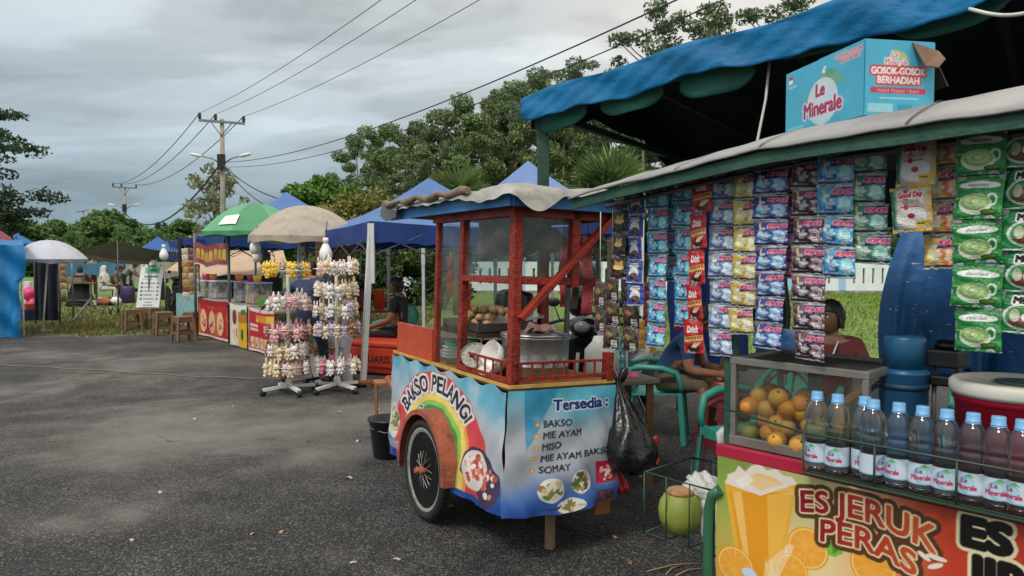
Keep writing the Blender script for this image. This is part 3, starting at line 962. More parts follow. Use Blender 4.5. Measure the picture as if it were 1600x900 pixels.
# ------------------------------------------------------------------ gazebos, umbrellas and stalls of the left row
ROW = Vector((-.49, .87, 0)); CROSS = Vector((.87, .49, 0)); ROWA = math.atan2(.49, .87)
BLUEC = M('blue_canopy_cloth', (84, 122, 180), .55, .12, 3, .15, 9, transl=.18)
NAVY = M('navy_canopy_cloth', (18, 56, 124), .55, .15, 3, .2, 9, transl=.06)
WPAINT = M('white_painted_steel', (205, 208, 210), .4, .12, 8)
GREYM = M('grey_steel', (104, 108, 112), .45, .2, 8, metal=.5)
BLACKM = M('black_steel', (26, 27, 29), .5, .2)
def gazebo(label, near, ang, w, d, eave, peak, cloth, legm, val=.25, lean=0.0, lw=.055, legs=(1, 1, 1, 1), truss=True, group='blue pop-up gazebos'):
    root = thing('gazebo', label, 'gazebo', near, group)
    o = Vector(near); ex = Vector((math.cos(ang), math.sin(ang), 0)); ey = Vector((-math.sin(ang), math.cos(ang), 0))
    P = lambda x, y, z: o + ex * x + ey * y + Vector((0, 0, z))
    cs = [(0, 0), (w, 0), (w, d), (0, d)]
    mb = MB()
    c = P(w / 2, d / 2, peak)
    for i in range(4):
        a, b = cs[i], cs[(i + 1) % 4]
        A, B = P(*a, eave), P(*b, eave)
        def roof(u, v, A=A, B=B):
            p = A.lerp(B, u).lerp(c, v)
            return p - Vector((0, 0, .16 * math.sin(math.pi * v) + .05 * math.sin(math.pi * u) * (1 - v)))
        mb.sheet(roof, 12, 10)
    mb.build('canopy', cloth, root)
    mb = MB()
    for i in range(4):
        a, b = cs[i], cs[(i + 1) % 4]
        A, B = P(*a, eave), P(*b, eave)
        nrm = (B - A).cross(Vector((0, 0, 1))).normalized()
        mb.sheet(lambda u, v: A.lerp(B, u) + nrm * (.012 + .012 * math.sin(u * 23 + i) * v) - Vector((0, 0, val * v + .05 * math.sin(math.pi * u) + .012 * math.sin(u * 60) * v)), 40, 3)
    mb.build('valance', NAVY, root)
    for i, (x, y) in enumerate(cs):
        if not legs[i]: continue
        mb = MB()
        mb.bar(P(x, y, 0) + Vector((-.10, -.07, 0)) * lean, P(x, y, eave - .05), lw)
        mb.bar(P(x, y, eave * .62), P(x, y, eave - .03), lw * 1.25)
        lg = mb.build('leg', legm, root)
        mb = MB(); q = P(x, y, 0) + Vector((-.10, -.07, 0)) * lean
        mb.box(q + Vector((0, 0, .01)), (.12, .12, .016), ang); mb.build('foot_plate', legm, lg)
    if truss:
        mb = MB()
        for i in range(4):
            a, b = cs[i], cs[(i + 1) % 4]
            for k in range(4):
                for (s0, s1) in ((-.12, -.42), (-.42, -.12)):
                    p = P(*a, eave + s0).lerp(P(*b, eave + s0), k / 4)
                    q = P(*a, eave + s1).lerp(P(*b, eave + s1), (k + 1) / 4)
                    mb.bar(p, q, .014)
        mb.build('truss', GREYM, root)
    return root
gn = G(563, 602)
gazebo('blue gazebo with a leaning white leg beside the plush racks', (gn.x + .13, gn.y + .08, 0), ROWA, 3, 3.5, 1.99, 2.75, BLUEC, WPAINT, lean=1.0, lw=.06)
g2 = V(825, 402, 14); gazebo('pale blue gazebo peak showing above the cart roof', (g2.x - 1.5 * (.87 - .49), 14 - 1.5 * (.49 + .87), 0), ROWA, 3, 3, 2.25, 3.36, M('pale_blue_cloth', (120, 150, 205), .55, .12, 3, transl=.25), WPAINT)
g3 = V(455, 402, 16.2); gazebo('navy sided gazebo over the drink counters, behind the two umbrellas', (g3.x - .55, 13.9, 0), ROWA, 3.2, 4.2, 2.06, 3.0, BLUEC, GREYM, val=.3, legs=(0, 1, 1, 1))
g4 = V(250, 402, 30); gazebo('small far blue gazebo beyond the white standing banner', (g4.x - .6, 28.3, 0), ROWA, 2.6, 2.6, 1.75, 2.4, M('mid_blue_cloth', (48, 104, 176), .55, .12, 3, transl=.2), GREYM)
g5 = V(22, 402, 34); gazebo('pointed blue gazebo top behind the grey umbrella', (g5.x - 1.2, 33, 0), ROWA, 2.4, 2.4, 2.2, 3.2, M('mid_blue_cloth'), GREYM)
g6 = V(300, 402, 19); gazebo('flat blue canopy edge on black posts beside the yellow sign', (g6.x + .95, 16.2, 0), ROWA, 2.0, 2.6, 1.98, 2.12, NAVY, BLACKM, val=.16, legs=(1, 0, 0, 0))
# beige tarpaulin roof behind
root = thing('tarp_shelter', 'low beige tarpaulin shelter behind the drink counters', 'tarp shelter', (-8.2, 21, 0))
mb = MB()
a, b, c_, d_ = V(258, 424, 20), V(452, 424, 18.5), V(440, 380, 22), V(322, 384, 23)
mb.sheet(lambda u, v: a.lerp(b, u).lerp(d_.lerp(c_, u), v) + Vector((0, 0, -.12 * math.sin(math.pi * u) + .04 * math.sin(u * 14 + v * 5))), 24, 12)
mb.build('roof_sheet', M('beige_tarp', (206, 178, 150), .7, .15, 2, .1, 6, transl=.25), root)
for p in (a, b, c_, d_): each_tube('pole', [(p.x, p.y, 0), tuple(p)], .025, GREYM, root)
mb = MB(); mb.sheet(lambda u, v: d_.lerp(c_, u) * (1 - v) + Vector((d_.lerp(c_, u).x, d_.lerp(c_, u).y, 0)) * v, 10, 4); mb.build('back_sheet', M('dark_sheet', (30, 34, 44), .8, .3), root)
def umbrella(name, label, c, r, rim, top, cols, n=8, val=.1, seed=0, base=True, group=None, polem=GREYM, valm=None, tilt=(0, 0), pole_off=(0, 0)):
    root = thing(name, label, 'umbrella', (c[0], c[1], 0), group)
    rn = random.Random(seed)
    ph = rn.uniform(0, 1)
    def S(a, t):
        k = a / (2 * math.pi) * n + ph
        fr = k - math.floor(k)
        sag = 1 - .055 * math.sin(math.pi * fr) * t
        z = rim + (top - rim) * (1 - t ** 2.1) - .03 * math.sin(math.pi * fr) * t * (1 - t) * 3
        x, y = r * t * sag * math.cos(a), r * t * sag * math.sin(a)
        return Vector((c[0] + x, c[1] + y, z + tilt[0] * x + tilt[1] * y))
    mb = MB(); NA = n * 8
    vs = [S(2 * math.pi * i / NA, j / 12) for j in range(13) for i in range(NA)]
    fs, ms = [], []
    for j in range(12):
        for i in range(NA):
            fs.append((j * NA + i, j * NA + (i + 1) % NA, (j + 1) * NA + (i + 1) % NA, (j + 1) * NA + i))
            ms.append(int(math.floor((i + .5) / NA * n + ph)) % n % len(cols))
    mb.v = [tuple(p) for p in vs]; mb.f = [list(f) for f in fs]; mb.m = ms; mb.s = [True] * len(fs)
    can = mb.build('canopy', cols, root)
    mb = MB()
    mb.sheet(lambda u, v: S(2 * math.pi * u, 1) + Vector((0, 0, -val * v * (1 - .35 * abs(math.sin(math.pi * (u * n + ph)))))) + (S(2 * math.pi * u, 1) - Vector((c[0], c[1], S(2 * math.pi * u, 1).z))).normalized() * .01 * math.sin(u * 90) * v, NA, 2)
    mb.build('valance', valm or cols, root)
    mb = MB(); mb.tube([(c[0] + pole_off[0], c[1] + pole_off[1], 0), (c[0], c[1], top - .02)], .02, 8); mb.build('pole', polem, root)
    mb = MB()
    for i in range(n):
        a = 2 * math.pi * (i - ph) / n
        mb.tube([S(a, .03) - Vector((0, 0, .03)), S(a, .5) - Vector((0, 0, .02)), S(a, .99) - Vector((0, 0, .012))], .006, 4)
    mb.build('ribs', GREYM, root)
    if base:
        mb = MB(); mb.lathe([(.22, 0), (.22, .03), (.05, .05), (.03, .14), (.0, .14)], (c[0] + pole_off[0], c[1] + pole_off[1], 0), 16); mb.build('base', M('concrete_base', (120, 112, 100), .9, .3), root)
    return root, S
GRN = M('green_umbrella_cloth', (84, 152, 112), .55, .1, 3, transl=.2); GRN2 = M('green_umbrella_cloth_pale', (104, 176, 130), .55, .1, 3, transl=.2)
p = V(398, 318, 13)
ur, S = umbrella('umbrella', 'green market umbrella with a white patch over the drink counters', (p.x, 13), .90, p.z - .5, p.z, [GRN, GRN2], 8, .09, 1, base=False)
mb = MB()
aa = -2.05
mb.sheet(lambda u, v: S(aa + .45 * u, .70 + .2 * v) + Vector((-.012, -.02, .012)), 8, 4); mb.build('white_patch', M('white_patch', (224, 226, 222), .6, .15), ur)
p = V(476, 321, 11.4)
umbrella('umbrella', 'weathered beige market umbrella beside the green one', (p.x + .02, 11.4), .88, p.z - .48, p.z, [M('beige_umbrella_cloth', (182, 172, 156), .75, .2, 5, transl=.2), M('beige_umbrella_cloth_b', (176, 168, 154), .75, .2, 5, transl=.2)], 8, .12, 2, base=False, tilt=(-.02, 0))
p = V(76, 375, 15.6)
umbrella('umbrella', 'pale grey umbrella on a thin white pole on the grass at left', (p.x, 15.6), .72, p.z - .40, p.z, [M('grey_umbrella_cloth', (196, 200, 214), .6, .1, 4, transl=.2)], 8, .1, 3, True, None, WPAINT, M('grey_valance', (120, 124, 140), .6, .1), pole_off=(-.05, -.2))
p = V(10, 357, 15.5)
umbrella('umbrella', 'dull red umbrella half hidden behind the blue tarp', (p.x - .5, 15.5), .55, p.z - .25, p.z + .05, [M('dull_red_cloth', (150, 72, 84), .6, .1, 4, transl=.2)], 8, .1, 4, False)
p = V(562, 346, 18)
umbrella('umbrella', 'red umbrella tip behind the beige umbrella and the gazebo', (p.x, 18), .7, p.z - .35, p.z + .03, [M('red_cloth', (196, 62, 64), .6, .1, 4, transl=.2)], 8, .1, 5, False)
# blue tarp stall at the left edge
root = thing('tarp_stall', 'bright blue tarpaulin wall at the left edge of the photo', 'tarp', (-11.2, 14.6, 0))
a, b = V(-60, 380, 14.3), V(24, 376, 14.3); x0, x1 = a.x, V(36, 402, 14.3).x
TARP = M('blue_tarp', (8, 112, 172), .42, .14, 3, .35, 14, transl=.12)
def tw(u, v):
    x = x0 + (x1 - x0) * u
    z = 1.78 * v
    if v > .62: x += .10 * math.sin((v - .62) / .38 * math.pi * .9) * u ** 6
    else: x -= .12 * u ** 6 * (1 - v / .62) ** .5 * 0 + .05 * u ** 6
    y = 14.25 + .05 * math.sin(u * 19) * (1 - v * .5) + .03 * math.sin(v * 17 + u * 9)
    return Vector((x, y, z + .012 * math.sin(u * 20)))
mb = MB(); mb.sheet(tw, 60, 30)
mb.sheet(lambda u, v: tw(1, u) + Vector((-1.15 * v, 1.6 * v, 0)), 30, 6)
mb.sheet(lambda u, v: tw(u, 1) + Vector((-1.15 * v, 1.6 * v, .12 * math.sin(v * math.pi))), 30, 8)
mb.build('tarp_sheet', TARP, root)
for x, y in ((x1 - .06, 14.35), (x1 - 1.2, 15.8), (x0, 14.35)): each_tube('pole', [(x, y, 0), (x, y, 1.74)], .02, WPAINT, root)
# dark tarp walls behind the grey umbrella, brown tarp line
root = thing('tarp_screen', 'dark navy cloth screen behind the grey umbrella pole', 'screen', (-10.7, 17, 0))
a, b = V(52, 402, 17), V(90, 402, 17)
mb = MB(); mb.sheet(lambda u, v: Vector((a.x + (b.x - a.x) * u, 17 + .06 * math.sin(u * 16), .1 + 1.42 * v)), 24, 6); mb.build('cloth', M('dark_navy_cloth', (26, 30, 44), .85, .25), root)
for x in (a.x, b.x): each_tube('pole', [(x, 17.03, 0), (x, 17.03, 1.55)], .02, GREYM, root)
root = thing('tarp_awning', 'grey brown tarp stretched low between poles behind the grey umbrella', 'awning', (-11.2, 20, 0))
a, b = V(112, 392, 18), V(232, 408, 22)
mb = MB(); mb.sheet(lambda u, v: a.lerp(b, u) + Vector((.25 * v, 1.6 * v, .28 * v - .07 * math.sin(math.pi * u))), 20, 6)
mb.sheet(lambda u, v: a.lerp(b, u) + Vector((0, 0, -.10 * v - .07 * math.sin(math.pi * u))), 20, 2); mb.build('cloth', M('brown_grey_tarp', (92, 88, 82), .8, .2), root)
for q in (a, b):
    each_tube('pole', [(q.x, q.y, 0), (q.x, q.y, q.z + .02)], .022, GREYM, root)
    each_tube('pole', [(q.x + .25, q.y + 1.6, 0), (q.x + .25, q.y + 1.6, q.z + .28)], .022, GREYM, root)
p = V(112, 402, 26)
root = thing('tarp_awning', 'teal blue low awning far behind the standing people', 'awning', (p.x, 26, 0))
mb = MB(); mb.sheet(lambda u, v: Vector((p.x - .7 + 2.1 * u, 26 + .9 * v, 1.35 - .45 * (1 - v) + .05 * math.sin(u * 12))), 16, 5); mb.build('cloth', M('teal_tarp', (36, 110, 140), .6, .2, transl=.2), root)
for x in (p.x - .7, p.x + 1.4):
    each_tube('pole', [(x, 26.9, 0), (x, 26.9, 1.36)], .02, GREYM, root)
    each_tube('pole', [(x, 26, 0), (x, 26, .9)], .02, GREYM, root)
# table with white cloth under the grey umbrella, tray table, goods
WOOD = M('old_wood', (112, 84, 58), .75, .35, 6, .4, 30, stretch=(1, 1, .2))
CLOTHW = M('white_cloth', (214, 212, 206), .8, .12, 5, .2, 12, transl=.1)
def table(name, label, c, w, d, h, ang, top, leg, cat='table', legw=.045, group=None):
    root = thing(name, label, cat, (c[0], c[1], 0), group)
    ex = Vector((math.cos(ang), math.sin(ang), 0)); ey = Vector((-math.sin(ang), math.cos(ang), 0)); o = Vector((c[0], c[1], 0))
    mb = MB(); mb.box(o + Vector((0, 0, h - .015)), (w, d, .03), ang); mb.build('table_top', top, root, bevel=.004)
    for sx_ in (-1, 1):
        for sy_ in (-1, 1):
            q = o + ex * sx_ * (w / 2 - .05) + ey * sy_ * (d / 2 - .05)
            mb = MB(); mb.bar(q, q + Vector((0, 0, h - .03)), legw); mb.build('leg', leg, root)
    mb = MB()
    for sy_ in (-1, 1): mb.bar(o + ex * -(w / 2 - .05) + ey * sy_ * (d / 2 - .05) + Vector((0, 0, .2)), o + ex * (w / 2 - .05) + ey * sy_ * (d / 2 - .05) + Vector((0, 0, .2)), .03)
    mb.build('stretcher', leg, root)
    return root
p = G(75, 492); t_ = table('bench', 'low dark bench with a white cloth over its end by the umbrella pole', (p.x + .05, p.y, 0), .5, .35, .42, .2, WOOD, WOOD, 'bench')
q = (p.x + .28, p.y - .1)
mb = MB(); mb.slab(lambda u, v: Vector((q[0] - .24 + (.24 * min(1, u * 2)) + .03 * max(0, u - .5), q[1] - .08 + .22 * v, .435 if u < .5 else .435 - .36 * (u - .5) * 2)), 16, 4, (.008, -.003, .008)); tag(mb.build('cloth', CLOTHW), 'white cloth hanging over the end of the low bench', 'cloth')
p = G(88, 482); table('display_table', 'wooden display table with a raised tray behind the grey umbrella', (p.x, p.y + 1.0, 0), 1.2, .5, .75, .1, WOOD, GREYM)
mb = MB(); mb.bx(p.x - .5, p.x + .3, p.y + .85, p.y + 1.15, .755, .80); mb.bx(p.x - .45, p.x + .25, p.y + .9, p.y + 1.1, .80, .90); tag(mb.build('goods_tray', M('tray_goods', (120, 112, 92), .6, .5, 30), None, bevel=.01), 'tray of packed goods on the wooden display table', 'tray')
def snack_strip(name, label, top, n, w, h, mats, seed, group, gap=0.0, swing=.02, cat='snack strip', chunks=True):
    r = random.Random(seed); root = thing(name, label, cat, (top[0], top[1], top[2] - n * h), group)
    top = Vector(top)
    mb = MB(); mb.tube([top + Vector((0, 0, .03)), top - Vector((0, .0, n * h))], .003, 4); mb.build('cord', M('cord_string', (180, 176, 160), .8), root)
    for k in range(n):
        c = top + Vector((r.uniform(-swing, swing) * .4, -.012, -h * (k + .5)))
        mb = MB(); a = r.uniform(-.25, .25)
        pillow(mb, c, w, h * .97, w * .2, Matrix.Rotation(a, 3, 'Z') @ Matrix.Rotation(r.uniform(-.1, .1), 3, 'Y'), r)
        mb.build('packet', r.choice(mats), root)
    return root
SN = [M('snack_' + str(i), c, .35, .5, 30, .3, 40) for i, c in enumerate([(196, 170, 128), (150, 110, 80), (206, 196, 180), (120, 74, 66), (180, 140, 84)])]
p = V(98, 400, 17.5); snack_strip('snack_strip', 'strip of pale snack packets hanging under the grey umbrella', (p.x, 17.5, 1.55), 7, .16, .15, SN[:3], 1, None)
PINK = M('pink_plastic', (206, 58, 122), .4, .15, 8, .3, 18)
p = G(30, 503)
for i, (dx, dz, m, lb) in enumerate([(.05, .55, PINK, 'pink plastic bag of goods beside the blue tarp, upper one'), (.14, .30, M('magenta_plastic', (190, 48, 96), .4, .2, 8, .3, 18), 'darker pink plastic bag stacked under the upper pink bag')]):
    mb = MB(); mb.ball((p.x + dx, p.y + .35, dz + .1), (.17, .16, .18), n=14, m=10, jit=.1); tag(mb.build('plastic_bag', m), lb, 'plastic bag')
mb = MB(); mb.lathe([(.14, 0), (.17, .02), (.19, .28), (.2, .30), (.18, .3), (.0, .27)], (p.x + .12, p.y + .2, 0), 18); tag(mb.build('basin', M('dark_blue_plastic', (34, 52, 96), .45, .15)), 'dark blue tub on the grass beside the blue tarp', 'tub')
mb = MB(); mb.lathe([(.11, 0), (.14, .02), (.15, .13), (.16, .14), (.0, .12)], (p.x + .16, p.y + .22, .29), 18); tag(mb.build('basin', M('orange_plastic', (222, 84, 44), .45, .15)), 'small orange basin sitting on the dark blue tub', 'basin')
p = G(40, 500)
mb = MB(); mb.bx(p.x - .09, p.x + .09, p.y + .05, p.y + .25, .02, .95); tag(mb.build('white_board', WPAINT, None, bevel=.01), 'narrow white board standing at the edge of the blue tarp', 'board')
# goods laid out on the grass
GOOD = [((206, 178, 140), 'cream cardboard box of goods on the grass mat'), ((60, 140, 190), 'blue plastic bundle on the grass mat'), ((214, 190, 160), 'flat tan parcel on the grass mat'), ((226, 222, 214), 'white cloth bundle on the grass mat'), ((196, 120, 84), 'orange brown bag on the grass mat'), ((80, 56, 44), 'dark brown bag at the end of the grass mat'), ((228, 226, 222), 'small white parcel at the right of the grass mat')]
p0, p1 = G(126, 478), G(188, 476)
mb = MB(); mb.sheet(lambda u, v: Vector((p0.x + (p1.x - p0.x) * u, p0.y - .5 + 1.1 * v, .012 + .008 * math.sin(u * 20))), 12, 4); tag(mb.build('ground_mat', M('mat_sheet', (96, 92, 78), .9, .3)), 'worn sheet spread on the grass under the goods', 'mat')
for i, (cc, lb) in enumerate(GOOD):
    c = p0.lerp(p1, (i + .5) / 7)
    mb = MB()
    if i in (0, 2): mb.box((c.x, c.y - .2, .14 if i == 0 else .1), (.32, .26, .25 if i == 0 else .16), .2)
    else: mb.ball((c.x, c.y - .15 + .1 * (i % 2), .13), (.2, .17, .13), n=12, m=8, jit=.14)
    tag(mb.build('goods_box' if i in (0, 2) else 'goods_bundle', M('good' + str(i), cc, .7, .2, 8), None, bevel=.01 if i in (0, 2) else 0), lb, 'box' if i in (0, 2) else 'bundle')
p = G(200, 473); mb = MB(); mb.lathe([(.2, 0), (.23, .03), (.23, .52), (.2, .56), (.0, .57)], (p.x, p.y, 0), 18); tag(mb.build('drum', M('purple_plastic', (64, 44, 92), .45, .2)), 'purple plastic drum beside the white standing banner', 'drum')
a, b = G(114, 503), G(142, 484)
mb = MB(); mb.tube([(a.x, a.y, .03), (b.x, b.y, .32)], .03, 8); mb.tube([(b.x, b.y, .32), (b.x + .1, b.y + .1, 0)], .02, 6); tag(mb.build('fallen_pole', GREYM), 'grey metal pole lying propped on the grass', 'pole')
for i, px in enumerate((166, 178, 190)):
    q = G(px, 492); mb = MB(); mb.tube([(q.x - .1, q.y, 0), (q.x, q.y + .05, .34), (q.x + .12, q.y, 0)], .014, 6); tag(mb.build('metal_trestle', BLACKM), ['bent black rod standing on the grass, left of three', 'bent black rod standing on the grass, middle of three', 'bent black rod standing on the grass, nearest the stools'][i], 'rod')
# white standing banner
pb0, pb1 = G(212, 484), G(248, 484)
W_, H_ = pb1.x - pb0.x, 1.36
P = Paint(1.0, 2.6, 60, 150, (222, 226, 228))
P.rect(.2, 2.0, .85, 2.35, (120, 186, 160)); P.rect(.3, 2.1, .75, 2.25, (40, 130, 92)); P.ell(.5, 2.42, .2, .08, (70, 150, 120))
for (x, y) in ((.12, 2.45), (.86, 2.45)): P.ell(x, y, .05, .05, (110, 110, 150))
P.rect(.2, 1.78, .8, 1.86, (70, 110, 120)); P.rect(.15, 1.66, .6, 1.7, (90, 140, 140))
for k in range(5):
    y = 1.45 - k * .22
    P.ell(.16, y, .055, .055, (60, 80, 120)); P.rect(.26, y - .02, .72 - .1 * (k % 2), y + .03, (100, 112, 130)); P.ell(.84, y, .05, .05, (90, 100, 130))
P.rect(.3, .2, .7, .26, (120, 130, 140)); P.rect(.35, .36, .65, .4, (60, 60, 70))
root = thing('standing_banner', 'tall white banner with green heading and small lines leaning by the stools', 'banner', (pb0.x + W_ / 2, pb0.y, 0))
panel('print', P, lambda u, v: (pb0.x + W_ * u + .09 * v, pb0.y + .22 * v + .01 * np.sin(v * 9), .02 + H_ * v), M('painted_vinyl', attr=True, rough=.45, var=.06, transl=.06), root)
mb = MB()
for s_ in (.02, .98): mb.tube([(pb0.x + W_ * s_, pb0.y + .03, 0), (pb0.x + W_ * s_ + .09, pb0.y + .26, H_ + .03)], .014, 6)
mb.tube([(pb0.x + W_ * .5, pb0.y + .75, 0), (pb0.x + W_ * .5 + .09, pb0.y + .25, H_)], .014, 6)
mb.build('stand', GREYM, root)
# brown plastic stools
STOOL = M('brown_plastic', (112, 88, 64), .5, .15, 9, .15, 50)
def make_stool():
    root = thing('stool', 'x', 'stool', (0, 0, 0), 'brown plastic stools')
    mb = MB(); mb.lathe([(.0, .43), (.145, .43), (.16, .44), (.165, .455), (.15, .465), (.03, .462), (.0, .458)], (0, 0, 0), 4, R=Matrix.Rotation(rad(45), 3, 'Z'), smooth=False)
    mb = MB(); mb.bx(-.15, .15, -.15, .15, .425, .46); mb.build('seat', STOOL, root, bevel=.012)
    for sx_ in (-1, 1):
        for sy_ in (-1, 1):
            mb = MB(); mb.bar((sx_ * .165, sy_ * .165, 0), (sx_ * .135, sy_ * .135, .43), .05, .05); mb.build('leg', STOOL, root, bevel=.006)
    for a in range(4):
        R_ = Matrix.Rotation(a * math.pi / 2, 3, 'Z')
        mb = MB(); mb.box(R_ @ Vector((0, .142, .39)), (.26, .012, .075), R_); mb.build('apron', STOOL, root)
        mb = MB(); mb.box(R_ @ Vector((0, .155, .16)), (.30, .014, .06), R_); mb.build('stretcher', STOOL, root)
    return root
st = make_stool()
for i, (px, py, rz, lb) in enumerate([(287, 533, .25, 'brown stool nearest the camera by the red banner'), (304, 523, .5, 'brown stool just behind the nearest one, against the red banner'), (256, 523, .1, 'brown stool left of the nearest one'), (240, 514, .4, 'brown stool half hidden behind its neighbour, before the white banner'), (228, 513, .7, 'brown stool at the foot of the white standing banner'), (207, 517, .15, 'brown stool farthest left in the group')]):
    put(st if i == 0 else copy_tree(st), G(px, py), rz + ROWA, 1.0, lb)
# counters with printed banners along the left row
VINYL = M('painted_vinyl')
def counter_paint(kind, seed):
    P = Paint(1.5, .72, 110, 60, (186, 36, 44))
    r = random.Random(seed)
    n = P.noise(5, seed)
    if kind == 0:
        P.put(sm(.45, .62, n), (206, 150, 60), .6)
        for k in range(3):
            x = .3 + k * .42
            P.ell(x, .3, .16, .22, (226, 190, 150)); P.food(x, .28, .12, .17, seed + k, [(210, 150, 70), (180, 60, 40), (230, 210, 170), (110, 50, 30)], 14, None)
        P.rect(0, .62, 1.5, .72, (160, 24, 36)); P.rect(0, 0, 1.5, .05, (226, 200, 190))
    elif kind == 1:
        P.a[:] = (214, 206, 190); P.rect(.75, .0, 1.5, .42, (222, 176, 40)); P.ell(1.1, .22, .12, .1, (60, 90, 60)); P.rect(.75, .42, 1.5, .6, (190, 120, 40))
        P.ell(.42, .5, .17, .14, (150, 40, 40)); P.food(.4, .2, .28, .17, seed, [(200, 140, 80), (150, 90, 50), (230, 200, 150)], 16, (230, 220, 200))
        P.rect(0, .62, 1.5, .72, (240, 236, 220)); P.rect(1.0, .56, 1.4, .64, (70, 120, 70))
    else:
        P.rect(0, .66, 1.5, .72, (226, 214, 206)); P.rect(0, 0, 1.5, .04, (230, 220, 214)); P.rect(0, 0, .05, .72, (230, 220, 214))
        P.rect(.45, .5, 1.45, .62, (236, 200, 60)); P.put(n > .55, (186, 36, 44), .35)
        for k in range(2):
            for j in range(2): P.rect(.12 + .75 * k, .34 + .07 * j, .55 + .75 * k, .385 + .07 * j, (230, 196, 190))
        for k in range(5): P.rect(.15 + k * .25, .06, .36 + k * .25, .24, (220, 190, 150)); P.food(.255 + k * .25, .15, .09, .08, seed + k, [(150, 70, 40), (240, 220, 190), (90, 50, 40)], 8, None)
    return P
TOPM = M('counter_top', (150, 142, 130), .6, .2)
def counter(label, pa, pb, zt, kind, seed, depth=.7, wav=.03):
    pa, pb = Vector(pa), Vector(pb)
    root = thing('stall_counter', label, 'stall counter', ((pa + pb) / 2)[:], 'drink and snack counters')
    d = (pb - pa); L = d.length; ex = d.normalized(); ey = Vector((-ex.y, ex.x, 0))
    if ey.y < 0: ey = -ey
    a = math.atan2(ex.y, ex.x)
    c = (pa + pb) / 2 + ey * depth / 2
    mb = MB(); mb.box((c.x, c.y, zt - .02), (L, depth, .04), a); mb.build('table_top', TOPM, root, bevel=.005)
    for s_ in (.03, .97):
        for q in (.05, .95):
            b = pa + d * s_ + ey * depth * q; mb = MB(); mb.bar(b, b + Vector((0, 0, zt - .03)), .035); mb.build('leg', GREYM, root)
    P = counter_paint(kind, seed)
    panel('printed_banner', P, lambda u, v: (pa.x + d.x * u - ey.x * (.02 + wav * .4 * np.sin(u * 9) * (1 - v)), pa.y + d.y * u - ey.y * (.02 + wav * np.sin(u * 11 + 1) * (1 - v)), .03 + (zt - .01) * v - .03 * np.sin(u * np.pi) * v), VINYL, root)
    return root, ex, ey
ca = G(312, 524); cb = G(358, 537); cc_ = G(362, 540); cd = G(388, 548); ce = G(391, 548); cf = G(432, 560)
counter('drink counter with a wavy red and yellow food banner', ca, cb, .74, 0, 3)
counter('narrow drink counter with a cream and yellow printed banner', cc_, cd, .74, 1, 4)
counter('snack counter with a red price banner, nearest the plush racks', ce, cf, .72, 2, 5)
q0, q1 = G(276, 512), G(311, 522)
root = thing('cloth_table', 'small table under a pale teal cloth behind the stools', 'table', ((q0 + q1) / 2)[:])
mb = MB(); mb.sheet(lambda u, v: q0.lerp(q1, u) + Vector((0, .02 * math.sin(u * 22) * (1 - v), .1 + .66 * v)), 30, 5); mb.sheet(lambda u, v: q0.lerp(q1, u) + Vector((.3 * v, .5 * v, .76)), 10, 4); mb.build('table_cloth', M('teal_cloth', (140, 186, 188), .7, .35, 9, transl=.1), root)
for u in (0.05, .95):
    for v in (.05, .95):
        b = q0.lerp(q1, u) + Vector((.3 * v, .5 * v, 0)); each_tube('leg', [b, b + Vector((0, 0, .75))], .015, GREYM, root)
# containers, jugs and cups on the counters
CLEARP = glass_mat('clear_plastic', (236, 238, 242), .8, .45)
LID = M('lavender_lid', (150, 138, 190), .4, .1); JUICE = M('orange_drink', (206, 146, 84), .35, .2); MILKY = M('milky_drink', (196, 186, 200), .4, .2)
def container(label, c, s, liquid, lid, ang, fill=.4):
    root = thing('drink_container', label, 'container', c, 'plastic drink containers on the counters')
    x, y, z = c; w, d, h = s
    mb = MB(); mb.box((x, y, z + h * .5), (w, d, h * .96), ang); mb.build('tub', CLEARP, root, bevel=.02)
    mb = MB(); mb.box((x, y, z + h * fill * .5 + .006), (w * .93, d * .93, h * fill), ang); mb.build('drink', liquid, root, bevel=.015)
    mb = MB(); mb.box((x, y, z + h + .002), (w * 1.05, d * 1.05, .03), ang); mb.build('lid', lid, root, bevel=.008)
ra = math.atan2(-.777, .629)
p = V(404, 468, 12.9); container('square container of orange drink with a lavender lid', (p.x, 12.9, .74), (.40, .34, .36), JUICE, LID, ra, .42)
p = V(384, 466, 13.6); container('square container of pale drink left of the orange drink', (p.x, 13.6, .74), (.38, .32, .36), MILKY, LID, ra, .3)
p = V(344, 470, 14.6); container('container of cloudy drink over the wavy red banner', (p.x, 14.6, .74), (.44, .32, .34), MILKY, M('pale_lid', (206, 210, 222), .4), ra, .25)
p = V(328, 470, 15.0); container('container with yellow packets inside, left end of the counter', (p.x, 15.0, .74), (.32, .28, .33), M('yellow_drink', (206, 190, 140), .4, .3), M('pale_lid'), ra, .5)
CUPM = [M('cup_orange', (232, 140, 52), .4), M('cup_magenta', (180, 44, 92), .4), M('cup_yellow', (226, 186, 60), .4), M('cup_green', (70, 120, 70), .4)]
for i, (px, Y, m, lb) in enumerate([(374, 13.6, 0, 'orange plastic beaker on the pale drink container'), (393, 13.2, 1, 'magenta beaker on the drink containers'), (402, 12.9, 2, 'yellow beaker on the orange drink container'), (322, 15.1, 1, 'dark magenta beaker on the left container'), (333, 14.8, 0, 'orange beaker on the cloudy drink container')]):
    p = V(px, 440, Y); mb = MB(); mb.lathe([(.06, 0), (.075, .12), (.07, .12), (.055, .01), (0, .01)], (p.x, Y, 1.117 if Y < 14 else 1.096), 14); tag(mb.build('beaker', CUPM[m]), lb, 'beaker', 'plastic beakers on the containers')
p = V(418, 470, 12.4); mb = MB(); mb.bx(p.x - .12, p.x + .1, 12.3, 12.55, .74, .86); tag(mb.build('green_basket', M('leaf_green_plastic', (70, 140, 60), .5, .2), None, bevel=.01), 'green plastic basket at the end of the counter', 'basket')
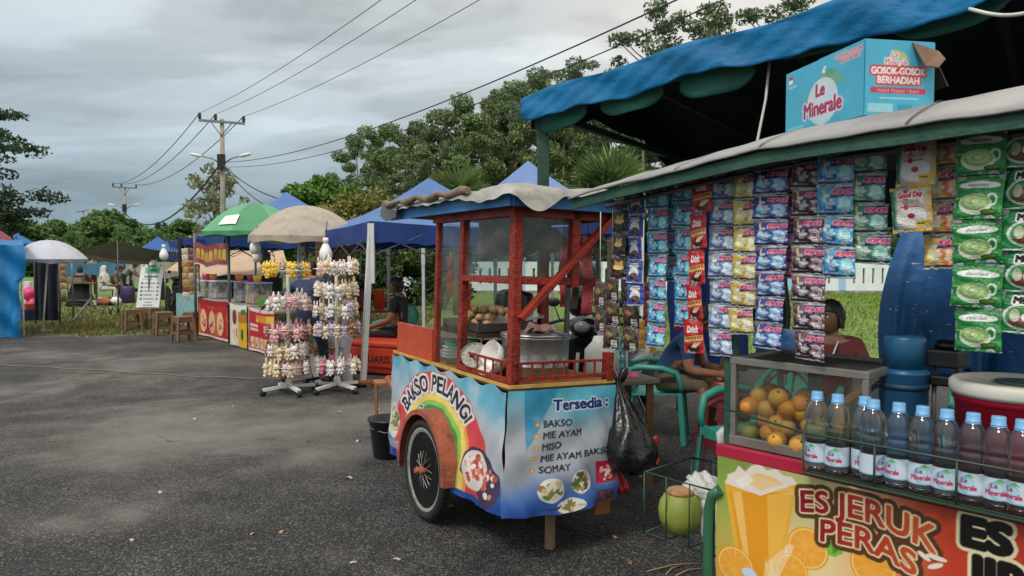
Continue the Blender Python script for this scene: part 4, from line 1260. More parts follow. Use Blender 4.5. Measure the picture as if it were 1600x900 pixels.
# bunting sign, light bulbs, bag, hanging packets
a, b = V(303, 380, 14.6), V(356, 378, 13.4)
P = Paint(1.0, .62, 70, 44, (140, 62, 66))
n = P.noise(7, 3)
for k in range(7): P.poly([(.08 + k * .125, .16), (.10 + k * .125, .44 + .05 * math.sin(k * 2.1)), (.15 + k * .125, .47), (.19 + k * .125, .42), (.18 + k * .125, .15), (.13 + k * .125, .2)], (206, 176, 64))
P.put(n > .6, (170, 110, 84), .5); P.rect(0, 0, 1, .05, (220, 206, 200))
root = thing('cloth_sign', 'hanging maroon sign with tall yellow lettering on grey posts', 'sign', ((a.x + b.x) / 2, (a.y + b.y) / 2, 0))
za = a.z
panel('print', P, lambda u, v: (a.x + (b.x - a.x) * u, a.y + (b.y - a.y) * u - .04 * np.sin(u * 17) * (1 - v * .6), za - .42 * (1 - v) - .05 * np.sin(u * np.pi) ** 2 + .02 * np.sin(u * 12)), VINYL, root)
for q in (a, b): each_tube('post', [(q.x, q.y + .03, 0), (q.x, q.y + .03, q.z + .2)], .028, GREYM, root)
BULB = M('bulb_white', (232, 234, 230), .25, .05)
def bulb(label, px, py, Y, s=1.0, drop=.4):
    p = V(px, py, Y); root = thing('light_bulb', label, 'light bulb', p[:], 'white bulbs hanging from the stall roofs')
    mb = MB(); mb.lathe([(.0, -.10 * s), (.05 * s, -.09 * s), (.075 * s, -.03 * s), (.072 * s, .02 * s), (.05 * s, .07 * s), (.03 * s, .11 * s), (.028 * s, .12 * s)], p, 16); mb.build('globe', BULB, root)
    mb = MB(); mb.lathe([(.032 * s, .115 * s), (.032 * s, .17 * s), (.02 * s, .18 * s)], p, 12); mb.build('socket', BULB, root)
    mb = MB(); mb.tube([p + Vector((0, 0, .17 * s)), p + Vector((.01, .05, .17 * s + drop))], .006, 5); mb.build('wire', WIRE, root)
bulb('bulb hanging under the left rim of the beige umbrella, upper of two', 399, 386, 11.0, 1.1, .12)
bulb('bulb just below the upper one under the beige umbrella', 402, 400, 11.3, 1.0, .2)
bulb('bulb lamp over the front of the plush racks', 509, 396, 9.3, 1.1, .22)
bulb('bulb hanging beside the white standing banner', 256, 398, 15.8, 1.2, .12)
p = V(414, 404, 11.6); mb = MB(); mb.ball(p, (.09, .06, .13), n=12, m=8, jit=.06); mb.tube([p + Vector((-.05, 0, .1)), p + Vector((0, 0, .24)), p + Vector((.05, 0, .1))], .006, 5); tag(mb.build('hanging_bag', M('navy_bag', (48, 58, 84), .7, .2)), 'small navy bag hanging below the beige umbrella', 'bag')
for i, px in enumerate((289, 298, 306)):
    p = V(px, 388, 15.5 + .2 * i); snack_strip('snack_strip', ['strip of pale packets on the black post, leftmost of three', 'strip of pale packets by the maroon sign, middle of three', 'strip of pale packets nearest the maroon sign'][i], (p.x, 15.5 + .2 * i, p.z), 8, .13, .13, SN, 40 + i, 'packet strips beside the maroon sign')
for i, px in enumerate((499, 512, 524, 536, 547)):
    Y = 10.9 + .1 * i; p = V(px, 377, Y); snack_strip('snack_strip', ['brown packet strip behind the plush racks, first from the left', 'bluish packet strip behind the plush racks', 'brown packet strip in the middle behind the plush racks', 'tan packet strip behind the right plush rack', 'tan packet strip nearest the white gazebo leg'][i], (p.x, Y, p.z), 10, .12, .12, ([SN[0], SN[4]], [M('snack_blue', (90, 100, 140), .35, .5, 30)], [SN[1], SN[3]], [SN[0], SN[1]], [SN[0], SN[4]])[i], 50 + i, 'packet strips hanging behind the plush racks')
# ------------------------------------------------------------------ plush keyring racks
PL = {'yellow': (240, 200, 66), 'pink': (226, 176, 180), 'white': (232, 228, 222), 'cream': (226, 206, 172), 'brown': (150, 106, 74), 'lavender': (188, 176, 200), 'grey': (140, 140, 146), 'rose': (212, 112, 140)}
for k, c in PL.items(): M('plush_' + k, c, .95, .15, 30, .25, 120, sheen=.3)
DARKEYE = M('plush_eye', (24, 20, 20), .3)
PLB = {}
def plush(kind, label, loc, rz, group, s=1.0):
    key = kind
    if key not in PLB:
        mb = MB(); rr = .036
        mb.ball((0, 0, 0), (rr, rr * .9, rr * .95), 0, 10, 8)
        mb.ball((0, 0, -.055), (rr * .85, rr * .75, rr * .95), 0, 10, 7)
        ears = {'chick': .4, 'bunny': 2.0}.get(kind.split('_')[1], .5)
        for s_ in (-1, 1):
            mb.ball((s_ * .024, 0, .03 + .012 * ears), (.012, .008, .012 * (1 + ears)), 0, 7, 5)
            mb.ball((s_ * .034, -.012, -.045), (.011, .011, .022), 0, 6, 5, R=Matrix.Rotation(-s_ * .6, 3, 'Y'))
            mb.ball((s_ * .02, -.014, -.088), (.014, .018, .014), 0, 6, 5)
            mb.ball((s_ * .012, -.031, .006), .004, 1, 5, 4)
        mb.ball((0, -.030, -.010), (.014, .010, .010), 2, 7, 5)
        mb.tube([(0, 0, .03), (.004, 0, .06), (0, 0, .085)], .0025, 4, 1)
        o = mb.build('plush_keyring', [M('plush_' + kind.split('_')[0]), DARKEYE, M('plush_cream')])
        PLB[key] = o
    else:
        o = PLB[key].copy(); COL.objects.link(o)
    o.location = loc; o.rotation_euler = (0, 0, rz); o.scale = (s, s, s)
    tag(o, label, 'plush keyring', group)
    return o
WRACK = M('white_rack_paint', (214, 216, 216), .4, .1); CAST = M('caster_rubber', (26, 26, 28), .6)
def rack(label, base, h, r, tiers, seed, metal, wide=True):
    rn = random.Random(seed)
    root = thing('display_rack', label, 'display rack', base[:], 'rotating plush racks')
    b = Vector(base)
    mb = MB(); mb.tube([b + Vector((0, 0, .09)), b + Vector((0, 0, h))], .02, 10); mb.lathe([(.04, .08), (.04, .16), (.025, .18)], b, 12); mb.build('pole', metal, root)
    for k in range(4 if wide else 5):
        a = k * 2 * math.pi / (4 if wide else 5) + seed * .3 + .35
        e = b + Vector((math.cos(a) * .3, math.sin(a) * .3, .07))
        mb = MB(); mb.bar(b + Vector((0, 0, .095)), e, .045, .03); ar = mb.build('foot', metal, root)
        mb = MB(); mb.lathe([(.0, -.014), (.035, -.014), (.035, .014), (.0, .014)], e + Vector((0, 0, -.034)), 12, R=Matrix.Rotation(a, 3, 'Z') @ Matrix.Rotation(math.pi / 2, 3, 'X')); mb.bar(e, e - Vector((0, 0, .03)), .02); mb.build('caster', CAST, ar)
    for z in tiers:
        mb = MB(); mb.tube([b + Vector((math.cos(t * .2618) * r, math.sin(t * .2618) * r, z)) for t in range(24)], .004, 5, closed=True)
        mb.tube([b + Vector((math.cos(t * .5236) * .05, math.sin(t * .5236) * .05, z)) for t in range(12)], .004, 5, closed=True)
        for k in range(12):
            a = k * math.pi / 6
            mb.bar(b + Vector((math.cos(a) * .03, math.sin(a) * .03, z)), b + Vector((math.cos(a) * (r + .03), math.sin(a) * (r + .03), z)), .006)
        mb.build('hook_ring', metal, root)
    return root
b1 = G(452, 615); b2 = G(527, 612)
T1 = [.32, .52, .74, 1.06, 1.40]
rack('white plush rack on casters with yellow chicks on top, left of two', b1, 1.47, .225, T1, 1, WRACK)
T2 = [.34, .76, .98, 1.20, 1.42]
rack('white plush rack with cream and white toys, right of two', b2, 1.5, .235, T2, 2, WRACK)
b3 = b2 + Vector((-.22, .55, 0))
rack('black plush rack base standing between and behind the two white racks', b3, 1.30, .20, [.45, .8, 1.15], 3, M('black_rack_paint', (30, 30, 32), .45), False)
RK = {0: ('left white plush rack', b1, T1, .225), 1: ('right white plush rack', b2, T2, .235), 2: ('black plush rack', b3, [.45, .8, 1.15], .20)}
MIX = {(0, 4): ['yellow_chick'] * 5 + ['grey_bear'], (0, 3): ['white_bear', 'pink_bear', 'white_bunny', 'white_bear'], (0, 2): ['pink_bunny', 'brown_bear', 'pink_bear'], (0, 1): ['cream_bear', 'white_bear', 'brown_bear'], (0, 0): ['cream_bear', 'white_bear', 'rose_bear', 'cream_bunny', 'white_bear'],
       (1, 4): ['pink_bear', 'white_bear', 'lavender_bear', 'white_bunny', 'cream_bear'], (1, 3): ['cream_bunny', 'white_bear', 'cream_bear'], (1, 2): ['white_bunny', 'cream_bear', 'lavender_bear', 'cream_bunny', 'white_bear'], (1, 1): ['cream_bear', 'lavender_bear', 'brown_bear'], (1, 0): ['white_bear', 'rose_bear', 'cream_bear', 'white_bunny', 'white_bear'],
       (2, 2): ['pink_bear', 'white_bear'], (2, 1): ['white_bear', 'cream_bear'], (2, 0): ['brown_bear', 'white_bear']}
TN = ['lowest', 'second lowest', 'middle', 'second highest', 'top']
T3N = ['lowest', 'middle', 'top']
rn = random.Random(77)
for (ri, ti), ks in MIX.items():
    nm, b, T, r = RK[ri]
    n = 20 if ri < 2 else 9
    for k in range(n):
        a = 2 * math.pi * (k + rn.uniform(-.25, .25)) / n
        kd = rn.choice(ks); s = rn.uniform(.85, 1.2) * (.92 if ri == 2 else 1)
        rr = r + rn.uniform(-.08, .03)
        z = b.z + T[ti] - .085 * s + (rn.uniform(0, .05) if ti == 4 else rn.uniform(-.04, .015))
        c, sh = kd.split('_')
        plush(kd, '%s plush %s keyring on the %s ring of the %s' % (c, sh, (TN if ri < 2 else T3N)[ti], nm), (b.x + math.cos(a) * rr, b.y + math.sin(a) * rr, z), a + math.pi / 2 + rn.uniform(-.5, .5), 'plush keyrings on the racks', s)
# clear white sheet hanging behind the right rack
p0, p1 = V(488, 500, 9.1), V(548, 498, 9.0)
mb = MB(); mb.sheet(lambda u, v: p0.lerp(p1, u) * 1.0 + Vector((.03 * math.sin(v * 8), .04 * math.sin(u * 13), -.85 * v - .05 * math.sin(u * 6) * v)), 16, 12); tag(mb.build('plastic_sheet', M('white_sheet', (214, 216, 220), .4, .15, 5, transl=.2)), 'white plastic sheet hanging behind the right plush rack', 'sheet')
# cooler box with hand lettering, table, tubs behind the gazebo leg
ORG = M('orange_red_plastic', (204, 62, 34), .45, .2, 5)
c0, c1 = G(540, 583), G(622, 590)
ex = (c1 - c0); L = ex.length; ex.normalize(); ey = Vector((-ex.y, ex.x, 0)); ang = math.atan2(ex.y, ex.x)
root = thing('cooler_box', 'large orange red cooler box with black hand lettering behind the gazebo leg', 'cooler', (c0 + ex * L / 2 + ey * .22)[:])
cc = c0 + ex * (L / 2 + .03) + ey * .24
mb = MB(); mb.box(cc + Vector((0, 0, .20)), (L + .06, .44, .36), ang); mb.build('body', ORG, root, bevel=.03)
mb = MB(); mb.box(cc + Vector((0, 0, .41)), (L + .1, .48, .07), ang); mb.build('lid', M('orange_red_lid', (208, 72, 42), .45, .2, 5), root, bevel=.02)
P = Paint(.62, .2, 130, 42, (204, 62, 34)); P.text('AGUARIS', .04, .055, .095, (30, 20, 20), bold=.004)
base = c0 + ex * (L * .18) - ey * .014
panel('lettering', P, lambda u, v: (base.x + ex.x * .62 * u, base.y + ex.y * .62 * u, .12 + .2 * v), M('painted_plastic', attr=True, rough=.45, var=.12), root)
g = G(563, 604)
mb = MB(); mb.box(g + Vector((.02, .03, .05)), (.26, .2, .03), .1); mb.box(g + Vector((-.06, .03, .017)), (.05, .2, .034), .1); mb.box(g + Vector((.1, .03, .017)), (.05, .2, .034), .1); tag(mb.build('wood_block', M('orange_wood', (150, 92, 52), .7, .3, 6, .3, 30), None, bevel=.004), 'small wooden block under the gazebo leg', 'wood block')
p = G(590, 560); t_ = table('drink_table', 'low table with a red top behind the cooler box', (p.x - .02, p.y + .35, 0), .95, .5, .72, .1, M('red_top', (150, 44, 40), .5, .2), GREYM)
ty = p.y + .3
p = V(593, 500, ty); mb = MB(); mb.lathe([(.075, 0), (.09, .30), (.095, .31), (.09, .315), (.0, .31)], (p.x, ty, .735), 18); mb.tube([(p.x + .09, ty, .97), (p.x + .15, ty, .93), (p.x + .14, ty, .83), (p.x + .085, ty, .8)], .01, 6); tag(mb.build('pitcher', M('orange_pitcher', (226, 78, 34), .4, .1)), 'orange plastic pitcher on the red topped table', 'pitcher')
p = V(559, 495, ty); mb = MB(); mb.box((p.x, ty, .735 + .16), (.28, .3, .32), .1); tag(mb.build('maroon_crate', M('maroon_plastic', (120, 40, 52), .5, .2), None, bevel=.03), 'maroon plastic bin on the red topped table', 'bin')
p = V(555, 455, ty); mb = MB(); mb.tube([(p.x - .13, ty, 1.055), (p.x - .12, ty, 1.16), (p.x, ty, 1.22), (p.x + .12, ty, 1.16), (p.x + .13, ty, 1.055)], .025, 8); mb.ball((p.x, ty + .02, 1.10), (.12, .1, .06), n=12, m=8); tag(mb.build('black_bag', BLK), 'black bag with a loop handle lying on the maroon bin', 'bag')
# ------------------------------------------------------------------ the red meatball cart
CW, CL, CZ = .615, 1.62, .905
CART = thing('food_cart', 'red wooden food cart on spoked wheels with a rainbow banner and glass cabinet', 'food cart', (0, 0, 0))
RED = M('red_cart_paint', (146, 44, 29), .55, .5, 7, .5, 40); RED2 = M('orange_red_board', (190, 76, 46), .6, .3, 5, .25, 30)
CWOOD = M('cart_wood', (150, 96, 52), .65, .35, 5, .3, 30, stretch=(1, .25, 1)); YEL = M('yellow_edge', (206, 166, 88), .55, .4, 9)
BLUEB = M('blue_fascia_paint', (54, 118, 178), .55, .25, 6, .2, 30)
ALU = M('dull_aluminium', (176, 176, 174), .34, .25, 5, .15, 40, metal=.75)
GL = glass_mat('window_glass', (240, 245, 244), .9, .05)
mb = MB(); mb.bx(.03, CW - .03, .03, CL - .03, .33, .36); mb.bx(.03, .05, .03, CL - .03, .36, CZ - .03); mb.bx(CW - .05, CW - .03, .03, CL - .03, .36, CZ - .03); mb.bx(.05, CW - .05, .03, .05, .36, CZ - .03); mb.bx(.05, CW - .05, CL - .05, CL - .03, .36, CZ - .03)
mb.bx(-.0, .04, .0, CL, .27, .33); mb.bx(CW - .04, CW, .0, CL, .27, .33); mb.build('body', CWOOD, CART)
mb = MB(); mb.bx(-.015, CW + .02, -.015, CL, CZ - .03, CZ); mb.build('table_top', CWOOD, CART, bevel=.003)
mb = MB(); mb.bx(-.024, CW + .02, -.026, -.017, CZ - .014, CZ + .004); mb.bx(-.026, -.017, -.015, CL, CZ - .014, CZ + .004); mb.build('edge_trim', YEL, CART)
RT = 1.82
def post(x, y, z0, z1, w=.045, m=RED, d=None):
    mb = MB(); mb.bx(x - w / 2, x + w / 2, y - (d or w) / 2, y + (d or w) / 2, z0, z1); return mb.build('post', m, CART, bevel=.004)
post(.02, .02, CZ, RT, .052); post(.02, .62, CZ, RT); post(.02, .98, CZ, RT, .036); post(.56, .62, CZ, RT, .05); post(.37, .02, 1.40, RT, .05); post(.56, .98, CZ, RT, .036); post(.54, .32, CZ, 1.42, .025, M('raw_steel', (110, 108, 104), .5, .3, metal=.5))
mb = MB(); mb.bx(-.005, .05, .05, .60, 1.415, 1.45); mb.bx(.05, .345, .0, .045, 1.415, 1.45); mb.bx(.54, .58, .05, .6, 1.415, 1.45); mb.bx(.05, .54, .6, .64, 1.415, 1.45); mb.build('mid_rail', RED, CART, bevel=.003)
mb = MB(); mb.bx(-.01, CW, -.005, .045, RT - .06, RT); mb.bx(-.008, .04, .045, 1.02, RT - .06, RT); mb.bx(.54, .58, .045, 1.02, RT - .06, RT); mb.build('top_rail', RED, CART)
mb = MB(); mb.bar((.03, -.022, 1.24), (CW - .01, -.022, RT - .02), .05, .03); mb.build('brace', RED, CART, bevel=.003)
mb = MB(); mb.bar((.01, -.012, CZ + .11), (CW - .03, -.012, CZ + .11), .012, .014); mb.bar((.01, -.012, CZ + .03), (CW - .03, -.012, CZ + .03), .012, .022)
for i in range(9): x = .05 + i * .065; mb.bar((x, -.012, CZ + .02), (x, -.012, CZ + .11), .010)
mb.bar((-.004, .04, CZ + .11), (-.004, .6, CZ + .11), .012, .014); mb.bar((-.004, .04, CZ + .02), (-.004, .6, CZ + .02), .012, .03)
for i in range(6): y = .1 + i * .09; mb.bar((-.004, y, CZ + .02), (-.004, y, CZ + .11), .010)
mb.bx(CW - .04, CW + .005, -.03, .02, CZ, CZ + .15); mb.build('railing', RED, CART, bevel=.002)
mb = MB(); mb.bx(-.005, .018, 1.0, CL - .02, CZ, CZ + .20); mb.build('side_board', RED2, CART, bevel=.003)
for (x0_, x1_, y0_, y1_, z0_, z1_) in ((.018, .024, .045, .6, 1.45, RT - .06), (.018, .024, .642, .962, CZ + .01, RT - .06), (.046, .345, .018, .024, 1.45, RT - .06), (.58, .586, .05, .6, 1.45, RT - .06), (.06, .54, .975, .981, 1.2, RT - .06)):
    mb = MB(); mb.bx(x0_, x1_, y0_, y1_, z0_, z1_); mb.build('glass_pane', GL, CART)
# shelf, roof boards and the tarp on it
mb = MB(); mb.bx(.03, .56, .46, .97, 1.10, 1.125); mb.build('shelf', M('dark_shelf', (66, 44, 34), .7, .3), CART)
mb = MB(); mb.bx(-.05, CW + .05, -.06, CL - .02, RT, RT + .018); mb.build('roof_board', M('dark_roof_board', (60, 36, 30), .8, .3), CART)
mb = MB(); mb.bx(-.055, CW + .055, -.075, -.058, RT - .02, RT + .055); mb.bx(-.072, -.055, -.06, CL - .01, RT - .02, RT + .055); mb.bx(CW + .055, CW + .07, -.06, CL - .01, RT - .02, RT + .055); mb.build('fascia', BLUEB, CART, bevel=.003)
rn = random.Random(3)
def tarp(u, v):
    x = -.11 + (CW + .2) * u; y = -.13 + (CL + .19) * v
    e = min(u, 1 - u) * 2; f = min(v, 1 - v) * 2
    z = RT + .058 + .048 * min(1, e * 2.2) ** .5 * min(1, f * 5) ** .5 + .006 * math.sin(x * 17 + y * 5 + 2 * math.sin(y * 3)) + .007 * math.sin(y * 13 - x * 8) + .004 * math.sin(y * 37 + x * 21)
    if e < .10 or f < .05:
        d = max(1 - e / .10, 1 - f / .05)
        z -= d * (.016 + .035 * max(0, math.sin(u * 5.3 + v * 7 + .4)) ** 4 + .006 * math.sin(v * 23 + u * 17))
    if v < .028 and .05 < u < .38: z -= .045 * math.sin((u - .05) / .33 * math.pi) * (1 - v / .028)
    return Vector((x, y, z))
mb = MB(); mb.sheet(tarp, 70, 110); mb.build('roof_tarp', M('grey_white_tarp', (170, 168, 160), .65, .5, 4, .7, 16, transl=.08), CART)
mb = MB(); pts = [Vector((-.10 + .02 * math.sin(i * 1.7), .35 + i * .115, RT + .085 + .012 * math.sin(i * 2.3))) for i in range(12)]
mb.tube(pts, [.020 + .006 * math.sin(i * 1.9) + .003 * (i % 3) for i in range(12)], 10); mb.build('rolled_tarp', M('rolled_brown_tarp', (128, 112, 98), .8, .35, 8, .4, 30), CART)
mb = MB(); mb.sheet(lambda u, v: Vector((-.115 - .02 * v + .02 * math.sin(u * 8), 1.35 + .36 * u, RT + .09 - .13 * v * (1 - .5 * u) + .02 * math.sin(u * 11))), 12, 5); mb.build('tarp_flap', M('dark_flap', (86, 92, 92), .7, .3), CART)
# banner pictures
def wob(x, z): return .008 * np.sin(x * 21 + z * 7) + .006 * np.sin(z * 19 - x * 9) + .004 * np.sin(x * 43 + z * 31)
P = Paint(CL + .02, .72, 330, 190, (184, 190, 198))
X, Y = P.X, P.Y                                  # X from the back end to the front corner, Y from the hem up
n = P.noise(2.2, 8); n2 = P.noise(6, 9)
P.put(sm(.44, .72, Y + .22 * (n - .5)) * sm(.95, .55, X), (84, 178, 212), .95)
P.put(sm(.52, .68, Y + .2 * (n - .5) + .12 * np.clip(X - 1.1, 0, 1)) * sm(.9, 1.2, X), (84, 176, 208), .75)
P.put(sm(.30, .06, Y + .25 * (n - .5) - .0 * X), (84, 120, 182), .85)
P.put(sm(.16, .02, Y + .1 * (n - .5)), (30, 72, 150), .9)
P.put(sm(.5, .8, n2) * sm(.2, .4, Y), (204, 208, 214), .6)
rx, ry, cx, cy = .66, .46, .80, .235
D = np.sqrt(((X - cx) / rx) ** 2 + (np.maximum(Y - cy, (Y - cy) * .35) / ry) ** 2)
clip = Y > .04
for r0, r1, col in ((0, .38, (50, 88, 170)), (.38, .53, (44, 150, 80)), (.53, .60, (150, 200, 84)), (.60, .68, (240, 220, 110)), (.68, .74, (240, 160, 84)), (.74, 1.0, (224, 72, 76))):
    P.put((D >= r0) & (D < r1) & clip, col, .95)
def arc(vv):
    v = vv.copy(); t = v[:, 0]; hgt = v[:, 1]
    a = math.pi - .42 - t / .50
    R_ = .725 + hgt / .46
    return np.stack([cx + rx * R_ * np.cos(a), cy + ry * R_ * np.sin(a)], 1)
m = P.tmask('BAKSO', 0, 0, .108, sx=.94, warp=arc) | P.tmask('PELANGI', 0, 0, .108, sx=.94, warp=lambda v: arc(v + np.array([.50, 0])))
m = P.dil(m, .006); P.put(P.dil(m, .022), (234, 234, 236)); P.put(m, (44, 40, 46))
P.text('Tersedia :', .72, .36, .085, (30, 44, 120), outline=((.012, (236, 238, 244)),), align='c', shear=.2, sx=.9)
P.food(.09, .26, .085, .13, 3, [(214, 206, 176), (150, 140, 90), (236, 228, 206), (110, 120, 60)], 30, (226, 222, 206))
P.text('BASO', .02, .07, .05, (60, 60, 70), outline=((.006, (236, 236, 236)),), shear=.2)
pl = [(1.22, .16), (1.24, .27), (1.32, .33), (1.44, .32), (1.6, .22), (1.62, .12), (1.57, .03), (1.50, .0), (1.44, .05), (1.30, .1)]
P.poly(pl, (70, 56, 82)); P.ell(1.36, .19, .12, .12, (226, 214, 206)); P.food(1.37, .20, .12, .115, 7, [(196, 92, 72), (220, 140, 110), (236, 226, 214), (170, 70, 60), (240, 232, 222)], 26, None); P.food(1.52, .14, .09, .11, 8, [(196, 92, 72), (216, 150, 120), (236, 226, 214)], 14, None)
BM = M('cart_banner_vinyl', attr=True, rough=.38, var=.08, scale=5, bump=.25, bscale=9, transl=.05)
def side_surf(u, v):
    y = CL + .01 - (CL + .02) * u
    z = .20 + .70 * v + .05 * u * (1 - v) * 0
    zb = .19 + .07 * u
    z = zb + (CZ - .025 - zb) * v
    puff = .05 * np.sin(u * np.pi) * (1 - v) ** 1.5 + .035 * u ** 3 * (1 - v)
    return (-.03 - puff + wob(y, z) * (1 - v * .6), y - .04 * u ** 8 * (1 - v), z - .012 * np.sin(u * 40) * (v > .98))
panel('side_banner', P, side_surf, BM, CART)
P = Paint(.66, .70, 200, 210, (182, 188, 198))
X, Y = P.X, P.Y
n = P.noise(4, 18); n2 = P.noise(9, 19)
P.put(sm(.46, .70, Y + .16 * (n - .5) + .18 * np.clip(X - .2, 0, .6)), (92, 188, 214), .95)
P.poly([(.09, .70), (.30, .70), (.11, .36)], (44, 150, 196), .8)
P.put(sm(.26, .04, Y + .14 * (n - .5)), (66, 110, 184), .95); P.put(sm(.12, .0, Y), (40, 84, 164), .9)
P.put(sm(.5, .8, n2) * sm(.2, .35, Y) * sm(.6, .5, Y), (202, 206, 214), .6)
P.text('Tersedia :', .605, .575, .062, (28, 40, 116), bold=.004, outline=((.007, (226, 236, 244)),), align='r', sx=1.0)
for i, t_ in enumerate(('BAKSO', 'MIE AYAM', 'MISO', 'MIE AYAM BAKSO', 'SOMAY')):
    y = .485 - i * .063
    P.ell(.168 - .006 * i, y + .018, .014, .014, (216, 160, 60)); P.ell(.168 - .006 * i, y + .018, .007, .007, (240, 210, 130)); P.text(t_, .205 - .007 * i, y, .038, (30, 32, 40), bold=.0012, shear=.05, sx=1.02)
GR = [(206, 196, 150), (120, 140, 70), (230, 222, 190), (160, 120, 80)]
P.food(.24, .135, .075, .068, 5, GR, 30); P.food(.42, .16, .06, .068, 6, [(170, 140, 80), (120, 90, 50), (200, 190, 120), (90, 120, 60)], 30)
P.rect(.52, .12, .635, .25, (196, 40, 70)); P.food(.58, .18, .05, .055, 9, [(240, 230, 220), (150, 40, 40), (220, 190, 160)], 18, None)
P.food(.35, .035, .085, .04, 10, GR, 22); P.food(.565, .03, .075, .05, 11, [(110, 80, 70), (170, 140, 130), (80, 60, 60)], 24, (70, 60, 90)); P.poly([(.18, .02), (.30, .05), (.28, .03)], (60, 50, 60))
def front_surf(u, v):
    x = -.03 + (CW + .05) * u
    zb = .262 - .02 * np.sin(u * 3.0) + .01 * u
    z = zb + (CZ - .025 - zb) * v
    puff = .05 * (1 - v) ** 1.5 * np.sin(.5 + u * 2.6) + .02 * (1 - v)
    return (x + .03 * (u - .4) * (1 - v) - .035 * (1 - u) ** 6 * (1 - v), -.03 - puff + wob(x * 1.6 + 3, z * 1.3) * (1.1 - v * .7), z)
panel('front_banner', P, front_surf, BM, CART)
# wheels, fenders, axle, prop leg, handles
TYRE = M('tyre_rubber', (34, 33, 32), .8, .3, 20, .3, 60); RIM = M('rusty_chrome', (186, 182, 174), .35, .5, 12, .2, 50, metal=.5); RUST = M('rust_red_steel', (158, 84, 62), .75, .5, 9, .5, 40)
def wheel(x, y):
    c = Vector((x, y, .292)); RX = Matrix.Rotation(math.pi / 2, 3, 'Y')
    mb = MB(); mb.lathe([(.246, -.018), (.254, -.03), (.272, -.034), (.288, -.024), (.292, -.008), (.292, .008), (.288, .024), (.272, .034), (.254, .03), (.246, .018), (.246, -.018)], c, 48, R=RX)
    for k in range(60):
        a = k * 2 * math.pi / 60
        mb.box(c + Vector((0, math.cos(a) * .2905, math.sin(a) * .2905)), (.044, .012, .006), Matrix.Rotation(a - math.pi / 2, 3, 'X'))
    w = mb.build('wheel', TYRE, CART)
    mb = MB(); mb.lathe([(.210, -.013), (.236, -.024), (.246, -.026), (.246, -.012), (.232, 0), (.246, .012), (.246, .026), (.236, .024), (.210, .013), (.210, -.013)], c, 40, R=RX); mb.build('rim', RIM, w)
    mb = MB()
    for k in range(32):
        a = k * 2 * math.pi / 32; b = a + (.55 if k % 2 else -.55); s_ = .03 if (k // 2) % 2 else -.03
        mb.tube([c + Vector((s_, math.cos(b) * .03, math.sin(b) * .03)), c + Vector((0, math.cos(a) * .226, math.sin(a) * .214))], .0026, 4)
    mb.build('spokes', RIM, w)
    mb = MB(); mb.lathe([(.010, -.07), (.014, -.05), (.026, -.034), (.026, -.028), (.014, -.02), (.014, .02), (.026, .028), (.026, .034), (.014, .05), (.010, .07)], c, 16, R=RX); mb.build('hub', RUST, w)
    sgn = -1 if x < .3 else 1
    mb = MB()
    def fen(u, v):
        a = rad(-4 + 196 * u); xx = x + (v - .5) * .14 - sgn * .005
        return c + Vector(((v - .5) * .14 - sgn * .02, -math.cos(a) * .345, math.sin(a) * .345 + .01))
    mb.sheet(fen, 36, 4); mb.sheet(lambda u, v: Vector(fen(1 - u, v)) * 1.0 + Vector((0, 0, -.004)), 36, 4)
    mb.sheet(lambda u, v: Vector(fen(u, 0 if sgn < 0 else 1)) + (c - Vector(fen(u, 0.5))).normalized() * .03 * v, 36, 2)
    mb.build('fender', RUST, CART)
WY = .80
wheel(-.105, WY); wheel(CW + .105, WY)
mb = MB(); mb.tube([(-.18, WY, .292), (CW + .18, WY, .292)], .016, 10); mb.bx(.05, CW - .05, WY - .04, WY + .04, .262, .326); mb.tube([(-.03, WY - .03, .292), (-.16, WY - .03, .292)], .014, 8); mb.build('axle', RUST, CART)
mb = MB(); mb.bar((.30, .06, .0), (.285, .05, .42), .048, .035); mb.build('prop_leg', M('grey_wood', (134, 112, 88), .85, .4, 9, .5, 40, stretch=(1, 1, .15)), CART, bevel=.003)
mb = MB(); mb.bx(CW - .07, CW + .03, .0, .035, .17, .42); mb.build('loose_board', CWOOD, CART)
for x in (.06, CW - .06): mb = MB(); mb.tube([(x, CL - .2, .56), (x, CL + .12, .58), (x, CL + .34, .66)], .02, 8); mb.build('handle', RUST, CART)
mb = MB(); mb.tube([(.06, CL + .34, .66), (CW - .06, CL + .34, .66)], .02, 8); mb.build('handle', RUST, CART)
